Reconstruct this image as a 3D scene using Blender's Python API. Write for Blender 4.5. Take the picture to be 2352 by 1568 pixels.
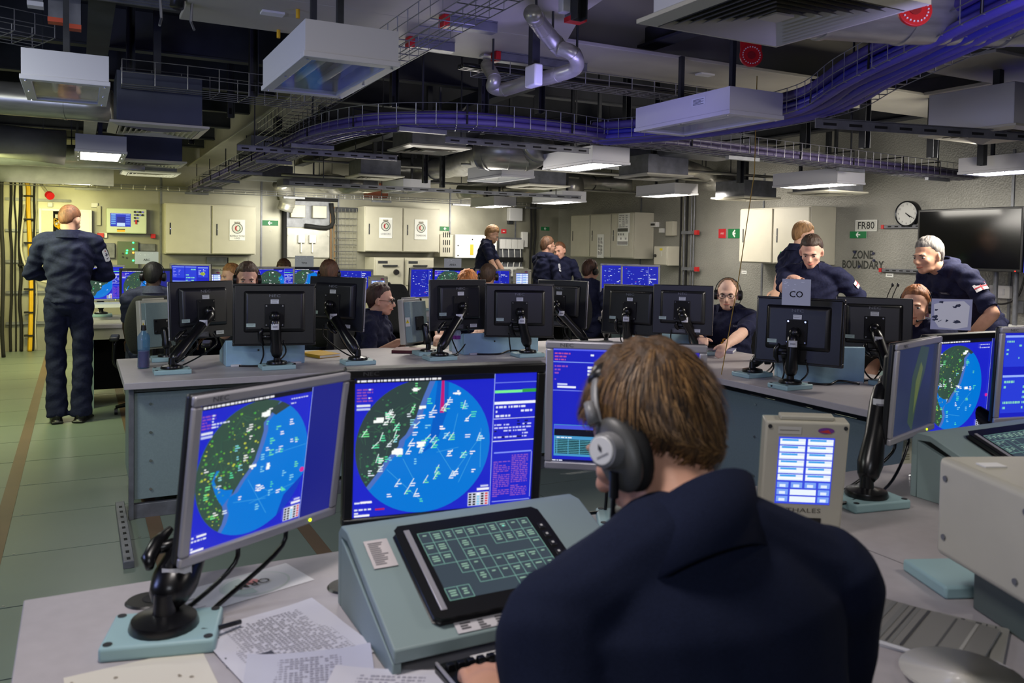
import bpy, bmesh, math, random
import numpy as np
from mathutils import Matrix, Vector
for o in list(bpy.data.objects): bpy.data.objects.remove(o)
SC = bpy.context.scene
COL = SC.collection
rnd = random.Random(7)
R = math.radians
# ------------------------------------------------------------------ camera
FPX, CY, EYE = 1910.5, 635.7, 1.45
FW = Vector((0.46139, 0.88650, -0.03521)); RT = Vector((0.88720, -0.46110, 0.01654)); DN = Vector((-0.00157, -0.03887, -0.99924))
cd = bpy.data.cameras.new('camera'); cam = bpy.data.objects.new('camera', cd); COL.objects.link(cam)
cd.sensor_width = 36; cd.lens = FPX/2352*36; cd.shift_y = -(784-CY)/2352; cd.clip_start = .05
M = Matrix.Identity(4)
for i, v in enumerate((RT, -DN, -FW)):
    for j in range(3): M[j][i] = v[j]
M.translation = (0, 0, EYE); cam.matrix_world = M; SC.camera = cam
cd.dof.use_dof = True; cd.dof.focus_distance = 6.0; cd.dof.aperture_fstop = 6.3
def ray(px, py): return FW + RT*((px-1176)/FPX) + DN*((py-CY)/FPX)
def P(px, py, x=None, y=None, z=None, d=None):
    """the point of the room seen at a pixel, on a plane x / y / z or at a distance d"""
    r = ray(px, py)
    t = d if d is not None else x/r.x if x is not None else y/r.y if y is not None else (z-EYE)/r.z
    return Vector((0, 0, EYE)) + r*t
# ------------------------------------------------------------------ world, lights, exposure
w = bpy.data.worlds.new('world'); SC.world = w; w.use_nodes = True
w.node_tree.nodes['Background'].inputs[0].default_value = (.30, .36, .55, 1); w.node_tree.nodes['Background'].inputs[1].default_value = .05
SC.view_settings.view_transform = 'Standard'; SC.view_settings.look = 'None'; SC.view_settings.gamma = 1
SC.view_settings.use_curve_mapping = False; SC.view_settings.exposure = 0.0
def area(name, loc, to, size, power, col, sy=None):
    l = bpy.data.lights.new(name, 'AREA'); l.energy = power; l.color = col; l.shape = 'RECTANGLE'; l.size = size; l.size_y = sy or size
    o = bpy.data.objects.new(name, l); COL.objects.link(o); o.location = loc
    o.rotation_euler = (Vector(to)-Vector(loc)).to_track_quat('-Z', 'Y').to_euler(); return o
area('lamp_over_near_desk', (.1, 1.2, 2.45), (.2, 1.6, 0), .5, 19, (1, .93, .90), .3)
area('lamp_behind_camera', (-.6, -1.0, 2.3), (.6, 2.5, .8), .8, 14, (.86, .90, 1), .4)
area('lamp_over_right_desk', (2.6, .6, 2.2), (2.6, 2.2, .6), .6, 10, (1, .93, .85), .3)
area('lamp_over_aisle', (-1.2, 3.6, 2.3), (-.6, 4.2, 0), .6, 26, (.95, 1, .92), .4)
area('green_lamp_back_left', (-.5, 10.6, 1.97), (-.3, 11.6, .6), .9, 55, (1, .93, .36), .4)
area('green_lamp_aisle', (-.9, 7.2, 1.97), (-.8, 8.4, 0), .7, 45, (.90, 1, .50), .4)
area('lamp_back_wall', (3.0, 11.2, 1.97), (3.0, 12.4, 1.0), 1.2, 38, (1, .96, .82), .3)
area('lamp_back_corner', (5.6, 11.4, 1.97), (5.2, 12.5, 1.0), .6, 22, (1, .94, .82), .3)
area('lamp_right_wall', (6.2, 7.6, 1.97), (7.4, 7.6, 1.0), 1.0, 20, (1, .92, .80), .3)
area('lamp_right_row', (5.2, 3.2, 1.97), (4.8, 4.2, 1.0), .8, 44, (1, .93, .82), .4)
area('lamp_over_island', (2.6, 6.6, 1.97), (2.6, 5.6, .7), 1.4, 30, (1, .95, .86), .4)
area('lamp_by_frame_sign', (6.2, 5.2, 1.97), (7.4, 5.4, 1.2), .7, 9, (1, .95, .84), .3)
area('far_ceiling_bounce_fill', (4.2, 8.2, 1.95), (4.2, 8.2, 3), 2.6, 15, (1, .96, .88), 2.6)  # added fill standing in for light bounced up onto the far ducts
area('far_left_bounce_fill', (.2, 9.5, 1.95), (.2, 9.5, 3), 1.6, 8, (1, 1, .8), 1.6)  # same kind of added fill, brightening the ceiling at far left
area('blue_lamp_left', (-1.9, 2.4, 1.6), (1.0, 3.4, 2.2), .9, 21, (.36, .44, 1), .6)
area('blue_lamp_tray', (1.9, 3.0, 1.9), (2.2, 4.6, 2.2), .7, 6, (.40, .36, 1), .3)
area('blue_lamp_tray_right', (2.2, 1.4, 1.9), (3.2, 2.6, 2.25), .5, 3, (.42, .40, 1), .3)
# ------------------------------------------------------------------ materials
def lin(c): return tuple(((x/255)/12.92 if x/255 <= .04045 else ((x/255+.055)/1.055)**2.4) for x in c)
MATS = {}
def mat(name, rgb, rough=.5, metal=0., noise=0., scale=8., bump=0., emit=None, es=0., alpha=1., stretch=None, coat=0., trans=0., voronoi=None, spec=.5):
    if name in MATS: return MATS[name]
    m = bpy.data.materials.new(name); m.use_nodes = True; nt = m.node_tree; b = nt.nodes['Principled BSDF']; MATS[name] = m
    c = lin(rgb); b.inputs['Base Color'].default_value = (*c, 1); b.inputs['Roughness'].default_value = rough; b.inputs['Metallic'].default_value = metal
    b.inputs['Coat Weight'].default_value = coat; b.inputs['Alpha'].default_value = alpha; b.inputs['Transmission Weight'].default_value = trans
    b.inputs['Specular IOR Level'].default_value = spec
    if emit: b.inputs['Emission Color'].default_value = (*lin(emit), 1); b.inputs['Emission Strength'].default_value = es
    if noise or bump:
        tc = nt.nodes.new('ShaderNodeTexCoord'); mp = nt.nodes.new('ShaderNodeMapping'); nt.links.new(tc.outputs['Object'], mp.inputs[0])
        if stretch: mp.inputs['Scale'].default_value = stretch
        n = nt.nodes.new('ShaderNodeTexNoise'); n.inputs['Scale'].default_value = scale; n.inputs['Detail'].default_value = 4
        nt.links.new(mp.outputs[0], n.inputs['Vector'])
        if noise:
            mx = nt.nodes.new('ShaderNodeMix'); mx.data_type = 'RGBA'
            lo = tuple(x*(1-noise) for x in c); hi = tuple(min(1, x*(1+noise)) for x in c)
            mx.inputs[6].default_value = (*lo, 1); mx.inputs[7].default_value = (*hi, 1)
            cr = nt.nodes.new('ShaderNodeMapRange'); cr.inputs[1].default_value = .3; cr.inputs[2].default_value = .7
            nt.links.new(n.outputs[0], cr.inputs[0]); nt.links.new(cr.outputs[0], mx.inputs[0]); nt.links.new(mx.outputs[2], b.inputs['Base Color'])
        if bump:
            src = n.outputs[0]
            if voronoi:
                v = nt.nodes.new('ShaderNodeTexVoronoi'); v.inputs['Scale'].default_value = voronoi; nt.links.new(tc.outputs['Object'], v.inputs['Vector']); src = v.outputs[0]
            bp = nt.nodes.new('ShaderNodeBump'); bp.inputs['Strength'].default_value = bump; bp.inputs['Distance'].default_value = .01
            nt.links.new(src, bp.inputs['Height']); nt.links.new(bp.outputs[0], b.inputs['Normal'])
    return m
def attr_mat(name, emis, rough=.6):
    m = bpy.data.materials.new(name); m.use_nodes = True; nt = m.node_tree; b = nt.nodes['Principled BSDF']
    a = nt.nodes.new('ShaderNodeAttribute'); a.attribute_name = 'ink'
    b.inputs['Roughness'].default_value = rough
    if emis:
        b.inputs['Base Color'].default_value = (.01, .01, .012, 1); b.inputs['Roughness'].default_value = .25
        nt.links.new(a.outputs['Color'], b.inputs['Emission Color']); b.inputs['Emission Strength'].default_value = emis
    else: nt.links.new(a.outputs['Color'], b.inputs['Base Color'])
    MATS[name] = m; return m
SCREEN = attr_mat('lit_screen', 1.0); PRINT = attr_mat('printed_surface', 0, .55); GLOSSPRINT = attr_mat('laminated_print', 0, .12)
black = mat('black_plastic', (17, 17, 19), .38, bump=.05, scale=300); blackgloss = mat('black_rubber_arm', (15, 15, 18), .28)
blackmatte = mat('black_matte', (14, 14, 16), .8)
silver = mat('silver_plastic', (170, 168, 175), .35, .3); beige = mat('beige_enamel', (188, 184, 168), .45, noise=.04, scale=6)
cream = mat('cream_paint', (176, 172, 158), .6, noise=.08, scale=3); white = mat('white_enamel', (225, 224, 222), .4)
lampw = mat('lamp_white_enamel', (205, 205, 208), .45)
paleblue = mat('pale_blue_enamel', (150, 182, 186), .5, noise=.04, scale=5, bump=.04); greyblue = mat('grey_blue_panel', (128, 146, 146), .55, noise=.05, scale=120)
desk = mat('grey_laminate', (176, 170, 172), .42, noise=.04, scale=30); desked = mat('laminate_edge', (120, 116, 116), .5)
galv = mat('galvanised_steel', (112, 114, 120), .45, .35, noise=.22, scale=14); steel = mat('brushed_steel', (168, 166, 158), .34, .6, noise=.18, scale=6, stretch=(1, 1, 8))
dkmetal = mat('dark_steel', (62, 64, 68), .5, .6, noise=.2, scale=9); dkpaint = mat('dark_deckhead_paint', (58, 60, 66), .7, noise=.25, scale=5)
foil = mat('crumpled_foil', (176, 174, 168), .3, .65, noise=.15, scale=9, bump=1.0); wire = mat('zinc_wire', (150, 150, 156), .4, .8)
skinpale = (214, 160, 136)
red = mat('red_plastic', (190, 26, 30), .4); green = mat('green_sign', (16, 120, 62), .5); yellow = mat('yellow_cable', (214, 168, 20), .5)
navy = mat('navy_cotton', (31, 34, 60), .85, noise=.22, scale=60, bump=.25, spec=.2); navyfg = mat('navy_fleece', (23, 29, 50), .9, noise=.22, scale=500, bump=.15, spec=.15)
purple = mat('violet_cable_sheath', (84, 74, 176), .45, noise=.1, scale=12); glassm = mat('clear_glass', (215, 225, 230), .05, alpha=.22)
lit = mat('lit_diffuser', (255, 255, 250), .5, emit=(255, 250, 240), es=20.); ledg = mat('green_led', (60, 255, 120), .5, emit=(40, 255, 110), es=6.)
leda = mat('amber_led', (255, 120, 30), .5, emit=(255, 120, 40), es=6.); ledy = mat('yellow_led', (220, 255, 20), .5, emit=(200, 240, 10), es=3.); ledb = mat('blue_led', (40, 120, 255), .5, emit=(40, 130, 255), es=5.)
chrome = mat('chrome', (200, 200, 205), .15, 1.)
# ------------------------------------------------------------------ mesh building
class MB:
    def __init__(s, T=None): s.V = []; s.F = []; s.C = []; s.T = T
    def add(s, vs, fs, col=(1, 1, 1)):
        n = len(s.V); T = s.T
        s.V += [tuple(T @ Vector(v)) if T is not None else tuple(v) for v in vs]
        s.F += [tuple(i+n for i in f) for f in fs]; s.C += [col]*len(fs); return s
    def box(s, c, d, A=None, col=(1, 1, 1), taper=1.):
        x, y, z = d[0]/2, d[1]/2, d[2]/2
        vs = [(-x, -y, -z), (x, -y, -z), (x, y, -z), (-x, y, -z), (-x*taper, -y*taper, z), (x*taper, -y*taper, z), (x*taper, y*taper, z), (-x*taper, y*taper, z)]
        c = Vector(c); vs = [((A @ Vector(v)) if A is not None else Vector(v))+c for v in vs]
        return s.add(vs, [(0, 3, 2, 1), (4, 5, 6, 7), (0, 1, 5, 4), (1, 2, 6, 5), (2, 3, 7, 6), (3, 0, 4, 7)], col)
    def bx(s, x0, x1, y0, y1, z0, z1, col=(1, 1, 1)): return s.box(((x0+x1)/2, (y0+y1)/2, (z0+z1)/2), (abs(x1-x0), abs(y1-y0), abs(z1-z0)), None, col)
    def loft(s, pts, rx, ry=None, n=12, xa=None, caps=True, col=(1, 1, 1), dome=False):
        """tube through pts with radii; xa: sideways axis"""
        pts = [Vector(p) for p in pts]; m = len(pts)
        if not hasattr(rx, '__len__'): rx = [rx]*m
        ry = rx if ry is None else ry
        if not hasattr(ry, '__len__'): ry = [ry]*m
        if dome:
            d0 = (pts[0]-pts[1]).normalized(); d1 = (pts[-1]-pts[-2]).normalized()
            P2, X2, Y2 = [], [], []
            for a in (85, 60, 30): P2.append(pts[0]+d0*rx[0]*math.sin(R(a))); X2.append(rx[0]*math.cos(R(a))); Y2.append(ry[0]*math.cos(R(a)))
            P2 += pts; X2 += list(rx); Y2 += list(ry)
            for a in (30, 60, 85): P2.append(pts[-1]+d1*rx[-1]*math.sin(R(a))); X2.append(rx[-1]*math.cos(R(a))); Y2.append(ry[-1]*math.cos(R(a)))
            pts, rx, ry = P2, X2, Y2; m = len(pts)
        vs = []; X = Vector(xa) if xa is not None else None; prev = X
        for i in range(m):
            t = (pts[min(i+1, m-1)]-pts[max(i-1, 0)])
            if t.length < 1e-9: t = Vector((0, 0, 1))
            t.normalize()
            if prev is None: prev = Vector((1, 0, 0)) if abs(t.x) < .8 else Vector((0, 1, 0))
            u = (prev-t*prev.dot(t))
            if u.length < 1e-6: u = t.orthogonal()
            u.normalize(); v = t.cross(u); prev = u
            for k in range(n):
                a = 2*math.pi*k/n; vs.append(pts[i]+u*(rx[i]*math.cos(a))+v*(ry[i]*math.sin(a)))
        fs = [(i*n+k, i*n+(k+1) % n, (i+1)*n+(k+1) % n, (i+1)*n+k) for i in range(m-1) for k in range(n)]
        if caps: fs += [tuple(range(n-1, -1, -1)), tuple(range((m-1)*n, m*n))]
        return s.add(vs, fs, col)
    def tube(s, pts, r, n=6, col=(1, 1, 1)): return s.loft(pts, r, n=n, col=col)
    def cyl(s, a, b, r, r2=None, n=16, col=(1, 1, 1)): return s.loft([a, b], [r, r if r2 is None else r2], n=n, col=col)
    def ell(s, c, r, A=None, n=14, m=9, col=(1, 1, 1)):
        vs = [(0, 0, r[2])]; c = Vector(c)
        for i in range(1, m):
            t = math.pi*i/m
            for k in range(n): a = 2*math.pi*k/n; vs.append((r[0]*math.sin(t)*math.cos(a), r[1]*math.sin(t)*math.sin(a), r[2]*math.cos(t)))
        vs.append((0, 0, -r[2])); L = len(vs)-1
        vs = [((A @ Vector(v)) if A is not None else Vector(v))+c for v in vs]
        fs = [(0, 1+k, 1+(k+1) % n) for k in range(n)]
        fs += [(1+i*n+k, 1+(i+1)*n+k, 1+(i+1)*n+(k+1) % n, 1+i*n+(k+1) % n) for i in range(m-2) for k in range(n)]
        fs += [(L, 1+(m-2)*n+(k+1) % n, 1+(m-2)*n+k) for k in range(n)]
        return s.add(vs, fs, col)
    def prism(s, poly, z0, z1, col=(1, 1, 1)):
        n = len(poly); vs = [(x, y, z0) for x, y in poly]+[(x, y, z1) for x, y in poly]
        a = sum(poly[i][0]*poly[(i+1) % n][1]-poly[(i+1) % n][0]*poly[i][1] for i in range(n))
        fs = [tuple(range(n-1, -1, -1)), tuple(range(n, 2*n))]+[(i, (i+1) % n, n+(i+1) % n, n+i) for i in range(n)]
        if a < 0: fs = [f[::-1] for f in fs]
        return s.add(vs, fs, col)
    # flat print on the local x-z plane, viewer at -y; layer lifts
    def poly(s, pts, layer, col, e=.00035): return s.add([(x, -layer*e, z) for x, z in pts], [tuple(range(len(pts)))], col)
    def rect(s, x0, z0, x1, z1, layer, col): return s.poly([(x0, z0), (x1, z0), (x1, z1), (x0, z1)], layer, col)
    def line(s, x0, z0, x1, z1, w, layer, col):
        d = math.hypot(x1-x0, z1-z0) or 1; a, b = -(z1-z0)/d*w/2, (x1-x0)/d*w/2
        return s.poly([(x0+a, z0+b), (x1+a, z1+b), (x1-a, z1-b), (x0-a, z0-b)], layer, col)
    def build(s, name, m, parent=None, label=None, bev=0, smooth=False, seg=2, sub=0, ang=35):
        me = bpy.data.meshes.new(name); off = Vector(LOC.get(parent.name, (0, 0, 0))) if parent else Vector((0, 0, 0))
        if not parent and s.V:
            A = np.array(s.V); off = Vector((float((A[:, 0].min()+A[:, 0].max())/2), float((A[:, 1].min()+A[:, 1].max())/2), float(A[:, 2].min())))
        me.from_pydata([(v[0]-off.x, v[1]-off.y, v[2]-off.z) for v in s.V], [], s.F)
        if m in (SCREEN, PRINT, GLOSSPRINT):
            at = me.color_attributes.new('ink', 'FLOAT_COLOR', 'CORNER'); buf = []
            for f, c in zip(s.F, s.C):
                c = (*lin(c), 1) if max(c) > 1 else (*c, 1)
                buf += list(c)*len(f)
            at.data.foreach_set('color', buf)
        me.materials.append(m); o = bpy.data.objects.new(name, me); COL.objects.link(o)
        if parent: o.parent = parent; LOC[o.name] = tuple(off)
        else: o.location = off; LOC[o.name] = tuple(off)
        if label: o['label'] = label
        if bev:
            b = o.modifiers.new('bevel', 'BEVEL'); b.width = bev; b.segments = seg; b.limit_method = 'ANGLE'; b.angle_limit = R(ang)
        if sub: b = o.modifiers.new('subsurf', 'SUBSURF'); b.levels = b.render_levels = sub
        if smooth or bev:
            me.polygons.foreach_set('use_smooth', [True]*len(me.polygons))
            if not smooth or smooth == 'auto':
                try: me.set_sharp_from_angle(angle=R(40))
                except Exception: pass
        return o
LOC = {}
def thing(name, label, cat, loc, group=None):
    o = bpy.data.objects.new(name, None); COL.objects.link(o); o.location = loc; LOC[o.name] = tuple(loc); o.empty_display_size = .05
    o['label'] = label; o['category'] = cat
    if group: o['group'] = group
    return o
def tag(o, label, cat, group=None):
    o['label'] = label; o['category'] = cat
    if group: o['group'] = group
    return o
def struct(o): o['kind'] = 'structure'; return o
def copytree(src, delta, label=None):
    """copy of a thing with its parts, moved by delta"""
    r = src.copy(); COL.objects.link(r); r.location = Vector(src.location)+Vector(delta); LOC[r.name] = tuple(r.location)
    if label: r['label'] = label
    def rec(a, b):
        for ch in list(a.children):
            c = ch.copy(); COL.objects.link(c); c.parent = b; rec(ch, c)
    rec(src, r); return r
def TR(loc, yaw=0, tilt=0, roll=0): return Matrix.Translation(Vector(loc)) @ Matrix.Rotation(R(yaw), 4, 'Z') @ Matrix.Rotation(R(tilt), 4, 'X') @ Matrix.Rotation(R(roll), 4, 'Y')
_tx = {}
def text(mb, s, size, x, z, layer, col, squash=1., sx=1., align='CENTER', bold=0.):
    """real lettering as flat faces on the local x-z plane"""
    k = (s, align, bold)
    if k not in _tx:
        cu = bpy.data.curves.new('t', 'FONT'); cu.body = s; cu.align_x = align; cu.align_y = 'CENTER'; cu.offset = bold; cu.resolution_u = 2
        o = bpy.data.objects.new('t', cu); COL.objects.link(o); bpy.context.view_layer.update()
        me = bpy.data.meshes.new_from_object(o.evaluated_get(bpy.context.evaluated_depsgraph_get()))
        _tx[k] = ([tuple(v.co) for v in me.vertices], [tuple(p.vertices) for p in me.polygons])
        bpy.data.objects.remove(o); bpy.data.curves.remove(cu); bpy.data.meshes.remove(me)
    vs, fs = _tx[k]
    mb.add([(x+v[0]*size*sx, -layer*.00035, z+v[1]*size*squash) for v in vs], fs, col)
def circ(cx, cz, r, n=48, rz=None): return [(cx+r*math.cos(2*math.pi*i/n), cz+(rz or r)*math.sin(2*math.pi*i/n)) for i in range(n)]
def clip(poly, cv):
    """polygon clipped by a convex counter-clockwise outline"""
    out = poly
    for i in range(len(cv)):
        a, b = cv[i], cv[(i+1) % len(cv)]; inp = out; out = []
        if not inp: break
        side = lambda p: (b[0]-a[0])*(p[1]-a[1])-(b[1]-a[1])*(p[0]-a[0])
        for j in range(len(inp)):
            p, q = inp[j-1], inp[j]; sp, sq = side(p), side(q)
            if (sp >= 0) != (sq >= 0):
                t = sp/(sp-sq); out.append((p[0]+(q[0]-p[0])*t, p[1]+(q[1]-p[1])*t))
            if sq >= 0: out.append(q)
    return out
def curve_pts(pts, n=8):
    """Catmull-Rom through pts"""
    p = [Vector(q) for q in pts]; p = [p[0]*2-p[1]]+p+[p[-1]*2-p[-2]]; out = []
    for i in range(1, len(p)-2):
        for k in range(n):
            t = k/n; a, b, c, d = p[i-1:i+3]
            out.append(.5*((2*b)+(c-a)*t+(2*a-5*b+4*c-d)*t*t+(3*b-a-3*c+d)*t*t*t))
    out.append(p[-2]); return out
def cable(name, pts, r, m, label, cat='cable', group=None, n=6, parent=None, res=8):
    o = MB().tube(curve_pts(pts, res), r, n).build(name, m, parent, smooth=True)
    return o if parent else tag(o, label, cat, group)
# ------------------------------------------------------------------ setting
XL, XR, YB, YF, ZC = -3.4, 7.4, 12.5, -2.6, 3.0
fl = mat('painted_deck', (112, 124, 112), .38, noise=.10, scale=1.3, bump=.03); flgap = mat('deck_joint', (52, 54, 48), .7)
stripe = mat('brown_deck_strip', (104, 84, 62), .5, noise=.1, scale=3)
floor = struct(MB().bx(XL, XR, YF, YB, -.06, -.004).build('floor', flgap)); LOC[floor.name] = tuple(floor.location)
xs = [XL, -2.4, -1.72, -1.03, -.35, .34, 1.02, 2.4, 3.8, 5.2, XR]
ys = []; y = YF+.17
while y < YB-.05: ys.append(y); y += .62
ys.append(YB)
for i in range(len(xs)-1):
    for j in range(len(ys)-1):
        if j < len(ys)-1: MB().bx(xs[i]+.004, xs[i+1]-.004, ys[j]+.004, ys[j+1]-.004, -.006, rnd.uniform(-.001, .0005)).build('floor_panel', fl, floor)
for xx in (-1.72, -.35, .34, 1.02):
    struct(MB().bx(xx-.035, xx+.035, YF, YB, .0006, .0022).build('trim_1', stripe))
sc = MB()
for xx in xs[3:7]:
    for yy in ys[3:14]:
        for dx in (-.08, .08): sc.cyl((xx+dx, yy+.02, .0005), (xx+dx, yy+.02, .0025), .006, n=8)
sc.build('deck_screws', steel, floor)['kind'] = 'stuff'
wallm = mat('brushed_bulkhead', (150, 148, 134), .42, .35, noise=.16, scale=2.2, bump=.05)
wallr = mat('perforated_bulkhead', (146, 145, 138), .5, .25, noise=.14, scale=2.0, bump=.35, voronoi=60)
dark = mat('dark_ceiling', (40, 44, 58), .8, noise=.3, scale=2)
struct(MB().bx(XL, XR+.1, YB, YB+.1, 0, ZC).build('wall_back', wallm)); struct(MB().bx(XR, XR+.1, YF, YB, 0, ZC).build('wall_right', wallr))
struct(MB().bx(XL-.1, XL, YF, YB, 0, ZC).build('wall_left', wallm)); struct(MB().bx(XL, XR, YF-.1, YF, 0, ZC).build('wall_front', wallm))
ceil = struct(MB().bx(XL-.1, XR+.1, YF-.1, YB+.1, ZC, ZC+.1).build('ceiling', dark)); LOC[ceil.name] = tuple(ceil.location)
# joints of the back bulkhead plates and the ribs of the deckhead
for xx in (-1.6, 1.0, 2.36, 3.5, 5.35, 6.55): struct(MB().bx(xx-.012, xx+.012, YB-.012, YB-.0005, 0, 2.4).build('trim_2', galv))
for yy in (2.1, 4.55, 7.6, 10.1): struct(MB().bx(XR-.01, XR-.0005, yy-.012, yy+.012, 0, 2.4).build('trim_3', galv))
struct(MB().bx(-1.5, -.86, YB-.6, YB-.001, 0, ZC-.01).build('trim_4', cream))
for i, yy in enumerate([-1.2, .1, 1.3, 2.6, 5.0, 6.2, 7.4, 8.6, 9.8, 11.0, 12.0]):
    MB().bx(XL+.02, XR-.02, yy-.006, yy+.006, 2.74, ZC-.001).bx(XL+.02, XR-.02, yy-.045, yy+.045, 2.728, 2.74).build('deck_beam', dkpaint, ceil)
for xx in (-2.6, -.9, .1, 2.9, 4.9, 6.3):
    MB().bx(xx-.006, xx+.006, YF+.02, YB-.02, 2.62, 2.727).bx(xx-.06, xx+.06, YF+.02, YB-.02, 2.605, 2.62).build('deck_girder', dkpaint, ceil)
# cream transverse girder with its curved knee, and the long one
g = thing('transverse_girder', 'wide cream painted steel girder crossing the ceiling behind the near lamp', 'girder', (2, 3.96, 2.5))
MB().bx(.42, 6.9, 3.67, 4.25, 2.5, 2.52).build('flange', cream, g, bev=.003)
MB().bx(.42, 6.9, 3.95, 3.97, 2.52, 2.999).build('web', cream, g)
kn = [(x, 3.67) for x in (.9, 2.3)]
arc = [(2.3-.06-1.05*(1-math.cos(R(a))), 3.67-.95*math.sin(R(a))) for a in range(0, 91, 6)]
MB().prism([(.55, 3.669)]+[(.55, 3.2), (.62, 2.98), (1.05, 2.78), (1.3, 2.45), (1.42, 1.9), (1.5, 1.2), (1.9, 1.2), (1.9, 2.6), (2.0, 3.2), (2.2, 3.669)], 2.5, 2.516).build('knee_plate', cream, g, bev=.003)
MB().loft([(.55, 3.2, 2.5), (.62, 2.98, 2.5), (1.05, 2.78, 2.5), (1.3, 2.45, 2.5), (1.42, 1.9, 2.5), (1.5, 1.2, 2.5)], .009, .035, n=8).build('curved_edge_bar', cream, g, smooth=True)
MB().bx(1.34, 1.68, 4.2501, YB-.05, 2.5, 2.518).build('flange_of_long_girder', cream, g, bev=.003)
MB().bx(1.5, 1.52, 4.2501, YB-.05, 2.518, 2.999).build('web_of_long_girder', cream, g)
for (x, y) in ((.78, 3.9), (2.0, 4.15), (3.3, 3.9)): MB().bx(x-.05, x+.05, y-.03, y+.03, 2.49, 2.4995).build('cover_plate', white, g)
for (x, y) in ((.87, 3.79), (.87, 4.2)): MB().cyl((x, y, 2.46), (x, y, 2.499), .009, n=10).build('yellow_plug', yellow, g)
g2 = thing('right_girder', 'cream flat girder running away along the right side of the ceiling', 'girder', (5.2, 6, 2.5))
MB().bx(4.2, 5.6, 2.7, 3.2, 2.5, 2.518).build('flange', cream, g2, bev=.003); MB().bx(4.2, 5.6, 2.94, 2.96, 2.518, 2.999).build('web', cream, g2)
MB().bx(4.95, 5.25, 3.2001, 3.66, 2.5, 2.518).build('flange_end', cream, g2)
# hanging strut posts
def roof(x, y):
    """height of what hangers are fixed to"""
    if (3.6 < y < 4.3 and x > .4) or (1.3 < x < 1.72 and y > 4.2) or (4.17 < x < 5.63 and 2.67 < y < 3.68) or (.5 < x < 2.25 and 1.2 < y < 3.7): return 2.499
    return ZC-.001
def strut_mb(x, y, z0, z1, w=.045, ax='x'):
    m = MB(); h = w/2
    m.bx(x-h, x+h, y+h-.004, y+h, z0, z1).bx(x-h, x-h+.004, y-h, y+h-.004, z0, z1).bx(x+h-.004, x+h, y-h, y+h-.004, z0, z1)
    z = z0+.03
    while z < z1-.06: z += .11
    return m
posts = [(300, 205, 5.2), (582, 220, 4.9), (440, 330, 7.5), (740, 290, 6.3), (905, 245, 5.6), (1240, 260, 5.4), (1505, 250, 5.8), (1330, 45, 3.4), (2015, 190, 4.0), (2140, 380, 5.6), (1850, 340, 6.4), (1440, 250, 6.6), (2255, 380, 6.4), (1985, 340, 5.4), (975, 480, 8.6), (1015, 470, 9.2), (640, 300, 6.9), (1110, 260, 5.0), (1700, 420, 8.2), (530, 270, 6.3)]
where = ['above the dark box vent at the left', 'left of the large unlit near lamp', 'beyond the dark box vents', 'below and right of the large near lamp', 'left of the violet tray bend', 'below the bent steel pipe', 'left of the right unlit lamp', 'at the top centre by the bent pipe', 'behind the rising violet tray, full height', 'right of the rising violet tray near the lower rail', 'behind the right wire tray, middle', 'far behind the right unlit lamp', 'rightmost, above the right lit lamp', 'just right of the forked trays', 'over the grey crest locker', 'right of the grey crest locker', 'over the long tray at left', 'above the curve of the violet tray', 'over the bald man', 'right of the dark box vent']
for i, (px, py, d) in enumerate(posts):
    p = P(px, py, d=d); z0 = max(min(p.z, 2.42), 2.1)
    t = thing('hanging_strut', 'slotted steel strut hanging '+where[i], 'strut', (p.x, p.y, z0), 'hanging steel struts')
    strut_mb(p.x, p.y, z0, roof(p.x, p.y), .05).build('channel', dkmetal, t); s = MB()
    for k in range(int((2.49-z0)/.09)): s.bx(p.x-.01, p.x+.01, p.y+.0265, p.y+.0275, z0+.03+k*.09, z0+.075+k*.09).bx(p.x-.01, p.x+.01, p.y+.0195, p.y+.0205, z0+.03+k*.09, z0+.075+k*.09)
    s.build('slots', blackmatte, t)['kind'] = 'stuff'
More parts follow.
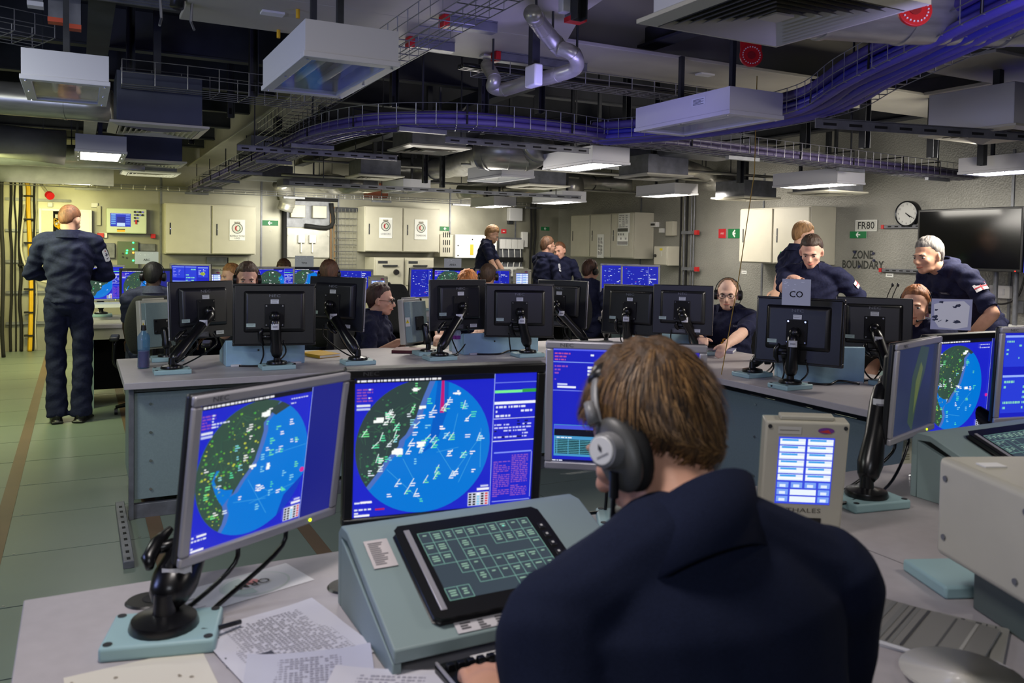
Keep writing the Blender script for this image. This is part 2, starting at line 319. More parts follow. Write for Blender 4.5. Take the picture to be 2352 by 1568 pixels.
# ------------------------------------------------------------------ ceiling lights
def lamp(cx, cy, z, on, label, W=.34, L=.75, H=.13, inner=None):
    t = thing('ceiling_light', label, 'light', (cx, cy, z), 'boxed ceiling lights' )
    b = MB(); b.bx(cx-W/2, cx+W/2, cy-L/2, cy+L/2, z+H-.004, z+H); b.bx(cx-W/2, cx-W/2+.004, cy-L/2, cy+L/2, z+.02, z+H-.004); b.bx(cx+W/2-.004, cx+W/2, cy-L/2, cy+L/2, z+.02, z+H-.004)
    b.bx(cx-W/2+.004, cx+W/2-.004, cy-L/2, cy-L/2+.004, z+.02, z+H-.004); b.bx(cx-W/2+.004, cx+W/2-.004, cy+L/2-.004, cy+L/2, z+.02, z+H-.004)
    b.build('housing', lampw, t)
    f = MB(); e = .006
    f.bx(cx-W/2-e, cx+W/2+e, cy-L/2-e, cy-L/2+.045, z, z+.02).bx(cx-W/2-e, cx+W/2+e, cy+L/2-.045, cy+L/2+e, z, z+.02)
    f.bx(cx-W/2-e, cx-W/2+.035, cy-L/2+.045, cy+L/2-.045, z, z+.02).bx(cx+W/2-.035, cx+W/2+e, cy-L/2+.045, cy+L/2-.045, z, z+.02).build('frame', lampw, t, bev=.002)
    MB().bx(cx-W/2+.035, cx+W/2-.035, cy-L/2+.045, cy+L/2-.045, z+.006, z+.010).build('diffuser', lit if on else glassm, t)
    if not on:
        MB().bx(cx-W/2+.03, cx+W/2-.03, cy-L/2+.04, cy+L/2-.04, z+.07, z+.074).build('reflector', chrome, t)
        for s in (-1, 1): MB().tube([(cx+s*.05, cy-L/2+.1, z+.045), (cx+s*.05, cy+L/2-.1, z+.045)], .013, 10).build('tube', white, t, smooth=True)
    for sx in (-1, 1):
        for k in (-1, 0, 1): MB().cyl((cx+sx*(W/2-.015), cy+k*(L/2-.03), z-.004), (cx+sx*(W/2-.015), cy+k*(L/2-.03), z), .005, n=8).build('screw', chrome, t)
    for sy in (-1, 1): MB().bx(cx-.012, cx+.012, cy+sy*.2-.012, cy+sy*.2+.012, z+H, roof(cx, cy+sy*.2)).build('hanger', dkmetal, t)
    return t
lamp(.865, 3.29, 2.1, 0, 'large unlit white boxed ceiling light tinted blue, nearest on the left')
lamp(2.9, 3.42, 2.1, 0, 'unlit white boxed ceiling light with a rating label, nearest on the right')
lamp(-.05, 4.35, 2.12, 0, 'unlit boxed ceiling light with orange reflection at far upper left', .33, .6)
def PL(px, py, z=2.1): p = P(px, py, z=z); return p.x, p.y
for px, py, on, lb in [(1343, 385, 1, 'lit white ceiling light hanging below the middle of the violet cable tray'), (1530, 450, 1, 'lit ceiling light left of the cream wall light, above the bald man'),
                       (1132, 475, 1, 'small far lit ceiling light above the bearded profile man'), (1148, 413, 0, 'unlit white ceiling light left of the middle lit one'),
                       (932, 441, 0, 'far unlit ceiling light above the left grey cabinets'), (230, 361, 1, 'lit ceiling light on the far left beyond the dark vent'), (2336, 396, 1, 'lit ceiling light cut by the right edge of the photo'),
                       (1283, 466, 1, 'lit ceiling light in the far corner, second from the left of the lit row')]:
    zz = 2.02 if px in (1132, 1283) else 2.1; lamp(*PL(px, py, zz), zz, on, lb)
x, y = PL(1885, 430, 2.05); lamp(x-.1, y-.05, 2.05, 1, 'lit ceiling light in front of the right white wall cabinets')
x, y = PL(228, 416, 2.1); lamp(-.02, 11.0, 2.12, 1, 'smallest lit ceiling light above the open cable cabinet')
t = bpy.data.objects['ceiling_light.001']; m = MB(TR((2.729, 3.27, 2.19), -90)); m.rect(-.05, -.018, .05, .018, 1, (215, 218, 225))
for k in range(5): m.rect(-.04, .011-k*.006, .04-.02*(k % 2), .008-k*.006, 2, (70, 75, 90))
m.build('rating_label', PRINT, t)
# ------------------------------------------------------------------ air diffusers
def diffuser(cx, cy, z, label, S=.46, H=.22, m=None, fins=6, top=None):
    m = m or beige; t = thing('air_diffuser', label, 'vent', (cx, cy, z), 'square air diffusers')
    MB().bx(cx-S/2, cx+S/2, cy-S/2, cy+S/2, z+.025, z+H).build('plenum_box', top or galv, t, bev=.003)
    F = S/2+.035; r = MB()
    def ring(a, b, z0, z1):
        v = [(-a, -a, z0), (a, -a, z0), (a, a, z0), (-a, a, z0), (-b, -b, z1), (b, -b, z1), (b, b, z1), (-b, b, z1)]
        r.add([(p[0]+cx, p[1]+cy, p[2]) for p in v], [(0, 1, 5, 4), (1, 2, 6, 5), (2, 3, 7, 6), (3, 0, 4, 7)])
    ring(F, F-.045, z+.012, z); ring(F, F, z+.025, z+.012); r.bx(cx-F, cx+F, cy-F, cy+F, z+.0245, z+.025)
    r.build('rim', m, t); r2 = F-.045
    for k in range(fins):
        a = r2-(k+.15)*r2/(fins+1.3); b = a-r2/(fins+1.3)*.72; r = MB(); ring(a, b, z-.001, z+.016); r.build('fin', m, t)
    a = r2-(fins+.1)*r2/(fins+1.3); MB().box((cx, cy, z+.004), (2*a, 2*a, .006)).build('centre_plate', m, t)
    MB().bx(cx-r2, cx+r2, cy-r2, cy+r2, z+.018, z+.020).build('inner_void', blackmatte, t)
    MB().bx(cx-.02, cx+.02, cy-.02, cy+.02, z+H, roof(cx, cy)).build('hanger', dkmetal, t); return t
diffuser(1.78, 1.80, 2.12, 'large beige square louvred air diffuser at the top edge of the photo', .5, .26, fins=7, top=lampw)
darkbox = mat('dark_blue_grey_box', (58, 64, 84), .5, .3, noise=.1, scale=6)
diffuser(.40, 5.25, 2.08, 'dark blue-grey box vent with slanted louvres, upper left', .44, .30, fins=6, top=darkbox)
diffuser(.55, 7.75, 2.1, 'second dark box vent behind the first on the left', .44, .24, fins=6, top=darkbox)
diffuser(.62, 8.9, 2.1, 'third and lowest box vent in the left row', .44, .2, fins=5, top=galv)
diffuser(4.62, 2.95, 2.12, 'beige air diffuser at the right edge above the right lit lamp', .5, .25, fins=6, top=lampw)
for px, py, z, lb in [(1900, 447, 2.02, 'thin square air diffuser just under the right lit lamp'), (1712, 459, 2.02, 'square air diffuser above the white wall cabinets, left of the lit lamp'),
                      (985, 348, 2.22, 'square air diffuser with a box top, left of the spiral duct'), (1500, 410, 2.12, 'square air diffuser to the right of the middle lit lamp'),
                      (1235, 432, 2.12, 'square air diffuser between the unlit lamp and the far lit lamps'), (860, 410, 2.2, 'square air diffuser below the foil duct at the left'),
                      (820, 440, 2.2, 'far box-topped air diffuser above the mesh ladder')]:
    x, y = PL(px, py, z); diffuser(min(x, 6.9), min(y, 11.8), z, lb, .46, .2, fins=4)
# ------------------------------------------------------------------ wire trays and their cables
def offs(pts, d, dz=0):
    out = []
    for i, p in enumerate(pts):
        t = (pts[min(i+1, len(pts)-1)]-pts[max(i-1, 0)]); t.z = 0; t.normalize(); out.append(p+Vector((-t.y, t.x, 0))*d+Vector((0, 0, dz)))
    return out
def resamp(pts, step):
    out = [pts[0]]; acc = 0
    for a, b in zip(pts, pts[1:]):
        L = (b-a).length; u = step-acc
        while u <= L: out.append(a+(b-a)*(u/L)); u += step
        acc = (acc+L) % step
    return out
def tray(pts, label, W=.28, H=.125, r=.0026, step=.1, fix=True):
    c = curve_pts(pts, 10); t = thing('wire_cable_tray', label, 'cable tray', tuple(c[len(c)//2]), 'wire mesh cable trays')
    for k, (d, z) in enumerate([(-W/2, H), (-W/2, H/2), (-W/2, 0), (-W/4, 0), (0, 0), (W/4, 0), (W/2, 0), (W/2, H/2), (W/2, H)]):
        MB().tube(offs(c, d, z), r, 4).build('long_wire', wire, t)
    rs = resamp(c, step); m = MB()
    a = [offs(rs, d, z) for d, z in [(-W/2, H), (-W/2, 0), (W/2, 0), (W/2, H)]]
    for i in range(len(rs)): m.tube([q[i] for q in a], r, 4)
    m.build('cross_wires', wire, t)['kind'] = 'stuff'
    if fix:
        rs = resamp(c, 1.3)
        for p in rs[1:]: MB().bx(p.x-.15, p.x+.15, p.y-.018, p.y+.018, p.z-.03, p.z-.004).build('bracket', galv, t); MB().bx(p.x-.005, p.x+.005, p.y-.005, p.y+.005, p.z-.02, roof(p.x, p.y)).build('drop_rod', dkmetal, t)
    return c
TZ = 2.15
main = [(1.45, 12.35, TZ), (1.45, 9, TZ), (1.45, 6.2, TZ), (1.47, 5.4, TZ), (1.62, 4.85, TZ), (1.98, 4.55, TZ), (2.5, 4.5, TZ), (3.05, 4.62, TZ)]
tA = [(3.05, 4.62, TZ), (3.25, 4.2, TZ), (3.35, 3.7, TZ), (3.28, 3.0, TZ), (3.02, 2.5, TZ+.02), (2.85, 2.0, TZ+.06), (2.7, 1.5, TZ+.1), (2.6, .9, TZ+.1)]
tB = [(3.05, 4.62, TZ), (3.6, 4.6, TZ), (4.6, 4.72, TZ), (5.9, 4.85, TZ), (7.3, 5.0, TZ)]
c1 = tray(main, 'long wire cable tray curving across the ceiling with violet cables'); c2 = tray(tA, 'wire cable tray rising to the upper right, full of violet cables', fix=False); c3 = tray(tB, 'wire cable tray running right toward the black wall screen')
VM = {1: [mat('grey_violet_cable', (96, 84, 150), .5), mat('dull_violet_cable', (78, 66, 140), .5), mat('deep_violet_cable', (52, 46, 140), .45)], 5: [purple, mat('blue_violet_cable', (50, 48, 170), .45), mat('dull_violet_cable', (78, 66, 140), .5)], 9: [mat('greyish_cable', (92, 86, 112), .5), mat('grey_plum_cable', (74, 66, 98), .5)]}
def bundle(c, n, label, group, z0=.02, W=.24, seed=1, r0=.025):
    q = random.Random(seed)
    for k in range(n):
        row = k//5; d = -W/2+W*((k % 5)+.5*(row % 2)+.3)/5.2; r = r0*q.uniform(.75, 1.1)
        pts = offs(c[::5]+[c[-1]], d, z0+row*.040)
        pts = [p+Vector((0, 0, q.uniform(-.003, .004))) for p in pts]
        o = MB().tube(curve_pts(pts, 4), r, 7).build('power_cable', q.choice(VM[seed]), None, smooth=True); tag(o, label, 'cable', group)
bundle(c1, 10, 'violet power cable lying in the long curving wire tray', 'violet cables in the curving tray')
bundle(c2, 13, 'violet-blue power cable in the tray rising to the upper right', 'violet cables in the rising tray', seed=5, z0=.01)
bundle(c3, 8, 'grey-violet cable in the tray that runs right to the wall', 'grey-violet cables in the right tray', seed=9, r0=.021)
for c, n0 in ((c1, 0), (c2, 1), (c3, 2)):
    for p in resamp(c, .62)[1:]:
        i = min(range(len(c)), key=lambda j: (c[j]-p).length); a = offs(c, -.13, .008)[i]; b = offs(c, .13, .008)[i]; h = .11
        o = MB().tube([a, a+Vector((0, 0, h)), b+Vector((0, 0, h)), b], .006, 5).build('cable_strap', blackmatte); tag(o, 'black strap around the violet cables in the wire tray', 'cable strap', 'black cable straps')
tray([(1.35, 2.5, 2.36), (1.35, 4.2, 2.36), (1.35, 6.8, 2.30)], 'empty wire tray running away beside the near left lamp', .2, .1, step=.13, fix=False)
a, b = P(325, 205, z=2.28), P(560, 243, z=2.28); tray([(a.x-.1, a.y, 2.28), ((a.x+b.x)/2, a.y, 2.28), (1.2, a.y+.05, 2.28)], 'empty dark wire tray above the dark vent on the left', .25, .13, step=.16)
a = P(1300, 85, z=2.62); tray([(1.9, a.y+.1, 2.38), (2.9, a.y+.1, 2.38), (3.8, a.y+.1, 2.38)], 'wire tray with black cables crossing above the right near lamp', .16, .07, step=.16, fix=False)
for k in range(3): cable('black_cable', [(1.8, a.y+.06+.03*k, 2.41), (2.6, a.y+.06+.03*k, 2.405), (3.35, a.y+.06+.03*k, 2.41), (3.6, a.y+.16, 2.33), (3.62, a.y+.35, 2.2), (3.35, a.y+.6, 2.22)], .014, blackgloss, ['nearest', 'middle', 'farthest'][k]+' of three thick black cables sagging from the tray into the violet cables', group='black cables over the right lamp')
tray([(-1.3, 4.6, 2.42), (-.6, 4.6, 2.42), (-.15, 4.75, 2.42)], 'short dark wire tray at the upper left corner', .3, .1, step=.09)
tray([(-1.2, 11.9, 2.12), (1.5, 11.9, 2.12), (4.8, 11.95, 2.12), (7.2, 11.95, 2.12)], 'narrow wire tray running along the top of the back wall', .12, .06, step=.14)
# ------------------------------------------------------------------ slotted rails under the tray
def rail(a, b, label, n=9, w=.05):
    a, b = Vector(a), Vector(b); d = (b-a); L = d.length; yaw = math.degrees(math.atan2(d.y, d.x)); T = TR(a, yaw)
    t = thing('slotted_rail', label, 'rail', tuple(a), 'slotted support rails'); w = w*.75
    MB(T).bx(0, L, -.002, .002, 0, w).bx(0, L, -.025, .002, w, w+.003).build('channel', galv, t); s = MB(T)
    for k in range(n): x = L*(k+.3)/n; s.bx(x, x+L/n*.5, -.0045, .0045, w*.35, w*.65)
    s.build('slots', blackmatte, t)['kind'] = 'stuff'
    for f in (.1, .9): q = a+d*f; MB().bx(q.x-.004, q.x+.004, q.y-.004, q.y+.004, q.z+w, roof(q.x, q.y)).build('rod', dkmetal, t)
rail((1.0, 6.2, 2.11), (2.2, 6.2, 2.11), 'slotted steel rail under the curve of the violet cable tray', 12); rail((3.3, 3.05, 2.08), (5.4, 2.6, 2.14), 'slotted steel rail below the rising violet tray at the right', 14, .06)
rail((2.1, 5.0, 2.12), (3.2, 5.0, 2.12), 'slotted steel rail above the middle lit lamp', 9)
rail((1.9, 8.6, 2.05), (5.4, 8.6, 2.05), 'slotted steel rail among the far ducts', 18)
# ------------------------------------------------------------------ ducts and pipes
def duct(name, pts, r, m, label, cat='duct', wob=0., n=18, rings=0, res=6, seed=2, support=True, endcaps=True):
    c = curve_pts(pts, res); q = random.Random(seed); L = len(c); rr = [r*(1+q.uniform(-wob, wob)) for _ in c]; ry = [r*(1+q.uniform(-wob, wob)) for _ in c]
    t = thing(name, label, cat, tuple(c[L//2])); MB().loft(c, rr, ry, n=n).build('pipe_run', m, t, smooth=True)
    for k in range(rings):
        i = max(1, min(L-2, int((k+.5)*L/rings))); d = (c[i+1]-c[i-1]).normalized(); MB().loft([c[i]-d*.008, c[i]+d*.008], r*1.04, n=n).build('band', steel if m is not foil else dkmetal, t, smooth='auto')
    if support:
        for f in (.2, .8): p = c[int(f*(L-1))]; MB().bx(p.x-.004, p.x+.004, p.y-.004, p.y+.004, p.z+r*.5, roof(p.x, p.y)).build('rod', dkmetal, t)
    return t
def pp(px, py, z): return tuple(P(px, py, z=z))
t = duct('spiral_duct', [(2.25, 2.15, 2.34), (2.7, 2.0, 2.34), (3.3, 1.75, 2.36), (4.1, 1.3, 2.4)], .135, steel, 'large shiny spiral duct at the top right corner', rings=5, n=28)
m = MB(TR((2.86, 1.80, 2.28), -27, -35)); m.rect(-.09, -.035, .09, .035, 0, (190, 190, 186)); text(m, 'SA 9', .04, 0, 0, 1, (60, 60, 60)); m.build('label_plate', PRINT, t)
duct('steel_pipe', [pp(1222, 30, 2.42), pp(1250, 70, 2.40), pp(1290, 115, 2.34)], .038, steel, 'brushed steel pipe coming down through the cream girder', rings=3)
duct('steel_pipe', [pp(1285, 110, 2.34), pp(1318, 125, 2.31), pp(1322, 155, 2.27), pp(1280, 172, 2.25), pp(1215, 188, 2.25), pp(1160, 205, 2.25), pp(1132, 200, 2.26), pp(1135, 180, 2.30), pp(1118, 150, 2.40)], .034, steel, 'bent brushed steel pipe elbow hanging above the violet tray', rings=4, res=8)
p = P(1226, 172, z=2.25); o = thing('pipe_clamp', 'white square pipe clamp block on the bent steel pipe', 'clamp', (p.x, p.y, 2.17)); MB().bx(p.x-.022, p.x+.022, p.y-.05, p.y+.05, 2.195, 2.295).build('block', lampw, o, bev=.008); MB().bx(p.x-.02, p.x+.02, p.y-.02, p.y+.02, 2.295, 2.499).build('strut', dkmetal, o)
duct('round_duct', [(-1.6, 5.9, 2.30), (-.6, 5.9, 2.30), (.18, 5.75, 2.28)], .10, steel, 'horizontal round steel duct feeding the dark vent at the left', rings=3)
duct('insulated_duct', [(-2.2, 7.4, 2.22), (-1.2, 7.4, 2.22), (-.1, 7.5, 2.18)], .13, mat('wrapped_insulation', (150, 146, 128), .6, bump=.7, noise=.15, scale=7), 'wrapped insulated duct at the far left above the cable wall', wob=.09)
duct('foil_duct', [(-1.6, 7.9, 2.16), (-.6, 7.9, 2.14), (.5, 7.9, 2.16)], .10, foil, 'crumpled foil duct behind the left lit lamp', wob=.12)
duct('insulated_duct', [(-2.0, 9.2, 2.12), (-.9, 9.2, 2.1), (.3, 9.2, 2.12)], .12, MATS['wrapped_insulation'], 'lower insulated duct at the far left over the yellow cables', wob=.08)
duct('foil_duct', [pp(885, 385, 2.38), pp(960, 390, 2.38), pp(1040, 382, 2.38), pp(1110, 360, 2.38)], .13, foil, 'big crumpled foil duct left of the middle lamps', wob=.12, rings=1)
duct('spiral_duct', [pp(1105, 350, 2.26), pp(1160, 348, 2.26), pp(1215, 350, 2.26), pp(1240, 330, 2.32)], .15, steel, 'short spiral steel duct under the violet tray in the middle', rings=4, n=24)
duct('foil_duct', [pp(1040, 380, 2.38), pp(1100, 390, 2.38), pp(1190, 385, 2.38)], .08, foil, 'thin foil duct below the spiral duct', wob=.2)
duct('foil_duct', [pp(1060, 440, 2.27), pp(1130, 438, 2.27), pp(1220, 432, 2.27), pp(1330, 428, 2.27)], .13, foil, 'far foil duct right of the unlit far lamps', wob=.15, rings=1)
duct('foil_duct', [pp(1290, 412, 2.38), pp(1360, 420, 2.38), pp(1450, 422, 2.38)], .10, foil, 'foil duct below the middle lit lamp', wob=.15, rings=1)
duct('foil_duct', [pp(1555, 385, 2.38), pp(1600, 392, 2.38), pp(1640, 408, 2.38)], .09, foil, 'foil duct between the middle and the right lit lamp', wob=.15)
duct('foil_duct', [pp(1590, 420, 2.38), pp(1660, 425, 2.27), pp(1720, 440, 2.27)], .09, foil, 'crinkled duct end above the wall by the right lamp', wob=.15)
duct('foil_duct', [pp(745, 420, 2.38), pp(800, 425, 2.27), pp(850, 418, 2.38)], .13, foil, 'foil duct left of the far unlit lamp', wob=.15)
duct('round_duct', [(2.5, 11.9, 2.3), (2.65, 12.1, 2.1), (2.62, 12.15, 1.93)], .11, steel, 'steel duct stub pointing down on the back wall', rings=2)
for i, (x0, x1, y, z) in enumerate([(2.2, 5.8, 9.3, 2.38), (3.5, 6.8, 7.9, 2.30), (4.2, 6.9, 6.9, 2.28), (2.2, 5, 10.4, 2.30), (5, 7.2, 9.8, 2.26)]):
    duct('conduit_pipe', [(x0, y, z), ((x0+x1)/2, y, z), (x1, y, z)], .016, steel, ['thin steel pipe crossing among the far ducts', 'thin steel pipe above the second lit lamp', 'thin steel pipe behind the right lit lamp', 'thin steel pipe near the back wall', 'thin steel pipe in the far right corner'][i], 'pipe', n=8)
# sheet metal ducts that fill the far ceiling
for i, (px, py, z, W, L, H) in enumerate([(1010, 325, 2.35, .6, .35, .2), (700, 435, 2.22, .9, .4, .16), (620, 360, 2.3, .5, .8, .15), (1440, 385, 2.28, .5, .5, .2), (1130, 425, 2.28, .5, .5, .2), (1620, 360, 2.3, .7, .5, .2), (340, 400, 2.12, .5, .4, .15), (600, 415, 2.3, .5, .9, .15), (930, 425, 2.35, .6, .5, .2)]):
    x, y = PL(px, py, z); y = min(y, 11.3); o = MB().bx(x-W/2, x+W/2, y-L/2, y+L/2, z, z+H).bx(x-.01, x+.01, y-.01, y+.01, z+H, roof(x, y)).build('sheet_metal_duct', galv, None, bev=.004)
    tag(o, ['flat grey sheet duct above the spiral duct', 'grey sheet duct over the left mesh ladder', 'flat grey duct beside the long cream flange', 'grey duct right of the middle lit lamp', 'grey duct above the far unlit lamp', 'grey duct left of the right lit lamp', 'small grey duct beyond the left vents', 'grey duct under the long cable tray', 'grey duct behind the far unlit lamp'][i], 'duct')
t = thing('ribbed_duct', 'grey ribbed flat duct at the top left beside the cream girder', 'duct', (0, 3.9, 2.52)); MB().bx(-.25, .40, 3.75, 4.2, 2.53, 2.75).bx(.0, .02, 3.9, 3.92, 2.75, 2.999).build('duct_body', galv, t, bev=.004)
for k in range(9): MB().bx(-.25, .40, 3.78+k*.048, 3.80+k*.048, 2.52, 2.5295).build('rib', galv, t)
def redbar(px0, py0, px1, z, label, L=None):
    a = P(px0, py0, z=z); b = P(px1, py0+.13*(px1-px0), z=z); t = thing('capped_channel', label, 'channel', (a.x, a.y, z), 'red capped steel channels'); x1 = b.x
    MB().bx(a.x+.03, x1, a.y-.03, a.y+.03, z, z+.045).bx(a.x+.03, x1, a.y-.036, a.y+.036, z+.045, z+.0499).build('channel', galv, t, bev=.002); MB().bx(a.x, a.x+.03, a.y-.034, a.y+.034, z-.004, z+.0499).build('end_cap', red, t, bev=.004)
redbar(1013, 60, 1140, 2.45, 'red capped steel channel highest on the cream girder'); redbar(935, 108, 1040, 2.45, 'red capped steel channel left of the bent pipe'); redbar(1133, 140, 1343, 2.45, 'long red capped steel channel behind the bent pipe')
# red damper wheels
for px, py, z, lb, r in [(1725, 128, 2.3, 'red round damper tag below the large louvred vent', .05), (2100, 22, 2.22, 'red round damper tag on the spiral duct', .055)]:
    p = P(px, py, z=z); T = TR(p, -27, -8); t = thing('damper_tag', lb, 'tag', tuple(p)); m = MB(T); m.loft([(0, -.006, 0), (0, .006, 0)], r, n=28); m.box((0, .001, r*1.1), (r*1.85, .01, r*2)); m.build('disc', red, t, bev=.002)
    m = MB(T); m.loft([(0, -.009, 0), (0, -.006, 0)], r*.35, n=16); m.build('hub', mat('dark_red', (140, 14, 20), .5), t); m = MB(T)
    for k in range(22): a = 2*math.pi*k/22; m.box((r*.75*math.cos(a), -.008, r*.75*math.sin(a)), (.004, .004, .004))
    m.build('dial_marks', white, t)['kind'] = 'stuff'; MB().bx(p.x-.005, p.x+.005, p.y-.005, p.y+.005, p.z+r*1.5, roof(p.x, p.y)).build('rod', dkmetal, t)
# connector cluster at the upper left, and the bracket at the top centre
p = P(140, 45, z=2.45); t = thing('connector_cluster', 'grey channels with orange ends hanging at the upper left', 'bracket', tuple(p))
org = mat('orange_cap', (200, 80, 50), .5)
for k, (dx, dz, h) in enumerate([(-.10, .06, .10), (-.02, .0, .16), (.05, -.02, .14)]):
    MB().bx(p.x+dx-.03, p.x+dx+.03, p.y-.03, p.y+.03, p.z+dz, roof(p.x+dx, p.y) if k else p.z+dz+h).build('channel', galv, t); MB().bx(p.x+dx-.032, p.x+dx+.032, p.y-.032, p.y+.032, p.z+dz-.02, p.z+dz).build('end_cap', org if k else lampw, t)
p = P(1322, 40, z=2.42); t = thing('hanging_bracket', 'blue-lit steel channel with red end hanging at the top centre', 'bracket', tuple(p)); MB().bx(p.x-.035, p.x+.035, p.y-.03, p.y+.03, p.z, 2.999).build('channel', galv, t); MB().bx(p.x-.037, p.x+.037, p.y-.032, p.y+.032, p.z-.02, p.z).build('end_cap', red, t); MB().bx(p.x-.075, p.x-.036, p.y-.02, p.y+.02, p.z+.01, p.z+.14).build('clip', lampw, t, bev=.004)
# big nozzle assembly at the top, left of centre
p = P(405, 30, z=2.45); t = thing('hose_bracket', 'wire frame bracket with black hose at the top left', 'bracket', tuple(p)); MB().tube([(p.x, p.y, 2.99), (p.x+.02, p.y, 2.6), (p.x, p.y-.02, 2.47)], .03, 10).build('hose', blackgloss, t, smooth=True)
for s in (-1, 1): MB().tube([(p.x+s*.09, p.y, 2.99), (p.x+s*.06, p.y, 2.42), (p.x+s*.07, p.y-.03, 2.38)], .006, 6).build('frame_bar', wire, t)
# thin yellow cord hanging down onto the island desk
a = P(1733, 395, d=4.8); b = P(1657, 860, z=.732)
o = MB().tube([a+Vector((0, 0, .55)), a, (a+b)/2+Vector((.01, 0, -.01)), b], .0028, 5).build('cord', mat('tan_cord', (150, 120, 40), .6), None); tag(o, 'thin tan cord hanging from the ceiling in front of the bald man', 'cord')
# ------------------------------------------------------------------ wall furniture.  T maps a local x-z wall plane (viewer at -y)
TB = TR((0, YB, 0)); TRW = TR((XR, 0, 0), -90)      # right wall: local x = -world y
def wb(px, py, d=0): p = P(px, py, y=YB-d); return p.x, p.z
def wr(px, py, d=0): p = P(px, py, x=XR-d); return -p.y, p.z
def locker(T, x0, x1, z0, z1, D, n, name, label, handle='left', mat_=beige, group=None):
    t = thing(name, label, 'cabinet', tuple(T @ Vector(((x0+x1)/2, -D/2, z0))), group)
    MB(T).bx(x0, x1, -D+.02, -.001, z0, z1).build('carcass', mat_, t, bev=.004); W = (x1-x0)/n
    for k in range(n):
        a, b = x0+k*W+.012, x0+(k+1)*W-.012
        d = MB(T).bx(a, b, -D, -D+.0195, z0+.012, z1-.012).build('door', mat_, t, bev=.004)
        hx = a+.06; MB(T).bx(hx-.009, hx+.009, -D-.004, -D, (z0+z1)/2-.08, (z0+z1)/2+.08).build('handle', dkmetal, d, bev=.002)
        MB(T).cyl((hx, -D-.006, (z0+z1)/2), (hx, -D-.004, (z0+z1)/2), .006, n=8).build('keyhole', chrome, d)
    return t
def plate(T, x, z, w, h, D, name, label, cat, draw, m=None, lab=None, base=(200, 200, 198), grp=None):
    mb = MB(T @ Matrix.Translation((x, -D, z))); mb.box((0, .002, 0), (w, .004, h), None, base); mb.rect(-w/2, -h/2, w/2, h/2, 1, base); draw(mb); return tag(mb.build(name, m or PRINT), label, cat, grp)
def arrow(mb, w, h, left=True, col=(235, 240, 235)):
    mb.rect(-w/2, -h/2, w/2, h/2, 2, (18, 116, 64)); x = -.11*w; mb.rect(x+.05*h, -h*.09, x+.24*w, h*.09, 4, col)
    mb.line(x, 0, x+.36*h, h*.36, h*.18, 5, col); mb.line(x, 0, x+.36*h, -h*.36, h*.18, 6, col)
# back wall
x0, z1 = wb(378, 466, .32); x1, z0 = wb(588, 585, .32)
t = locker(TB, x0, x1, z0, z1, .32, 2, 'wall_locker', 'wide yellowish two-door wall locker left of the exit arrow on the back wall')
def crest(mb, w, h, words, plastic=False):
    mb.poly(circ(0, h*.08, w*.36), 2, (110, 112, 108)); mb.poly(circ(0, h*.08, w*.30), 3, (205, 204, 196)); mb.poly(circ(0, h*.08, w*.22), 4, (60, 110, 84))
    mb.poly(clip(circ(0, h*.08, w*.22), [(-1, -1), (0, -1), (0, 1), (-1, 1)]), 5, (205, 200, 190)); mb.poly(circ(-w*.03, h*.08, w*.13, 24, w*.17), 6, (160, 50, 50)); mb.poly(circ(w*.05, h*.08, w*.1, 24, w*.15), 7, (210, 205, 195))
    for k in range(-2, 3): mb.line(k*w*.06, h*.34, k*w*.08, h*.41, w*.03, 3, (90, 80, 50))
    mb.line(-w*.2, h*.34, w*.2, h*.34, w*.04, 4, (90, 80, 50))
    for i, s in enumerate(words): text(mb, s, w*.17, 0, -h*(.30+.11*i), 4, (50, 50, 50), sx=.8)
    if plastic: mb.rect(-w*.46, -h*.48, w*.46, -h*.44, 5, (250, 250, 250)); mb.rect(-w*.4, h*.42, w*.45, h*.46, 5, (250, 250, 250))
def wsign(px, py, w, h, D, name, label, cat, draw, wall='b', m=None, base=(226, 226, 222)):
    T, f = (TB, wb) if wall == 'b' else (TRW, wr); x, z = f(px, py, D); return plate(T, x, z, w, h, D, name, label, cat, draw, m, base=base)
wsign(545, 528, .21, .29, .327, 'notice_sheet', 'white crest notice on the right door of the yellowish wall locker', 'notice', lambda mb: crest(mb, .21, .29, ('INSTRUCTIONS', 'LOGS')))
wsign(620, 512, .24, .075, .01, 'exit_sign', 'green arrow sign between the yellowish locker and junction boxes', 'sign', lambda mb: arrow(mb, .24, .075))
x0, z1 = wb(838, 473, .40); x1, z0 = wb(1010, 580, .40)
locker(TB, x0, x1, z0, z1, .40, 2, 'wall_locker', 'two-door grey wall locker with two crest notices above the safe cabinets')
wsign(886, 523, .21, .31, .407, 'notice_sheet', 'glossy laminated crest notice on the left door above the safes', 'notice', lambda mb: crest(mb, .21, .31, ('LOGBOOKS',), True), m=GLOSSPRINT)
wsign(967, 527, .21, .31, .407, 'notice_sheet', 'matt crest notice reading TASKBOOKS on the right locker door', 'notice', lambda mb: crest(mb, .21, .31, ('TASKBOOKS',)))
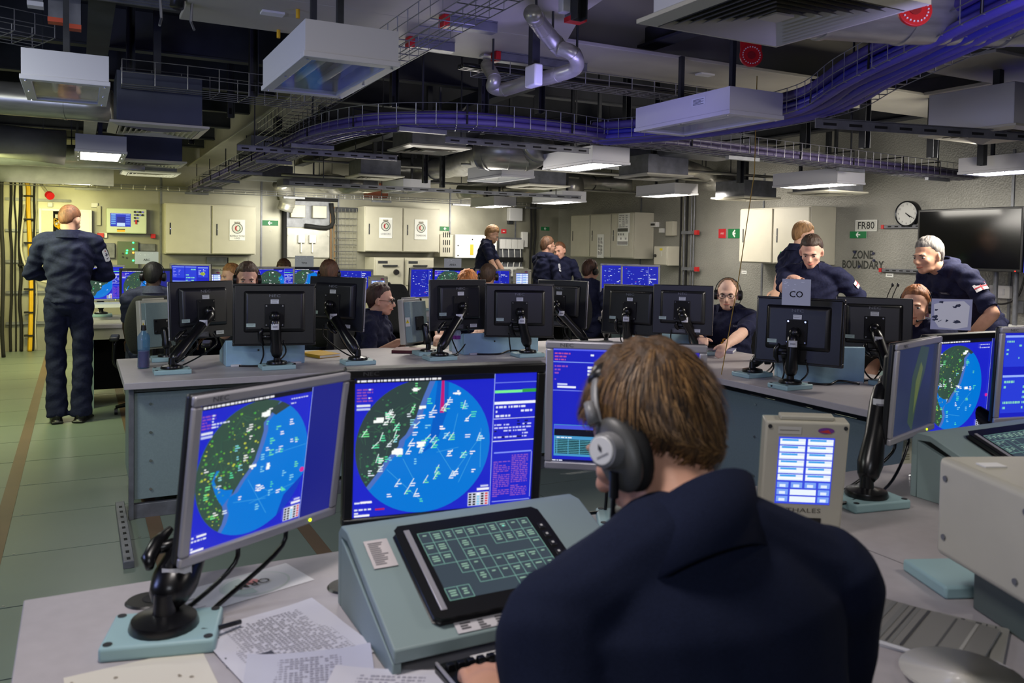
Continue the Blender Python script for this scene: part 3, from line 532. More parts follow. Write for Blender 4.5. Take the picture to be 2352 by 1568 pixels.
# safe cabinets under it
x0, z1 = wb(860, 591, .5); x1, z0 = wb(998, 592, .5)
for k in range(2):
    a = x0+k*(x1-x0)/2+.005; b = x0+(k+1)*(x1-x0)/2-.005; D = .5
    t = thing('safe_cabinet', ['left', 'right'][k]+' one of two beige filing safes with dial locks under the grey wall locker', 'cabinet', ((a+b)/2, YB-D/2, 0)); MB(TB).bx(a, b, -D+.02, -.01, 0, z1).build('carcass', beige, t, bev=.004)
    for q in range(3):
        h = (z1-.04)/3; zz = .02+q*h; dr = MB(TB).bx(a+.02, b-.02, -D-.005, -D+.0195, zz+.01, zz+h-.01).build('drawer', beige, t, bev=.004); MB(TB).bx(a+.12, b-.12, -D-.03, -D-.006, zz+h*.72, zz+h*.78).build('pull', dkmetal, dr, bev=.003)
    MB(TB).cyl(((a+b)/2+.1, -D-.006, z1-.22), ((a+b)/2+.1, -D-.04, z1-.22), .045, .04, n=20).build('dial', black, t, smooth='auto'); MB(TB).cyl(((a+b)/2-.02, -D-.006, z1-.40), ((a+b)/2-.02, -D-.03, z1-.40), .03, n=14).build('knob', black, t, smooth='auto')
    MB(TB).bx(a+.05, a+.2, -D-.008, -D-.0055, z1-.09, z1-.05).build('label_slot', dkmetal, t)
wsign(1022, 525, .17, .07, .01, 'exit_sign', 'green arrow sign right of the grey crest locker', 'sign', lambda mb: arrow(mb, .17, .07))
wsign(1252, 525, .17, .065, .01, 'exit_sign', 'green arrow sign by the far corner above the man in glasses', 'sign', lambda mb: arrow(mb, .17, .065))
wsign(1157, 531, .10, .075, .01, 'red_sign', 'small red sign right of the bearded profile man', 'sign', lambda mb: (mb.rect(-.05, -.037, .05, .037, 2, (196, 34, 44)), mb.line(-.02, 0, .02, 0, .015, 4, (240, 230, 230))))
# white box by the profile man with vents at its left
x0, z1 = wb(1046, 538, .3); x1, z0 = wb(1122, 593, .3); t = thing('white_equipment_box', 'bright white wall box with an orange label behind the bearded profile man', 'box', tuple(TB @ Vector(((x0+x1)/2, -.15, z0))))
MB(TB).bx(x0, x1+.15, -.3, -.001, z0, z1).build('case', white, t, bev=.006); m = MB(TB @ Matrix.Translation((0, -.3, 0))); m.rect(x0+.06, z0+.06, x0+.26, z0+.24, 2, (250, 250, 250)); m.rect(x0+.26, z0+.05, x0+.32, z0+.22, 3, (236, 170, 50)); m.build('label', PRINT, t)
for (a, b) in ((.05, .04), (.05, .2), (.5, .04), (.3, .3)): MB(TB).cyl((x0+a, -.3, z0+b), (x0+a, -.304, z0+b), .012, n=10).build('screw', black, t)
x0, z1 = wb(1011, 538, .25); x1, z0 = wb(1044, 590, .25); t = thing('vented_box', 'grey box with three rows of slots beside the white box', 'box', tuple(TB @ Vector(((x0+x1)/2, -.12, z0)))); MB(TB).bx(x0, x1, -.25, -.001, z0, z1).build('case', beige, t, bev=.006)
for q in range(3):
    for k in range(4): MB(TB).bx(x0+.05+k*.035, x0+.065+k*.035, -.252, -.25, z0+.07+q*.12, z0+.15+q*.12).build('slot', blackmatte, t)
# switch bank
x0, z1 = wb(1149, 549, .1); x1, z0 = wb(1203, 572, .1); t = thing('switch_bank', 'row of white switch boxes with cables hanging below, on the back wall', 'switches', tuple(TB @ Vector(((x0+x1)/2, -.05, z0)))); MB(TB).bx(x0, x1, -.05, -.001, z0-.55, z1+.03).build('back_plate', galv, t)
for k in range(4):
    w_ = (x1-x0)/4; MB(TB).bx(x0+k*w_+.004, x0+(k+1)*w_-.004, -.1, -.051, z0, z1).build('switch_box', white, t, bev=.004); MB(TB).tube([(x0+(k+.5)*w_, -.08, z0), (x0+(k+.5)*w_+.01, -.08, z0-.14), (x0+(k+.4)*w_, -.07, z0-.3)], .009, 6).build('flex', white, t)
MB(TB).bx(x0, x1, -.09, -.051, z0-.22, z0-.14).build('terminal_strip', black, t); MB(TB).bx(x0, x1, -.1, -.051, z0-.46, z0-.3).build('socket_row', white, t, bev=.004); MB(TB).cyl((x0+.17, -.1, z0-.37), (x0+.17, -.13, z0-.37), .03, n=12).build('plug', black, t)
# junction box assembly left of the mesh ladder
x0, z1 = wb(655, 462, .1); x1, z0 = wb(762, 520, .1); t = thing('junction_frame', 'frame of two grey junction boxes with thick black cables on the back wall', 'junction box', tuple(TB @ Vector(((x0+x1)/2, -.05, z0))))
MB(TB).bx(x0, x1, -.02, -.001, z0-.02, z1+.02).build('back_plate', galv, t)
for a, b in ((.12, .42), (.58, .88)): MB(TB).bx(x0+(x1-x0)*a, x0+(x1-x0)*b, -.12, -.021, z0+.12, z1-.05).build('junction_box', beige, t, bev=.005)
for k, q in enumerate([[(x0, -.06, 0), (x0, -.06, z1), ], [(x1, -.06, z1), (x1, -.06, z0), (x0+.3, -.06, z0)]]):
    MB(TB).tube(curve_pts([Vector(v) for v in q], 4) if len(q) > 2 else q, .035, 8).build('thick_cable', blackmatte, t, smooth=True)
MB(TB).tube([(x0-.05, -.06, z1+.04), (x1+.1, -.06, z1+.05)], .03, 8).build('thick_cable', blackmatte, t)
# sockets plate
x0, z1 = wb(660, 523, .04); x1, z0 = wb(757, 592, .04); t = thing('socket_panel', 'worn pale wall plate with two white sockets under the junction boxes', 'panel', tuple(TB @ Vector(((x0+x1)/2, -.02, z0)))); MB(TB).bx(x0, x1, -.03, -.001, z0, z1).build('back_plate', mat('worn_plate', (178, 176, 168), .4, .3, noise=.2, scale=5), t, bev=.004)
for a in (.32, .58): s = MB(TB).bx(x0+(x1-x0)*a-.05, x0+(x1-x0)*a+.05, -.08, -.031, z0+.22, z0+.34).build('socket', white, t, bev=.005); MB(TB).tube([(x0+(x1-x0)*a, -.06, z0+.22), (x0+(x1-x0)*a, -.06, z0+.08)], .012, 6).build('flex', white, t)
for a in (.03, .97): MB(TB).cyl((x0+(x1-x0)*a, -.031, z1-.1), (x0+(x1-x0)*a, -.04, z1-.1), .018, n=10).build('bolt', steel, t)
wsign(622, 530, .01, .01, .012, 'wall_stud', 'tiny stud on the back wall under the left arrow sign', 'stud', lambda mb: None)
# mesh cable ladder
x0, z1 = wb(768, 478, .08); x1, z0 = wb(818, 600, .08); t = thing('mesh_ladder', 'upright wire mesh cable ladder with brown cables on the back wall', 'cable tray', tuple(TB @ Vector(((x0+x1)/2, -.08, .3))))
for k in range(7): MB(TB).tube([(x0+(x1-x0)*k/6, -.08, .3), (x0+(x1-x0)*k/6, -.08, z1)], .005, 4).build('long_wire', wire, t)
z = .35
while z < z1: MB(TB).tube([(x0, -.088, z), (x1, -.088, z)], .005, 4).build('cross_wire', wire, t); z += .1
for k, cc in enumerate([(120, 90, 60), (150, 110, 60), (60, 60, 60)]): cable('riser_cable', [TB @ Vector((x0-.05+k*.05, -.06, .3)), TB @ Vector((x0-.04+k*.05, -.06, 1.2)), TB @ Vector((x0-.05+k*.05, -.06, z1+.02))], .013, mat('cable_%d' % k if 0 else ['brown_sheath', 'tan_sheath', 'grey_sheath'][k], cc, .6), ['brown', 'tan', 'dark grey'][k]+' cable running up beside the upright wire mesh ladder')
MB(TB).bx(x0-.06, x1+.06, -.05, -.001, z1-.04, z1+.02).build('mount', dkmetal, t); MB(TB).bx(x0-.06, x1+.06, -.05, -.001, .3, .36).build('mount', dkmetal, t)
# left side: open cable cabinet, alarm panel, LED panel
x0, z1 = wb(89, 478, .22); x1, z0 = wb(211, 546, .22); t = thing('open_cable_cabinet', 'open white cabinet full of yellow cables behind the standing man', 'cabinet', tuple(TB @ Vector(((x0+x1)/2, -.11, z0)))); W_ = x1-x0
MB(TB).bx(x0, x1, -.03, -.001, z0, z1).bx(x0, x0+.03, -.22, -.03, z0, z1).bx(x1-.03, x1, -.22, -.03, z0, z1).bx(x0+.03, x1-.03, -.22, -.03, z0, z0+.03).bx(x0+.03, x1-.03, -.22, -.03, z1-.03, z1).build('carcass', white, t, bev=.003)
MB(TB).bx(x0+.03, x0+.16, -.22, -.20, z0+.03, z1-.03).build('left_panel', beige, t); MB(TB).bx(x1-.26, x1-.03, -.22, -.20, z0+.03, z1-.03).build('right_panel', white, t); MB(TB).bx(x0+.16, x1-.26, -.06, -.031, z0+.03, z1-.03).build('dark_back', blackmatte, t)
for q in range(2):
    for k in range(7): MB(TB).bx(x0+.18+k*.045, x0+.21+k*.045, -.12, -.061, z1-.12-q*.09, z1-.07-q*.09).build('breaker', beige, t)
for k in range(9):
    a = x0+.2+rnd.random()*(W_-.5); b = z0+.05+rnd.random()*.15; MB(TB).tube(curve_pts([Vector((a, -.12, z1-.15)), Vector((a+rnd.uniform(-.08, .08), -.16, b+.1)), Vector((a+rnd.uniform(-.05, .05), -.15, b)), Vector((a+.08, -.14, b+.07))], 5), .007, 5).build('yellow_wire', yellow, t)
x0, z1 = wb(244, 477, .2); x1, z0 = wb(337, 537, .2); t = thing('alarm_panel', 'pale green alarm panel with a lit blue screen and round push buttons', 'panel', tuple(TB @ Vector(((x0+x1)/2, -.1, z0)))); W_, H_ = x1-x0, z1-z0
MB(TB).bx(x0, x1, -.2, -.001, z0, z1).build('case', mat('pale_green_enamel', (196, 206, 180), .45), t, bev=.015, seg=3); m = MB(TB @ Matrix.Translation((x0, -.2, z0)))
m.rect(W_*.10, H_*.27, W_*.60, H_*.80, 2, (30, 50, 190)); m.rect(W_*.26, H_*.42, W_*.46, H_*.66, 3, (20, 30, 140)); m.rect(W_*.26, H_*.29, W_*.46, H_*.42, 4, (200, 225, 250))
for k in range(5): m.rect(W_*.12, H_*(.70-.085*k), W_*.23, H_*(.755-.085*k), 4, (110, 170, 230)); m.rect(W_*.48, H_*(.70-.085*k), W_*.58, H_*(.755-.085*k), 4, (90, 120, 220))
m.rect(W_*.12, H_*.765, W_*.58, H_*.785, 5, (200, 220, 250)); m.build('screen', SCREEN, t)
for q in range(4):
    for k in range(4 if q < 2 else 2): MB(TB).cyl((x0+W_*(.70+.065*k), -.2, z1-H_*(.13+.12*q)), (x0+W_*(.70+.065*k), -.215, z1-H_*(.13+.12*q)), .014, n=10).build('push_button', chrome if (q+k) % 2 else black, t)
MB(TB).bx(x0+W_*.71, x0+W_*.75, -.22, -.2, z0+H_*.38, z0+H_*.55).build('red_key', red, t); m = MB(TB @ Matrix.Translation((x0, -.2, z0))); m.rect(W_*.26, H_*.06, W_*.46, H_*.14, 2, (230, 170, 30)); m.rect(W_*.26, H_*.14, W_*.46, H_*.18, 2, (30, 30, 30)); m.build('warning_label', PRINT, t)
x0, z1 = wb(270, 554, .1); x1, z0 = wb(318, 605, .1); t = thing('led_panel', 'dark green-grey panel with glowing green lamps below the alarm panel', 'panel', tuple(TB @ Vector(((x0+x1)/2, -.05, z0)))); MB(TB).bx(x0, x1, -.1, -.001, z0-.1, z1).build('case', mat('olive_panel', (86, 98, 78), .5), t, bev=.005)
for px, py, mm in [(306, 557, ledg), (306, 572, ledg), (292, 575, ledg), (291, 581, ledg), (306, 580, leda), (306, 598, ledg), (291, 592, dkmetal), (282, 582, dkmetal), (282, 590, dkmetal)]:
    a, b = wb(px, py, .1); MB(TB).cyl((a, -.1, b), (a, -.112, b), .012, n=10).build('lamp', mm, t)
for px, py, w_, h_, D, lb, mm in [(231, 540, .08, .06, .08, 'small red box left of the alarm panel base', red), (352, 542, .06, .06, .08, 'small red box right of the alarm panel', red), (227, 495, .05, .26, .06, 'slim white switch strip left of the alarm panel', beige), (237, 540, .10, .07, .05, 'small white box beside the red box under the alarm panel', white), (115, 470, .06, .06, .05, 'small white socket above the open cabinet', white), (217, 471, .08, .06, .05, 'white socket above the gap left of the alarm panel', white), (337, 568, .22, .10, .05, 'low grey box right of the green lamp panel', galv), (240, 575, .25, .2, .08, 'worn grey box below the open cabinet', galv), (500, 600, .3, .12, .05, 'grey trunking box under the yellowish locker', galv), (545, 600, .28, .12, .05, 'second trunking box under the yellowish locker', beige), (1487, 515, .11, .09, .05, '', white)]:
    if px > 1400: continue
    x, z = wb(px, py, D); tag(MB(TB).box((x, -D/2, z), (w_, D-.002, h_)).build('wall_box', mm, None, bev=.004), lb, 'box')
p = P(112, 447, y=12.0); t = thing('red_tipped_rod', 'grey rod with a red round tip pointing down above the cabinet', 'rod', tuple(p)); q = P(75, 415, y=12.4); MB().cyl(p, (q.x, 12.45, q.z+.1), .02, n=8).build('rod', beige, t); MB().cyl(p, p+(p-q).normalized()*.05, .05, n=14).build('tip', red, t)
# upright cables on the far left wall
def riser(px, r, m, label, z1=2.6, y=.06, wig=.012, px2=None):
    x = P(px, 600, y=YB-y).x; pts = [(x+rnd.uniform(-wig, wig), YB-y, z) for z in np.linspace(.004, z1, 9)]; cable('riser_cable', pts, r, m, label, n=6)
for px, r, lb in [(5, .022, 'outermost black cable at the left edge of the back wall'), (25, .016, 'black cable second from the left edge on the back wall'), (46, .020, 'thick black cable left of the yellow bundle'), (36, .010, 'thin pale cable between the two black ones'), (77, .013, 'black cable just right of the yellow bundle'), (83, .008, 'thin pale conduit right of the yellow bundle')]:
    riser(px, r, blackmatte if 'black' in lb else beige, lb, y=.62 if px < 8 else .06)
x = P(65, 600, y=YB-.09).x
for k in range(4): pts = [(x+.008*k+.018*math.sin(z*2), YB-.09-.02*(k % 2), z) for z in np.linspace(.004, 2.15, 10)]+[(x-.12, YB-.12, 2.35), (x-.3, YB-.3, 2.5)]; cable('yellow_cable', [Vector(v) for v in pts], .016, yellow, 'bright yellow cable running up the left back wall', group='bundle of yellow cables')
for z in np.arange(.2, 2.1, .3): tag(MB().bx(x-.05, x+.06, YB-.14, YB-.05, z, z+.02).build('cable_clip', blackmatte), 'black tie around the yellow cable bundle', 'cable tie', 'black ties on the yellow bundle')
for z, nth in zip((.35, .75, 1.15, 1.55, 1.95), ('lowest', 'second lowest', 'middle', 'second highest', 'highest')): tag(MB(TB).bx(-.84, -.1, -.05, -.001, z, z+.035).build('cable_rung', galv), nth+' steel rung behind the upright cables at the far left', 'rung', 'steel rungs behind the cables')
cable('looping_cable', [TB @ Vector((-.62, -.12, 1.9)), TB @ Vector((-.66, -.14, 1.3)), TB @ Vector((-.5, -.15, .95)), TB @ Vector((-.15, -.12, .88)), TB @ Vector((.15, -.1, .9))], .014, beige, 'pale cable looping down to the right across the left back wall')
cable('black_cable', [TB @ Vector((-.7, -.12, 1.12)), TB @ Vector((-.3, -.16, 1.16)), TB @ Vector((.1, -.12, 1.22))], .02, blackmatte, 'black cable crossing sideways behind the standing man')
# things high on the back wall right part
for px, py, w_, h_, D, lb, mm in [(1186, 492, .25, .22, .12, 'round-cornered grey lamp box high on the back wall near the corner', lampw), (1206, 550, .12, .26, .06, 'slim white box right of the switch bank', white), (1174, 505, .1, .14, .06, 'small dark box below the grey lamp box', dkmetal), (990, 555, .01, .01, .01, '', white)]:
    if not lb: continue
    x, z = wb(px, py, D); tag(MB(TB).box((x, -D/2, z), (w_, D-.002, h_)).build('wall_box', mm, None, bev=.01), lb, 'box')
for px in (1219, 1228): riser(px, .02, blackmatte, ['left', 'right'][px > 1222]+' one of two black cables by the far corner', 2.2)
x, z = wb(868, 437, .2); tag(MB(TB).box((x, -.1, z), (.33, .18, .22)).bx(x-.01, x+.01, -.1, -.08, z+.1, 2.99).build('brown_box', mat('brown_board', (110, 54, 28), .6)), 'brown box hanging high on the back wall above the grey locker', 'box')
# ------------------------------------------------------------------ right wall
def rlocker(pxl, pxr, pyt, pyb, D, n, label):
    a, _ = wr(pxl, 550, D); b, z1 = wr(pxr, pyt, D); _, z0 = wr(pxr, pyb, D); return locker(TRW, a, b, z0, z1, D, n, 'wall_locker', label), z0, z1
rlocker(1310, 1456, 487, 594, .36, 3, 'three-door grey wall locker with printed sheets near the far corner')
rlocker(1697, 1861, 472, 608, .40, 2, 'white two-door wall locker behind the standing men')
def rows(mb, w, h, r, c, col=(60, 60, 60), lay=2):
    for i in range(r):
        for j in range(c):
            if rnd.random() < .85: mb.rect(-w*.44+j*w*.88/c, h*.44-(i+.75)*h*.88/r, -w*.44+(j+rnd.uniform(.5, .92))*w*.88/c, h*.44-(i+.25)*h*.88/r, lay, col)
wsign(1433, 512, .28, .28, .367, 'printed_sheet', 'white printed sheet at the top of the third grey door', 'notice', lambda mb: rows(mb, .28, .28, 9, 3, (150, 150, 150)), 'r')
wsign(1430, 543, .27, .26, .372, 'glossy_photo_sheet', 'glossy sheet with photographs on the third grey door', 'notice', lambda mb: (mb.rect(-.13, .07, .13, .12, 2, (40, 40, 40)), mb.rect(-.13, -.12, .13, -.07, 2, (40, 40, 40)), rows(mb, .27, .14, 2, 4, (120, 120, 120))), 'r', GLOSSPRINT)
wsign(1379, 565, .18, .36, .367, 'printed_list', 'tall printed list with dark columns on the second grey door', 'notice', lambda mb: rows(mb, .15, .30, 14, 2, (30, 30, 30)), 'r')
# small boxes right of it
def rbox(px0, px1, py0, py1, D, name, label, cat, m, door=False):
    a, z1 = wr(px0, py0, D); b, z0 = wr(px1, py1, D); t = thing(name, label, cat, tuple(TRW @ Vector(((a+b)/2, -D/2, z0)))); MB(TRW).bx(a, b, -D, -.001, z0, z1).build('case', m, t, bev=.005)
    if door: MB(TRW).bx(a+.01, b-.01, -D-.012, -D-.001, z0+.01, z1-.01).build('door', m, t, bev=.004); MB(TRW).cyl((a+.05, -D-.013, (z0+z1)/2), (a+.05, -D-.03, (z0+z1)/2), .022, n=12).build('lock', black, t)
    return t, a, b, z0, z1
t, a, b, z0, z1 = rbox(1503, 1533, 565, 610, .25, 'small_cabinet', 'small beige cabinet with a yellow sticker beside the black pipes', 'cabinet', beige, True)
m = MB(TRW @ Matrix.Translation((0, -.262, 0))); m.rect(a+.14, z1-.06, b-.1, z1-.03, 2, (220, 200, 40)); m.rect(a+.17, z1-.14, b-.12, z1-.07, 2, (215, 215, 210)); m.build('sticker', PRINT, t)
t, a, b, z0, z1 = rbox(1492, 1507, 510, 521, .06, 'wall_thermostat', 'tilted white wall device with a dark display right of the grey locker', 'device', white); MB(TRW).bx(a+.03, b-.03, -.063, -.0605, z0+.02, z1-.02).build('display', black, t)
rbox(1513, 1524, 524, 534, .03, 'square_plate', 'small square white plate below the wall device', 'plate', white); rbox(1529, 1545, 508, 541, .08, 'grey_wall_box', 'grey box beside the upright black pipes', 'box', beige)
for k, (px, r) in enumerate([(1562, .014), (1570, .012), (1576, .016), (1586, .010), (1592, .012)]):
    p = P(px, 600, x=XR-.06); cable('riser_cable', [(XR-.06, p.y, z) for z in (.004, .6, 1.2, 1.8, 2.3)], r, blackmatte if k in (0, 2) else galv, ['black pipe cable nearest the small beige cabinet', 'grey riser second from the small beige cabinet', 'thick black riser in the middle of the right wall pipes', 'thin grey riser right of the thick black one', 'rightmost grey riser of the right wall pipes'][k])
for py in (534, 617): p = P(1580, py, x=XR-.1); t = thing('riser_clamp', ['upper', 'lower'][py > 600]+' steel clamp with a red end holding the right wall pipes', 'clamp', tuple(p)); MB(TRW).bx(-p.y-.14, -p.y+.14, -.1, -.06-.02, p.z-.02, p.z+.02).build('bar', galv, t); MB(TRW).bx(-p.y+.14, -p.y+.2, -.11, -.07, p.z-.03, p.z+.03).build('end_cap', red, t)
wsign(1659, 536, .14, .12, .01, 'red_sign', 'small square red sign left of the white wall locker', 'sign', lambda mb: (mb.rect(-.07, -.06, .07, .06, 2, (190, 30, 42)), text(mb, 'A60', .04, 0, 0, 4, (235, 200, 200))), 'r')
wsign(1686, 536, .22, .12, .01, 'exit_sign', 'green arrow sign cut off by the white wall locker', 'sign', lambda mb: arrow(mb, .22, .12), 'r')
wsign(1989, 518, .27, .12, .012, 'frame_sign', 'white sign reading FR80 on the right wall', 'sign', lambda mb: (mb.rect(-.128, -.052, .128, .052, 2, (190, 190, 182)), text(mb, 'FR80', .105, 0, -.002, 4, (28, 28, 28), bold=.012)), 'r')
wsign(1971, 539, .215, .072, .012, 'exit_sign', 'green arrow sign directly under the FR80 sign', 'sign', lambda mb: arrow(mb, .215, .072), 'r')
# stencil lettering
mb = MB(TRW @ Matrix.Translation((*((wr(1981, 597)[0], -.002, wr(1981, 597)[1]))[:3],))); text(mb, 'ZONE', .12, 0, .052, 1, (52, 54, 50), sx=.8, bold=.025); text(mb, 'BOUNDARY', .12, 0, -.055, 1, (52, 54, 50), sx=.8, bold=.025)
tag(mb.build('stencil_lettering', PRINT), 'black stencilled words ZONE BOUNDARY painted on the right wall', 'lettering')
for k, (px, py) in enumerate([(1964, 579), (2007, 582), (2008, 598), (1974, 612)]): x, z = wr(px, py); tag(MB(TRW).cyl((x, -.001, z), (x, -.012, z), .014, n=12).build('wall_magnet', mat('dark_blue_magnet', (36, 40, 74), .4)), ['dark round magnet at the top left of the stencilled words', 'blue round magnet right of the word ZONE', 'dark round magnet on the Y of the stencilled words', 'blue round magnet below the stencilled words'][k], 'magnet')
# clock
x, z = wr(2086, 491, .03); p = TRW @ Vector((x, -.03, z)); T = TR(p, -90); t = thing('wall_clock', 'round wall clock with a dark rim and black numerals', 'clock', tuple(p)); r = .128
m = MB(T); n = 40; prof = [(r*.90, -.030), (r*.96, -.042), (r, -.034), (r*1.02, 0), (r*1.02, .028)]
vs = [(a*math.cos(2*math.pi*k/n), y, a*math.sin(2*math.pi*k/n)) for a, y in prof for k in range(n)]; m.add(vs, [(i*n+(k+1) % n, i*n+k, (i+1)*n+k, (i+1)*n+(k+1) % n) for i in range(4) for k in range(n)]); m.build('rim', mat('dark_chrome', (40, 42, 46), .25, .6), t, smooth=True)
m = MB(T @ Matrix.Translation((0, -.024, 0))); m.poly(circ(0, 0, r*.93), 0, (196, 196, 192))
for h in range(1, 13): a = R(90-30*h); text(m, str(h), .030, r*.74*math.cos(a), r*.74*math.sin(a), 3, (30, 30, 30))
for k in range(60): a = R(6*k); m.line(r*.86*math.cos(a), r*.86*math.sin(a), r*.91*math.cos(a), r*.91*math.sin(a), .0015, 3, (60, 60, 60))
m.build('face', PRINT, t)
for L_, w_, ang, nm in ((.055, .009, -30, 'hour_hand'), (.082, .006, -28+0, 'minute_hand')):
    a = R({'hour_hand': 90-30*4.33, 'minute_hand': 90-6*20}[nm]); MB(T @ Matrix.Translation((0, -.027, 0))).line(-.015*math.cos(a), -.015*math.sin(a), L_*math.cos(a), L_*math.sin(a), w_, 1, (1, 1, 1)).build(nm, blackmatte, t)
# strut rails on wall
for k, (px0, px1, py) in enumerate([(2030, 2118, 521), (2025, 2110, 620)]):
    a, z = wr(px0, py); b, _ = wr(px1+40, py); t = thing('wall_rail', ['upper', 'lower'][k]+' slotted steel rail with a red end on the right wall', 'rail', tuple(TRW @ Vector((a, -.03, z)))); MB(TRW).bx(a+.03, b, -.04, -.001, z-.018, z+.018).build('channel', galv, t, bev=.003); MB(TRW).bx(a, a+.03, -.045, -.001, z-.02, z+.02).build('end_cap', red, t)
    for q in range(6): MB(TRW).bx(a+.08+q*.08, a+.12+q*.08, -.042, -.04, z-.006, z+.006).build('slot', blackmatte, t)
for px, py, lb in [(1709, 625, 'small white label under the white wall locker'), (2043, 632, 'small white label below the lower wall rail'), (1714, 628, '')]:
    if lb: wsign(px, py, .09, .04, .006, 'small_label', lb, 'label', lambda mb: mb.rect(-.03, -.004, .03, .004, 2, (120, 120, 120)), 'r')
# television, its stand and the second blue-lit screen
D = .45; a, z1 = wr(2109, 482, D); b, z0 = wr(2347, 626, D); t = thing('wall_television', 'large switched-off black television on the right wall', 'television', tuple(TRW @ Vector(((a+b)/2, -D, z0))))
MB(TRW).bx(a, b, -D, -D+.05, z0, z1).build('case', black, t, bev=.006); MB(TRW).bx(a+.02, b-.02, -D-.002, -D, z0+.025, z1-.02).build('screen', mat('dark_glass', (7, 7, 9), .12), t); MB(TRW).bx((a+b)/2-.1, (a+b)/2+.1, -D+.05, -.001, z0+.2, z0+.4).build('wall_mount', dkmetal, t)
MB(TRW).bx(b-.06, b-.05, -D-.004, -D-.002, z0+.006, z0+.014).build('standby_light', mat('red_led', (255, 40, 30), .5, emit=(255, 30, 20), es=3), t)
a2 = b+.012; t = thing('wall_television', 'blue-lit screen just visible at the right edge of the photo', 'television', tuple(TRW @ Vector((a2+.5, -D, z0)))); MB(TRW).bx(a2, a2+1.15, -D, -D+.05, z0-.02, z1).build('case', black, t, bev=.004); MB(TRW).bx(a2+.004, a2+1.14, -D-.002, -D, z0+.0, z1-.01).build('screen', mat('blue_screen', (40, 50, 220), .3, emit=(45, 50, 235), es=1.2), t); MB(TRW).bx(a2+.5, a2+.6, -D+.05, -.001, z0+.2, z0+.3).build('wall_mount', dkmetal, t)
for k, px in enumerate((2285, 2332)):
    x, z = wr(px, 700, .3); tag(MB(TRW).tube([(x, -.3, .0), (x, -.3, z0+.02)], .02, 10).build('stand_post', galv, None, smooth='auto'), ['left', 'right'][k]+' upright post under the black television', 'post')
t, a, b, z0, z1 = rbox(2272, 2318, 654, 686, .05, 'wall_socket', 'white double socket with a black plug under the television', 'socket', white); MB(TRW).bx(a+.13, b-.04, -.06, -.0505, z0+.03, z1-.03).build('face_plate', lampw, t, bev=.003); MB(TRW).cyl((a-.02, -.05, z0+.06), (a-.02, -.1, z0+.06), .03, n=12).build('plug', black, t)
cable('black_cable', [TRW @ Vector((a, -.1, z0+.06)), TRW @ Vector((a+.12, -.1, z0-.05)), TRW @ Vector((a+.3, -.12, z0+.02)), TRW @ Vector((a+.42, -.2, z0+.25))], .009, blackgloss, 'black cable looping up from the socket to the television')
rbox(2330, 2350, 690, 720, .08, 'wall_socket', 'metal socket box at the right edge under the television', 'socket', galv)
# low grey bench with files along the right wall
t = thing('side_counter', 'grey counter along the right wall under the television', 'counter', (6.9, 4.6, 0)); MB().bx(6.75, XR-.002, 3.2, 5.6, .74, .77).build('worktop', desk, t, bev=.003); MB().bx(6.85, XR-.01, 3.3, 5.5, 0, .74).build('cupboard', greyblue, t)
for k in range(4): tag(MB(TR((6.98+.02*k, 4.42-.02*k, .7705+.022*k), 8*k)).bx(-.13, .13, -.17, .17, 0, .02).build('document_file', [red, white, red, white][k], None, bev=.002), ['bottom red-edged file', 'second white file', 'third red-edged file', 'topmost white file with a crest'][k]+' of the stack under the television', 'file')
# ------------------------------------------------------------------ desks
DZ = .73
def desk_top(name, poly, label, z1=DZ, th=.035):
    t = thing(name, label, 'desk', (sum(p[0] for p in poly)/len(poly), sum(p[1] for p in poly)/len(poly), 0))
    MB().prism(poly, z1-th, z1).build('worktop', desk, t, bev=.003); return t
fd = desk_top('operator_desk', [(-.1, 1.9), (-.1, 1.04), (1.12, 1.04), (1.3, .72), (1.3, .05), (3.1, .05), (3.1, 1.9)], 'near grey desk carrying the radar monitors and papers')
MB().bx(.0, 1.1, 1.72, 1.76, 0, .694).build('modesty_panel', greyblue, fd); MB().bx(1.75, 3.0, 1.72, 1.76, 0, .694).build('modesty_panel', greyblue, fd); MB().bx(.0, .03, 1.1, 1.719, 0, .694).build('side_panel', greyblue, fd)
MB().bx(1.698, 1.701, .06, 1.889, DZ-.001, DZ+.0006).build('joint_line', desked, fd)
isl = desk_top('island_desk', [(.2, 4.62), (3.22, 4.62), (3.22, 2.2), (4.2, 2.2), (4.2, 5.6), (.2, 5.6)], 'long grey island desk with a row of monitor backs on it')
MB().bx(.252, 3.38, 4.72, 4.74, .10, .66).build('front_panel', greyblue, isl, bev=.002); MB().bx(3.34, 3.36, 2.3, 4.66, .0, .645).build('front_panel', mat('slate_blue_panel', (112, 128, 134), .5, noise=.05, scale=90), isl, bev=.002)
MB().bx(.245, .265, 4.74, 5.5, .1, .66).build('end_panel', greyblue, isl, bev=.002); MB().bx(.225, .25, 4.70, 4.74, .0, .694).bx(.25, 3.3, 4.715, 4.74, .665, .694).bx(.25, 3.3, 4.715, 4.75, .0, .075).build('frame', galv, isl, bev=.002)
MB().bx(.27, 3.3, 5.44, 5.46, .1, .66).build('rear_panel', blackmatte, isl)
for z in (.15, .3, .45, .6): MB().cyl((.33, 4.718, z), (.33, 4.712, z), .007, n=8).build('screw', chrome, isl)
for y in (2.55, 3.0, 3.45, 3.9, 4.35):
    for z in (.2, .42, .6): MB().cyl((3.338, y, z), (3.332, y, z), .007, n=8).build('screw', chrome, isl)
MB().bx(3.345, 3.36, 2.3, 4.6, .65, .69).build('vent_gap', blackmatte, isl)
r = thing('floor_rail', 'perforated steel rail fixed to the deck at the foot of the island', 'rail', (.2, 4.45, 0)); MB().bx(.17, .215, 4.0, 4.95, .0, .035).build('channel', galv, r, bev=.003)
for k in range(10): MB().bx(.185, .2, 4.02+k*.09, 4.05+k*.09, .0352, .0362).build('slot', blackmatte, r)
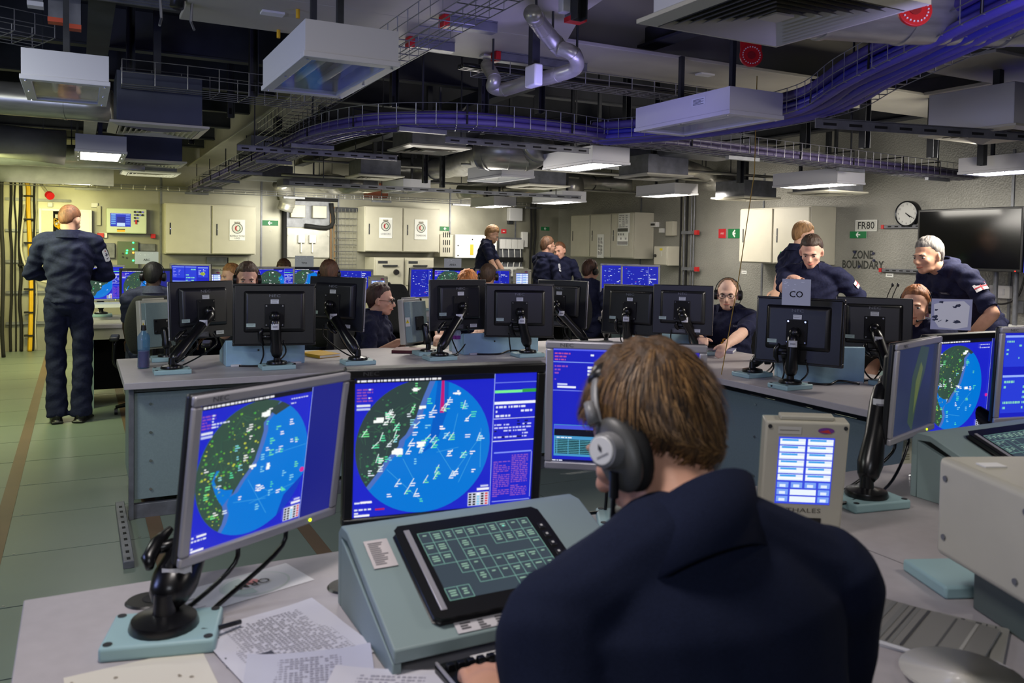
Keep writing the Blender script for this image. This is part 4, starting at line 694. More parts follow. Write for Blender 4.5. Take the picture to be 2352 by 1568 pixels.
bd = desk_top('console_desk', [(.0, 7.95), (6.2, 7.95), (6.2, 9.0), (.0, 9.0)], 'pale desk row along the back carrying lit monitors')
MB().bx(.1, 6.1, 8.7, 8.72, .05, .69).build('rear_panel', blackmatte, bd); MB().bx(.08, .11, 8.0, 8.7, 0, .69).build('end_panel', greyblue, bd); MB().bx(.02, 6.1, 7.96, 7.975, .60, .694).build('front_rail', cream, bd)
MB().bx(.1, 1.6, 8.3, 8.6, .85, .88).build('rear_shelf', lampw, bd)
cd_ = desk_top('corner_desk', [(4.9, 6.1), (6.6, 6.1), (6.6, 7.5), (4.9, 7.5)], 'grey corner desk with two blue chart screens'); MB().bx(5.0, 6.5, 7.3, 7.32, 0, .694).build('rear_panel', greyblue, cd_)
od = desk_top('officer_desk', [(4.4, 2.0), (5.0, 2.0), (5.0, 3.2), (4.4, 3.2)], 'small grey desk by the bent grey-haired man', z1=.73); MB().bx(4.5, 4.53, 2.1, 3.1, 0, .694).build('side_panel', greyblue, od)
for i, (x, y) in enumerate([(.12, 1.79), (.50, 1.69), (1.12, 1.78), (1.62, 1.72)]):
    o = thing('cable_grommet', ['round black cable grommet behind the left monitor foot', 'round black grommet beside the left side of the console', 'black grommet hidden behind the console', 'black grommet by the beige phone panel'][i], 'grommet', (x, y, DZ)); MB().loft([(x, y, DZ+.0005), (x, y, DZ+.004)], [.042, .038], n=24).build('rim', black, o, smooth='auto'); MB().loft([(x+.01, y, DZ+.0042), (x+.01, y, DZ+.0046)], .02, n=16).build('opening', blackmatte, o)
# ------------------------------------------------------------------ screen drawings (u, v in 0..1 across and up)
class Scr:
    def __init__(s, T, W, H): s.m = MB(T @ Matrix.Translation((-W/2, 0, -H/2))); s.W = W; s.H = H
    def r(s, a, b, c, d, l, col): s.m.rect(a*s.W, b*s.H, c*s.W, d*s.H, l, col)
    def p(s, pts, l, col): s.m.poly([(u*s.W, v*s.H) for u, v in pts], l, col)
    def l(s, a, b, c, d, w, l, col): s.m.line(a*s.W, b*s.H, c*s.W, d*s.H, w, l, col)
BLU = (28, 36, 200); DBL = (20, 26, 140); SEA = (0, 118, 214); SEA2 = (0, 92, 196); LAND = (48, 66, 66)
def words(s, x, y, w, h, rows, l, col, q, cols=1, dens=.85):
    for i in range(rows):
        for j in range(cols):
            a = x+w*j/cols; b = a
            yy = y-(i+.7)*h/rows
            while b < a+w/cols*.9 and q.random() < dens:
                c = min(b+q.uniform(.006, .03), a+w/cols*.92); s.r(b, yy, c, yy+h/rows*.45, l, col); b = c+.006
def radar(T, W, H, kind=0, seed=1, cu=.40, cr=.375, det=1., side=True):
    """radar picture: circle of sea and land with tracks, menus round it"""
    s = Scr(T, W, H); q = random.Random(seed); s.r(0, 0, 1, 1, 0, BLU)
    ar = W/H; cx, cy = cu, .49; C = circ(cx, cy, cr, 56, cr*ar); n = int(60*det)
    s.p(C, 1, SEA)
    if kind == 0: coast = [(.40, .98), (.365, .86), (.34, .77), (.325, .70), (.30, .65), (.275, .585), (.24, .54), (.235, .50), (.20, .45), (.16, .39), (.13, .32), (.06, .20)]
    elif kind == 1: coast = [(.56, .98), (.52, .93), (.47, .86), (.42, .80), (.425, .74), (.41, .66), (.395, .60), (.38, .54), (.345, .48), (.30, .42), (.255, .34), (.20, .32), (.19, .27), (.21, .20), (.20, .14), (.17, .08)]
    else: coast = [(.62, .95), (.70, .80), (.60, .66), (.66, .50), (.52, .42), (.50, .30), (.40, .22), (.36, .10)]
    land = [(-.2, 1.2), coast[0]]+coast+[(-.2, coast[-1][1]-.1)]
    # the land polygon is cut in convex slices so that clipping stays simple
    for (a, b) in zip(coast, coast[1:]):
        pl = clip([(-.1, a[1]), (-.1, b[1]), b, a][::-1] if 0 else [(-.1, b[1]), b, a, (-.1, a[1])], C)
        if len(pl) > 2: s.p(pl, 2, LAND if kind == 0 else (52, 78, 66))
        d = clip([a, b, (b[0]+.03, b[1]), (a[0]+.03, a[1])][::-1], C)
        if len(d) > 2 and kind < 2: s.p(d, 2, (78, 112, 190))
    def inC(u, v): return ((u-cx)/cr)**2+((v-cy)/(cr*ar))**2 < .93
    def cx_at(v):
        for (a, b) in zip(coast, coast[1:]):
            if b[1] <= v <= a[1]: return a[0]+(b[0]-a[0])*(v-a[1])/(b[1]-a[1]+1e-9)
        return coast[-1][0] if v < coast[-1][1] else coast[0][0]
    if kind < 2:
        pl = clip([(.62, -.2), (.95, .30), (.95, .62), (.82, .40), (.62, .22), (.50, -.2)][::1], C) if kind == 1 else clip([(.44, 1.), (.42, .7), (.40, .5), (.34, .42), (.44, .5), (.50, .75), (.50, 1.)][::-1], C)
        if len(pl) > 2: s.p(pl, 2, (14, 60, 190) if kind == 1 else SEA2)
    for k in range(int(n*4)):                                    # green texture of the land
        u, v = q.uniform(0, 1), q.uniform(.05, .95); a = q.uniform(0, 3.14); L = q.uniform(.04, .16)
        u2, v2 = u+L*math.cos(a), v+L*math.sin(a)*ar
        if inC(u, v) and inC(u2, v2) and u < cx_at(v)-.01 and u2 < cx_at(v2)-.01: s.l(u, v, u2, v2, W*.0016, 3, q.choice([(58, 100, 78), (66, 112, 80), (52, 84, 70), (44, 72, 66)]))
    if kind == 1: s.p([(.245, .34), (.25, .37), (.20, .38), (.14, .42), (.12, .47), (.15, .53), (.13, .53), (.105, .46), (.14, .36), (.17, .30), (.19, .27)], 4, SEA); s.p(clip([(.45, .88), (.60, .97), (.62, .90), (.50, .84)][::-1], C), 4, LAND)
    for k in range(int(n*(.9 if kind == 0 else 2.2))):
        v = q.uniform(.08, .9); u = q.uniform(cx-cr, cx_at(v)-.02); r_ = q.uniform(.003, .009)
        if inC(u, v): s.p(circ(u, v, r_, 7, r_*ar*.7), 4, q.choice([(70, 170, 70), (110, 180, 60), (190, 200, 70), (90, 130, 70)]) if kind else q.choice([(66, 120, 84), (60, 140, 90)]))
    for k in range(int(12*det)):                                   # chart lines on the sea
        u, v = q.uniform(.3, .8), q.uniform(.05, .95); a = q.uniform(0, 3.14); L = q.uniform(.12, .4); u2, v2 = u+L*math.cos(a), v+L*math.sin(a)*ar
        if inC(u, v) and inC(u2, v2) and u > cx_at(v) and u2 > cx_at(v2): s.l(u, v, u2, v2, W*.0022, 3, (70, 170, 225))
    for k in range(int((36 if kind != 1 else 30)*det)):            # tracks with their labels
        a_, b_ = q.uniform(0, 6.28), cr*q.random()**.6; u, v = cx+b_*math.cos(a_), cy+b_*ar*math.sin(a_)*.9
        if not inC(u, v) or not inC(u+.05, v+.03): continue
        col = q.choice([(255, 255, 255), (235, 245, 255), (90, 235, 170), (120, 240, 150), (140, 220, 240)])
        if kind == 0 and q.random() < .6: a = q.uniform(.7, 1.3); s.l(u, v, u+.05*math.cos(a), v+.05*math.sin(a)*ar, W*.004, 5, (225, 245, 240))
        for i in range(q.randrange(2, 4)): s.r(u+.006, v+.012*i*1.4, u+.006+q.uniform(.010, .034), v+.012*i*1.4+.007, 5, col)
    for k in range(3 if kind else 6): 
        u, v = ([(.42, .86), (.36, .50), (.47, .47)] if kind else [(.22, .46), (.35, .50), (.35, .77), (.12, .70), (.31, .90), (.54, .86)])[k]; [s.r(u+q.uniform(-.025, .02), v+q.uniform(-.02, .02), u+q.uniform(.0, .04), v+q.uniform(-.008, .028), 6, (250, 255, 250)) for _ in range(4)]
    if kind == 0: s.p([(.460, .97), (.474, .97), (.478, .73), (.455, .73)], 5, (190, 24, 120)); s.r(.12, .045, .17, .058, 6, (180, 30, 80))
    if kind == 1: s.p(circ(.74, .38, .018, 6, .02), 6, (220, 40, 150))
    s.r(0, .965, .755, 1, 7, (10, 12, 30)); words(s, .01, .995, .5, .03, 1, 8, (235, 235, 240), q, dens=.98)
    words(s, .01, .93, .09, .10, 5, 7, (150, 80, 170), q); words(s, .07, .93, .12, .10, 5, 8, (225, 235, 250), q, dens=.7); s.r(.01, .80, .08, .815, 8, (225, 230, 240)); s.r(.01, .775, .08, .79, 8, (190, 200, 240))
    words(s, .01, .12, .10, .10, 4, 7, (225, 230, 245), q, dens=.8); s.r(.04, .105, .10, .118, 8, (245, 245, 250)); s.r(.01, .008, .09, .022, 8, (245, 245, 250)); words(s, .60, .945, .14, .05, 3, 8, (220, 225, 250), q, dens=.8)
    x0 = .63; s.r(x0, .015, .75, .115, 8, (210, 214, 230))
    for i in range(5):
        for j in range(5): s.r(x0+.004+j*.0235, .02+i*.019, x0+.02+j*.0235, .033+i*.019, 9, [(20, 20, 30), (20, 20, 30), (130, 205, 240), (20, 20, 30), (220, 70, 80)][j] if j != 2 or i < 4 else (255, 255, 255))
    s.r(.68, .13, .75, .147, 8, (240, 240, 248)); s.r(.70, .155, .745, .168, 8, (200, 205, 240))
    if side:
        s.r(.755, 0, .758, 1, 9, (170, 190, 250)); s.r(.758, .0, 1, 1, 7, BLU)
        if kind == 1: s.r(.758, 0, 1, 1, 8, (22, 28, 128))
        else:
            s.r(.76, .93, 1, .935, 9, (120, 140, 240)); s.r(.76, .855, .92, .875, 9, (120, 240, 150)); s.r(.92, .855, 1, .88, 9, (50, 160, 70)); s.r(.76, .77, 1, .79, 9, (240, 245, 255))
            words(s, .77, .765, .22, .10, 3, 9, (225, 230, 250), q, 3); s.r(.76, .66, 1, .664, 9, (230, 235, 255)); words(s, .765, .65, .22, .14, 6, 9, (205, 210, 250), q, 4, .8)
            words(s, .765, .65, .22, .14, 6, 10, (10, 12, 60), q, 5, .2); s.r(.76, .49, 1, .496, 9, (230, 235, 255)); s.r(.77, .40, .99, .41, 9, (130, 150, 250)); words(s, .77, .385, .21, .32, 22, 9, (150, 90, 190), q, 2, .93)
            s.r(.99, .05, .994, .4, 9, (150, 160, 240)); s.r(.77, .03, .99, .036, 9, (150, 160, 240))
    return s.m
def menus(T, W, H, seed=3, kind=0):
    s = Scr(T, W, H); q = random.Random(seed); s.r(0, 0, 1, 1, 0, (24, 32, 190))
    if kind == 0:
        s.r(0, .985, .48, 1, 2, (90, 100, 240)); s.r(0, .63, .48, .635, 2, (130, 150, 250)); s.r(0, .88, .48, .886, 2, (140, 170, 250)); s.r(.475, .63, .48, 1, 2, (150, 170, 250))
        words(s, .01, .97, .14, .08, 3, 3, (190, 80, 150), q); words(s, .26, .965, .2, .07, 2, 3, (225, 235, 255), q, 2, .7); words(s, .01, .86, .1, .12, 4, 3, (150, 80, 180), q)
        for k in range(3): s.r(.24, .83-.03*k, .36, .85-.03*k, 3, (225, 230, 250))
        words(s, .01, .74, .24, .06, 3, 3, (150, 80, 190), q); s.r(.03, .655, .16, .672, 3, (235, 240, 255)); s.r(.03, .68, .10, .695, 3, (200, 210, 250)); s.r(.28, .65, .42, .70, 3, (190, 205, 250)); s.r(.34, .76, .40, .775, 3, (225, 230, 250))
        s.r(.01, .05, .5, .33, 2, (70, 150, 200)); s.r(.012, .29, .5, .325, 3, (70, 80, 220)); s.r(.012, .23, .5, .29, 4, (8, 10, 30)); s.r(.02, .07, .49, .20, 3, (20, 60, 70))
        for k in range(8): s.r(.02, .08+k*.0155, .49, .083+k*.0155, 4, (110, 200, 220))
        for k in range(6): s.r(.03+k*.08, .07, .034+k*.08, .20, 4, (90, 170, 210))
        words(s, .03, .225, .44, .02, 1, 5, (240, 250, 255), q); s.r(0, 0, 1, .02, 3, (14, 18, 60)); words(s, .0, .02, .2, .02, 1, 4, (230, 235, 255), q)
        s.r(.5, .62, 1, .95, 2, (34, 40, 170)); s.r(.5, .93, 1, .955, 3, (100, 100, 240)); words(s, .52, .9, .4, .2, 6, 4, (120, 130, 230), q, 2)
    elif kind == 1:
        for a, b, c, d in ((.02, .6, .34, .97), (.36, .35, .66, .97), (.70, .62, .97, .95), (.02, .05, .5, .5), (.6, .08, .97, .45)): s.r(a, b, c, d, 2, (40, 60, 215)); s.r(a, d-.025, c, d, 3, (150, 175, 250)); words(s, a+.02, d-.05, c-a-.03, d-b-.08, 6, 4, q.choice([(220, 230, 255), (130, 210, 190), (150, 150, 240)]), q, 2, .7)
        s.p(circ(.83, .74, .07, 8, .06), 5, (150, 170, 60)); s.r(.65, .18, .82, .24, 5, (220, 60, 70))
    else:
        s.r(.03, .04, .97, .96, 1, (22, 32, 170)); 
        for k in range(60): u, v = q.uniform(.05, .9), q.uniform(.06, .92); s.r(u, v, u+q.uniform(.01, .07), v+q.uniform(.008, .02), 3, q.choice([(235, 245, 255), (190, 215, 250), (90, 140, 240), (210, 60, 130)] if k % 9 == 0 else [(225, 235, 255), (120, 160, 245)]))
        s.r(.72, 0, .725, 1, 3, (160, 180, 250)); words(s, .75, .95, .22, .8, 12, 4, (225, 230, 250), q, 1, .7)
    return s.m
# ------------------------------------------------------------------ monitors
def arm_mb(a, b, r=.034, bulge=1.0):
    a, b = Vector(a), Vector(b); d = b-a; return MB().loft([a, a+d*.06, a+d*.18, a+d*.45, a+d*.8, a+d*.94, b], [r*.55, r*.9, r*1.12*bulge, r*.92, r*1.02*bulge, r*.9, r*.5], n=14)
def sticker(T, x, z, w, h, lines=3, col=(214, 216, 220), y=0):
    m = MB(T @ Matrix.Translation((x, y, z))); m.rect(-w/2, -h/2, w/2, h/2, 1, col)
    for k in range(lines): m.rect(-w*.38, h*.3-k*h*.7/lines, w*(.38-.12*(k % 2)), h*.3-k*h*.7/lines-h*.08, 2, (110, 112, 118))
    return m
def monitor(label, loc, yaw, tilt=0, kind='black', foot=None, plate=True, draw=None, elbow=None, group=None, cables=True, seed=1, nm='NEC', arm=True, handle=False, padyaw=0, rr_=.032, knob=1, sc=1., lab=.78):
    """21-inch black or 19-inch silver flat monitor; viewer side at local -y"""
    W, H = {'black': (.465, .36), 'silver': (.41, .34), 'bigsilver': (.405, .34)}[kind]; W *= sc; H *= sc; ms = black if kind == 'black' else silver
    T = TR(loc, yaw, tilt); fx = foot or (loc[0], loc[1]); t = thing('monitor', label, 'monitor', (fx[0], fx[1], DZ), group)
    bz = .022 if kind == 'black' else .020; m = MB(T); D = .035 if kind == 'black' else .012
    m.bx(-W/2, W/2, 0, D, H/2-bz, H/2).bx(-W/2, W/2, 0, D, -H/2, -H/2+bz).bx(-W/2, -W/2+bz, 0, D, -H/2+bz, H/2-bz).bx(W/2-bz, W/2, 0, D, -H/2+bz, H/2-bz).build('bezel', ms, t, bev=.004)
    T2 = T @ Matrix.Translation((0, .008, 0)); sw, sh = W-2*bz, H-2*bz
    if draw: sm = draw(T2, sw, sh); sm.build('screen', SCREEN, t)
    else: MB(T2).rect(-sw/2, -sh/2, sw/2, sh/2, 0, (1, 1, 1)).build('screen', mat('dark_glass', (7, 7, 9), .12), t)
    dk = black if kind == 'black' else mat('dark_grey_plastic', (26, 27, 32), .4)
    e_ = .008 if kind == 'black' else .0; bk = MB(T).bx(-W/2+e_, W/2-e_, .009 if e_ else .0121, .046 if e_ else .030, -H/2+e_, H/2-e_).build('back_cover', dk, t, bev=.006)
    MB(T).add([(x*a, y, z*b+.012) for y, a, b in ((.04 if kind == 'black' else .0305, 1, 1), (.064, .88, .86)) for x, z in ((-W*.38, -H*.33), (W*.38, -H*.33), (W*.38, H*.36), (-W*.38, H*.36))], [(0, 1, 2, 3), (7, 6, 5, 4), (0, 4, 5, 1), (1, 5, 6, 2), (2, 6, 7, 3), (3, 7, 4, 0)][0:0]+[(0, 1, 2, 3), (7, 6, 5, 4), (0, 4, 5, 1), (1, 5, 6, 2), (2, 6, 7, 3), (3, 7, 4, 0)]).build('raised_back', dk, bk, bev=.010, seg=3)
    Tb = T @ Matrix.Translation((0, .066, 0)) @ Matrix.Rotation(math.pi, 4, 'Z')
    MB(T).bx(-.055, .055, .064, .072, -.07, .06).build('mount_plate', blackmatte, bk, bev=.003)
    for sx in (-.045, .045):
        for sz in (-.06, .05): MB(T).cyl((sx, .072, sz), (sx, .076, sz), .005, n=8).build('bolt', chrome, bk)
    sticker(Tb, -.0, .075, .045, .024, 2).build('sticker', PRINT, bk); sticker(Tb, -.13, -.06, .05, .02, 2, (180, 200, 190)).build('sticker', PRINT, bk); Tc = T @ Matrix.Translation((0, .041, 0)) @ Matrix.Rotation(math.pi, 4, 'Z'); sticker(Tc, .10, -.14, .05, .022, 2).build('sticker', PRINT, bk); sticker(Tc, -.02, -.145, .09, .03, 3, (70, 70, 76)).build('sticker', PRINT, bk)
    m = MB(Tb); text(m, nm, .022, 0, .108, 1, (120, 122, 130), sx=1.5); m.build('logo', PRINT, bk)
    m = MB(T); text(m, nm, .013, -W/2+.055, H/2-bz/2, 2, (70, 72, 80) if kind != 'black' else (62, 62, 66), sx=1.4); m.build('logo', PRINT, t)
    MB(T).cyl((W*.30, -.0005, -H/2+bz*.5), (W*.30, -.002, -H/2+bz*.5), .0032, n=8).build('power_light', ledb if kind == 'black' else ledy, t)
    mount = T @ Vector((0, .074, 0))
    if arm:
        f = Vector((fx[0], fx[1], DZ+.03)); top = f+Vector((0, 0, .05))
        e = Vector(elbow) if elbow else mount+(T.to_3x3() @ Vector((0, .05, -.02)))
        MB().ell(mount+(e-mount)*.5, (.032, .032, .032)).build('mount_ball', blackgloss, t, smooth=True)
        am = arm_mb(top-Vector((0, 0, .015)), e, rr_).build('stand_arm', blackgloss, t, smooth=True)
        mid = (top+e)/2; dv = (e-top).normalized(); side = Vector((0, 0, 1)).cross(dv); side = side.normalized() if side.length > .05 else Vector((1, 0, 0))
        kn = (T.to_3x3() @ Vector((1, 0, 0))); kn.z = 0; kn.normalize(); kn = kn*knob
        MB().loft([mid+kn*.02, mid+kn*.045, mid+kn*.075], [.012, .012, .010], n=10).loft([mid+kn*.07-dv*.05, mid+kn*.085-dv*.02, mid+kn*.085+dv*.02, mid+kn*.07+dv*.05], [.007, .014, .014, .007], n=10).build('wing_knob', blackgloss, am, smooth=True)
        MB().loft([f-Vector((0, 0, .005)), f+Vector((0, 0, .0)), f+Vector((0, 0, .012)), f+Vector((0, 0, .02)), f+Vector((0, 0, .055))], [.058, .060, .056, .02, .017], n=24).build('base_disc', blackgloss, t, smooth='auto')
        v = (Vector((0, 0, EYE))-mid); v.z = 0; yaw_ = math.degrees(math.atan2(v.x, -v.y)); sp = top+(e-top)*lab; rr = rr_*1.045
        S = TR(sp, math.degrees(math.atan2(-v.x, v.y))+180); lb = MB(S)
        lb.add([(rr*math.sin(a), -rr*math.cos(a)-.002, z) for z in (-.017, .017) for a in (-.7, -.35, 0, .35, .7)], [(k, k+1, k+6, k+5) for k in range(4)], (205, 206, 212)); lb.add([(rr*math.sin(a), -rr*math.cos(a)-.003, z) for z in (-.003, .003) for a in (-.4, 0, .4)], [(k, k+1, k+4, k+3) for k in range(2)], (120, 120, 130)); lb.build('asset_label', PRINT, am)
        if plate:
            c, s_ = math.cos(R(padyaw)), math.sin(R(padyaw)); B = MB(TR((f.x, f.y, DZ), padyaw)); B.bx(-.095, .095, -.07, .07, .0, .026).build('base_plate', paleblue, t, bev=.006, seg=3)
            for sx in (-.082, .082):
                for sy in (-.057, .057): MB(TR((f.x, f.y, DZ), padyaw)).loft([(sx, sy, .026), (sx, sy, .0275)], .008, n=10).build('base_screw', dkmetal, t)
        if cables:
            q = random.Random(seed)
            for k in range(2): a = T @ Vector((-.05+.12*k, .05, -H/2+.03)); g = f+Vector((q.uniform(-.12, .12), q.uniform(-.05, .1), -.018)); MB().tube(curve_pts([a, a+Vector((.01, 0, -.08)), (a+g)/2+Vector((q.uniform(-.05, .05), 0, -.08)), g+Vector((.03, 0, .01)), g+Vector((q.uniform(-.15, .15), .03, 0))], 6), .0048, 6).build('video_cable', blackgloss, t, smooth=True)
    return t
def mp(px, py, d): return tuple(P(px, py, d=d))
# near row
monitor('near left silver monitor showing a radar chart, on a pale blue base plate', mp(628, 1062, 1.65), 29, 8, 'silver', (.135, 1.60), draw=lambda T, W, H: radar(T, W, H, 1, 4, cu=.39, cr=.385, det=1.8), elbow=tuple(P(498, 1120, d=1.76)), padyaw=-14, seed=3, sc=.95, rr_=.038, knob=-1, lab=.22)
monitor('near centre black monitor with a round radar picture, behind the touch panel', mp(1028, 1020, 1.885), -8, 5, 'black', (.76, 1.80), draw=lambda T, W, H: radar(T, W, H, 0, 11, cu=.376, cr=.368, det=2.2), cables=False)
monitor('near silver monitor of blue menus partly hidden by the nearest man\'s head', mp(1434, 938, 2.14), -35, 4, 'silver', (1.28, 1.75), draw=lambda T, W, H: menus(T, W, H, 3, 0), padyaw=-30)
# right-hand near position
monitor('dim silver monitor turned edge-on in front of the right radar monitor', mp(2108, 893, 2.52), 17, 3, 'silver', tuple(P(1990, 1130, z=.765))[:2], draw=lambda T, W, H: MB(T @ Matrix.Translation((0, 0, 0))).rect(-W/2, -H/2, W/2, H/2, 0, (36, 44, 72)).poly([(-.04, -.1), (.0, -.13), (.03, -.02), (.07, .05), (.09, .12), (.02, .13), (-.03, .04)], 1, (50, 66, 56)).poly([(.0, -.08), (.025, -.02), (.05, .06), (.03, .08), (.0, .02)], 2, (84, 96, 52)), elbow=tuple(P(2032, 880, d=2.50)), padyaw=-10, seed=8, sc=.88)
monitor('right black monitor with a pale radar chart and a blue light', mp(2228, 886, 3.0), 0, 3, 'black', (3.0, 1.83), draw=lambda T, W, H: radar(T, W, H, 1, 21, cu=.33, cr=.34, det=1.4), padyaw=0, seed=5, sc=1.06)
monitor('rightmost silver monitor of blue menus, cut by the photo edge', mp(2400, 860, 2.95), -12, 3, 'silver', (3.02, 1.66), draw=lambda T, W, H: menus(T, W, H, 9, 1), padyaw=0)
# island row, seen from behind: yaw ~180
def back(label, px, py, d, yaw, kind, fpx, fpy, seed, ez=None, **k):
    f = P(fpx, fpy, z=.765); return monitor(label, mp(px, py, d), yaw, k.pop('tilt', 4), kind, (f.x, f.y), seed=seed, **k)
back('leftmost island monitor, dark back, with its arm leaning right', 460, 711, 4.95, 180+35-12, 'silver', 395, 842, 31)
back('second island monitor, broad black back on an upright post', 631, 722, 4.86, 180-12, 'black', 636, 832, 32)
back('third island monitor with a bluish back, left of the woman in glasses', 777, 697, 5.3, 180-12-38, 'silver', 822, 822, 33)
back('fourth island monitor, dark back, in front of the ginger-haired person', 1050, 700, 5.6, 180+22-23, 'silver', 1010, 813, 34)
back('fifth island monitor, black back showing its maker name', 1192, 713, 5.6, 180-24, 'black', 1212, 806, 35)
back('sixth island monitor, smaller back turned away to the right', 1293, 697, 6.1, 180-24-35, 'silver', 1345, 790, 36)
back('seventh island monitor, black back left of the bald man', 1455, 712, 5.95, 180-62, 'black', 1442, 795, 37)
back('eighth island monitor, dark back directly left of the bald man', 1569, 711, 5.75, 180-46, 'silver', 1605, 803, 38)
back('ninth island monitor, big black back with the CO sheet on it', 1838, 760, 4.5, 180-50-12, 'black', 1815, 876, 39)
back('tenth island monitor, black back in front of the ginger woman', 2006, 750, 4.85, 180-46, 'silver', 2045, 870, 40)
monitor('black monitor seen edge-on behind the ninth island monitor', mp(1750, 755, 4.9), 228, 3, 'black', tuple(P(1728, 850, z=.765))[:2], seed=41)
# bare arms standing on the island
def loose_arm(px, py, d, top, label):
    f = P(px, py, z=DZ); t = thing('monitor_stand', label, 'stand', tuple(f)); e = Vector(P(*top, d=d)); MB().loft([f, f+Vector((0, 0, .012)), f+Vector((0, 0, .018)), f+Vector((0, 0, .06))], [.055, .052, .018, .016], n=20).build('base_disc', blackgloss, t, smooth='auto'); arm_mb(f+Vector((0, 0, .045)), e, .03).build('stand_arm', blackgloss, t, smooth=True); MB().ell(e, (.03, .03, .03)).build('ball', blackgloss, t, smooth=True)
loose_arm(1392, 786, 6.2, (1395, 692), 'bare black monitor arm left of the seventh island monitor'); loose_arm(1765, 828, 5.3, (1752, 735), 'short black arm beside the edge-on monitor')
# back row, lit screens
def lit_mon(label, px, py, d, yaw, kind, draw, nofoot=False):
    p = P(px, py, d=d); y = min(max(p.y, 8.0), 8.9); p = P(px, py, y=y) if d < 11 else p
    return monitor(label, tuple(p), yaw, 2, kind, (p.x, p.y+.12), draw=draw, cables=False)
RD = lambda k, sd, cr=.37: (lambda T, W, H: radar(T, W, H, k, sd, det=.6, cr=cr)); MN = lambda k, sd: (lambda T, W, H: menus(T, W, H, sd, k))
lit_mon('back row silver monitor right of the standing man, green radar echoes', 233, 650, 7.8, 10, 'silver', RD(2, 1)); lit_mon('back row black monitor with a round chart before the man in the grey chair', 335, 660, 7.9, -12, 'black', RD(1, 3))
lit_mon('back row silver monitor of small windows, right of the first round chart', 437, 645, 8.2, -28, 'silver', MN(1, 5)); lit_mon('back row silver monitor with a green echo, above the wide island back', 632, 650, 8.6, 4, 'silver', RD(2, 7))
lit_mon('back row black monitor with a chart left of the curly-haired man', 712, 652, 8.8, -14, 'black', RD(1, 9)); lit_mon('back row silver monitor of blue windows right of the curly-haired man', 812, 655, 8.8, -30, 'silver', MN(2, 11))
lit_mon('back row silver monitor of menus seen behind the woman in glasses', 973, 650, 9.2, 22, 'silver', MN(2, 12)); lit_mon('back row black monitor with a green and blue chart, centre', 1041, 652, 9.3, -14, 'black', RD(2, 13))
lit_mon('back row silver monitor behind the short-haired man from behind', 1132, 652, 9.6, -26, 'silver', MN(2, 14))
p = P(1423, 643, y=7.2); monitor('left one of two blue chart screens in the far corner desk', tuple(p), -40, 2, 'silver', (p.x+.1, p.y+.1), draw=MN(2, 15), cables=False)
p = P(1470, 646, y=6.9); monitor('right one of two blue chart screens in the far corner desk', tuple(p), -52, 2, 'silver', (p.x+.12, p.y+.08), draw=MN(2, 16), cables=False)
# ------------------------------------------------------------------ people
def remesh(mb, voxel, smooth=3, T=None):
    """one closed surface grown from overlapping volumes"""
    me = bpy.data.meshes.new('r'); me.from_pydata(mb.V, [], mb.F); o = bpy.data.objects.new('r', me); COL.objects.link(o)
    r = o.modifiers.new('r', 'REMESH'); r.mode = 'VOXEL'; r.voxel_size = voxel; r.use_smooth_shade = True
    if smooth: s = o.modifiers.new('s', 'SMOOTH'); s.factor = .5; s.iterations = smooth
    bpy.context.view_layer.update(); out = bpy.data.meshes.new_from_object(o.evaluated_get(bpy.context.evaluated_depsgraph_get()))
    bpy.data.objects.remove(o); bpy.data.meshes.remove(me); return out
def put(me, name, m, parent, label=None, disp=None):
    n = len(me.vertices); co = np.empty(n*3); me.vertices.foreach_get('co', co); co = co.reshape(-1, 3)
    if disp:
        no = np.empty(n*3); me.vertices.foreach_get('normal', no); no = no.reshape(-1, 3); a, fr = disp; q = co*fr
        f = np.sin(q[:, 0]*1.7+2*np.sin(q[:, 2]*1.1))*np.sin(q[:, 2]*2.3+1.5*np.sin(q[:, 1]*1.3+q[:, 0]))*.6+np.sin(q[:, 1]*2.9+q[:, 2]*1.9)*.4; co = co+no*(f*a)[:, None]
    co = co-np.array(LOC[parent.name]); me.vertices.foreach_set('co', co.ravel()); me.name = name; me.materials.clear(); me.materials.append(m)
    me.polygons.foreach_set('use_smooth', [True]*len(me.polygons)); o = bpy.data.objects.new(name, me); COL.objects.link(o); o.parent = parent; LOC[o.name] = LOC[parent.name]
    if label: o['label'] = label
    return o
def RX(a): return Matrix.Rotation(R(a), 4, 'X')
def RZ(a): return Matrix.Rotation(R(a), 4, 'Z')
def RY(a): return Matrix.Rotation(R(a), 4, 'Y')
def head_prims(mb, H, beard=0, chin=1.):
    """H maps head space (x right, y forward, z up, metres) to the room"""
    s3 = H.to_3x3(); E = lambda c, r, A=None: mb.ell(H @ Vector(c), r, s3 @ (A.to_3x3() if A is not None else Matrix.Identity(3)), 18, 12)
    E((0, -.012, .028), (.074, .094, .088)); E((0, .028, -.022), (.063, .066, .078)); E((0, .058, -.088*chin), (.031, .028, .024)); E((0, .030, -.075), (.052, .050, .032))
    E((0, .082, .016), (.048, .014, .011)); E((.040, .062, -.026), (.021, .022, .020)); E((-.040, .062, -.026), (.021, .022, .020))
    a, b = H @ Vector((0, .088, .004)), H @ Vector((0, .108, -.034)); mb.loft([a, a.lerp(b, .6), b], [.008, .010, .0135], n=10, dome=True); E((0, .094, -.040), (.017, .012, .008))
    E((0, .084, -.060), (.024, .013, .007)); E((0, .082, -.070), (.021, .012, .007))
    for s in (-1, 1): E((s*.077, -.006, -.008), (.008, .019, .031), RZ(-s*25) @ RX(-8)); E((s*.074, .002, -.034), (.007, .010, .010))
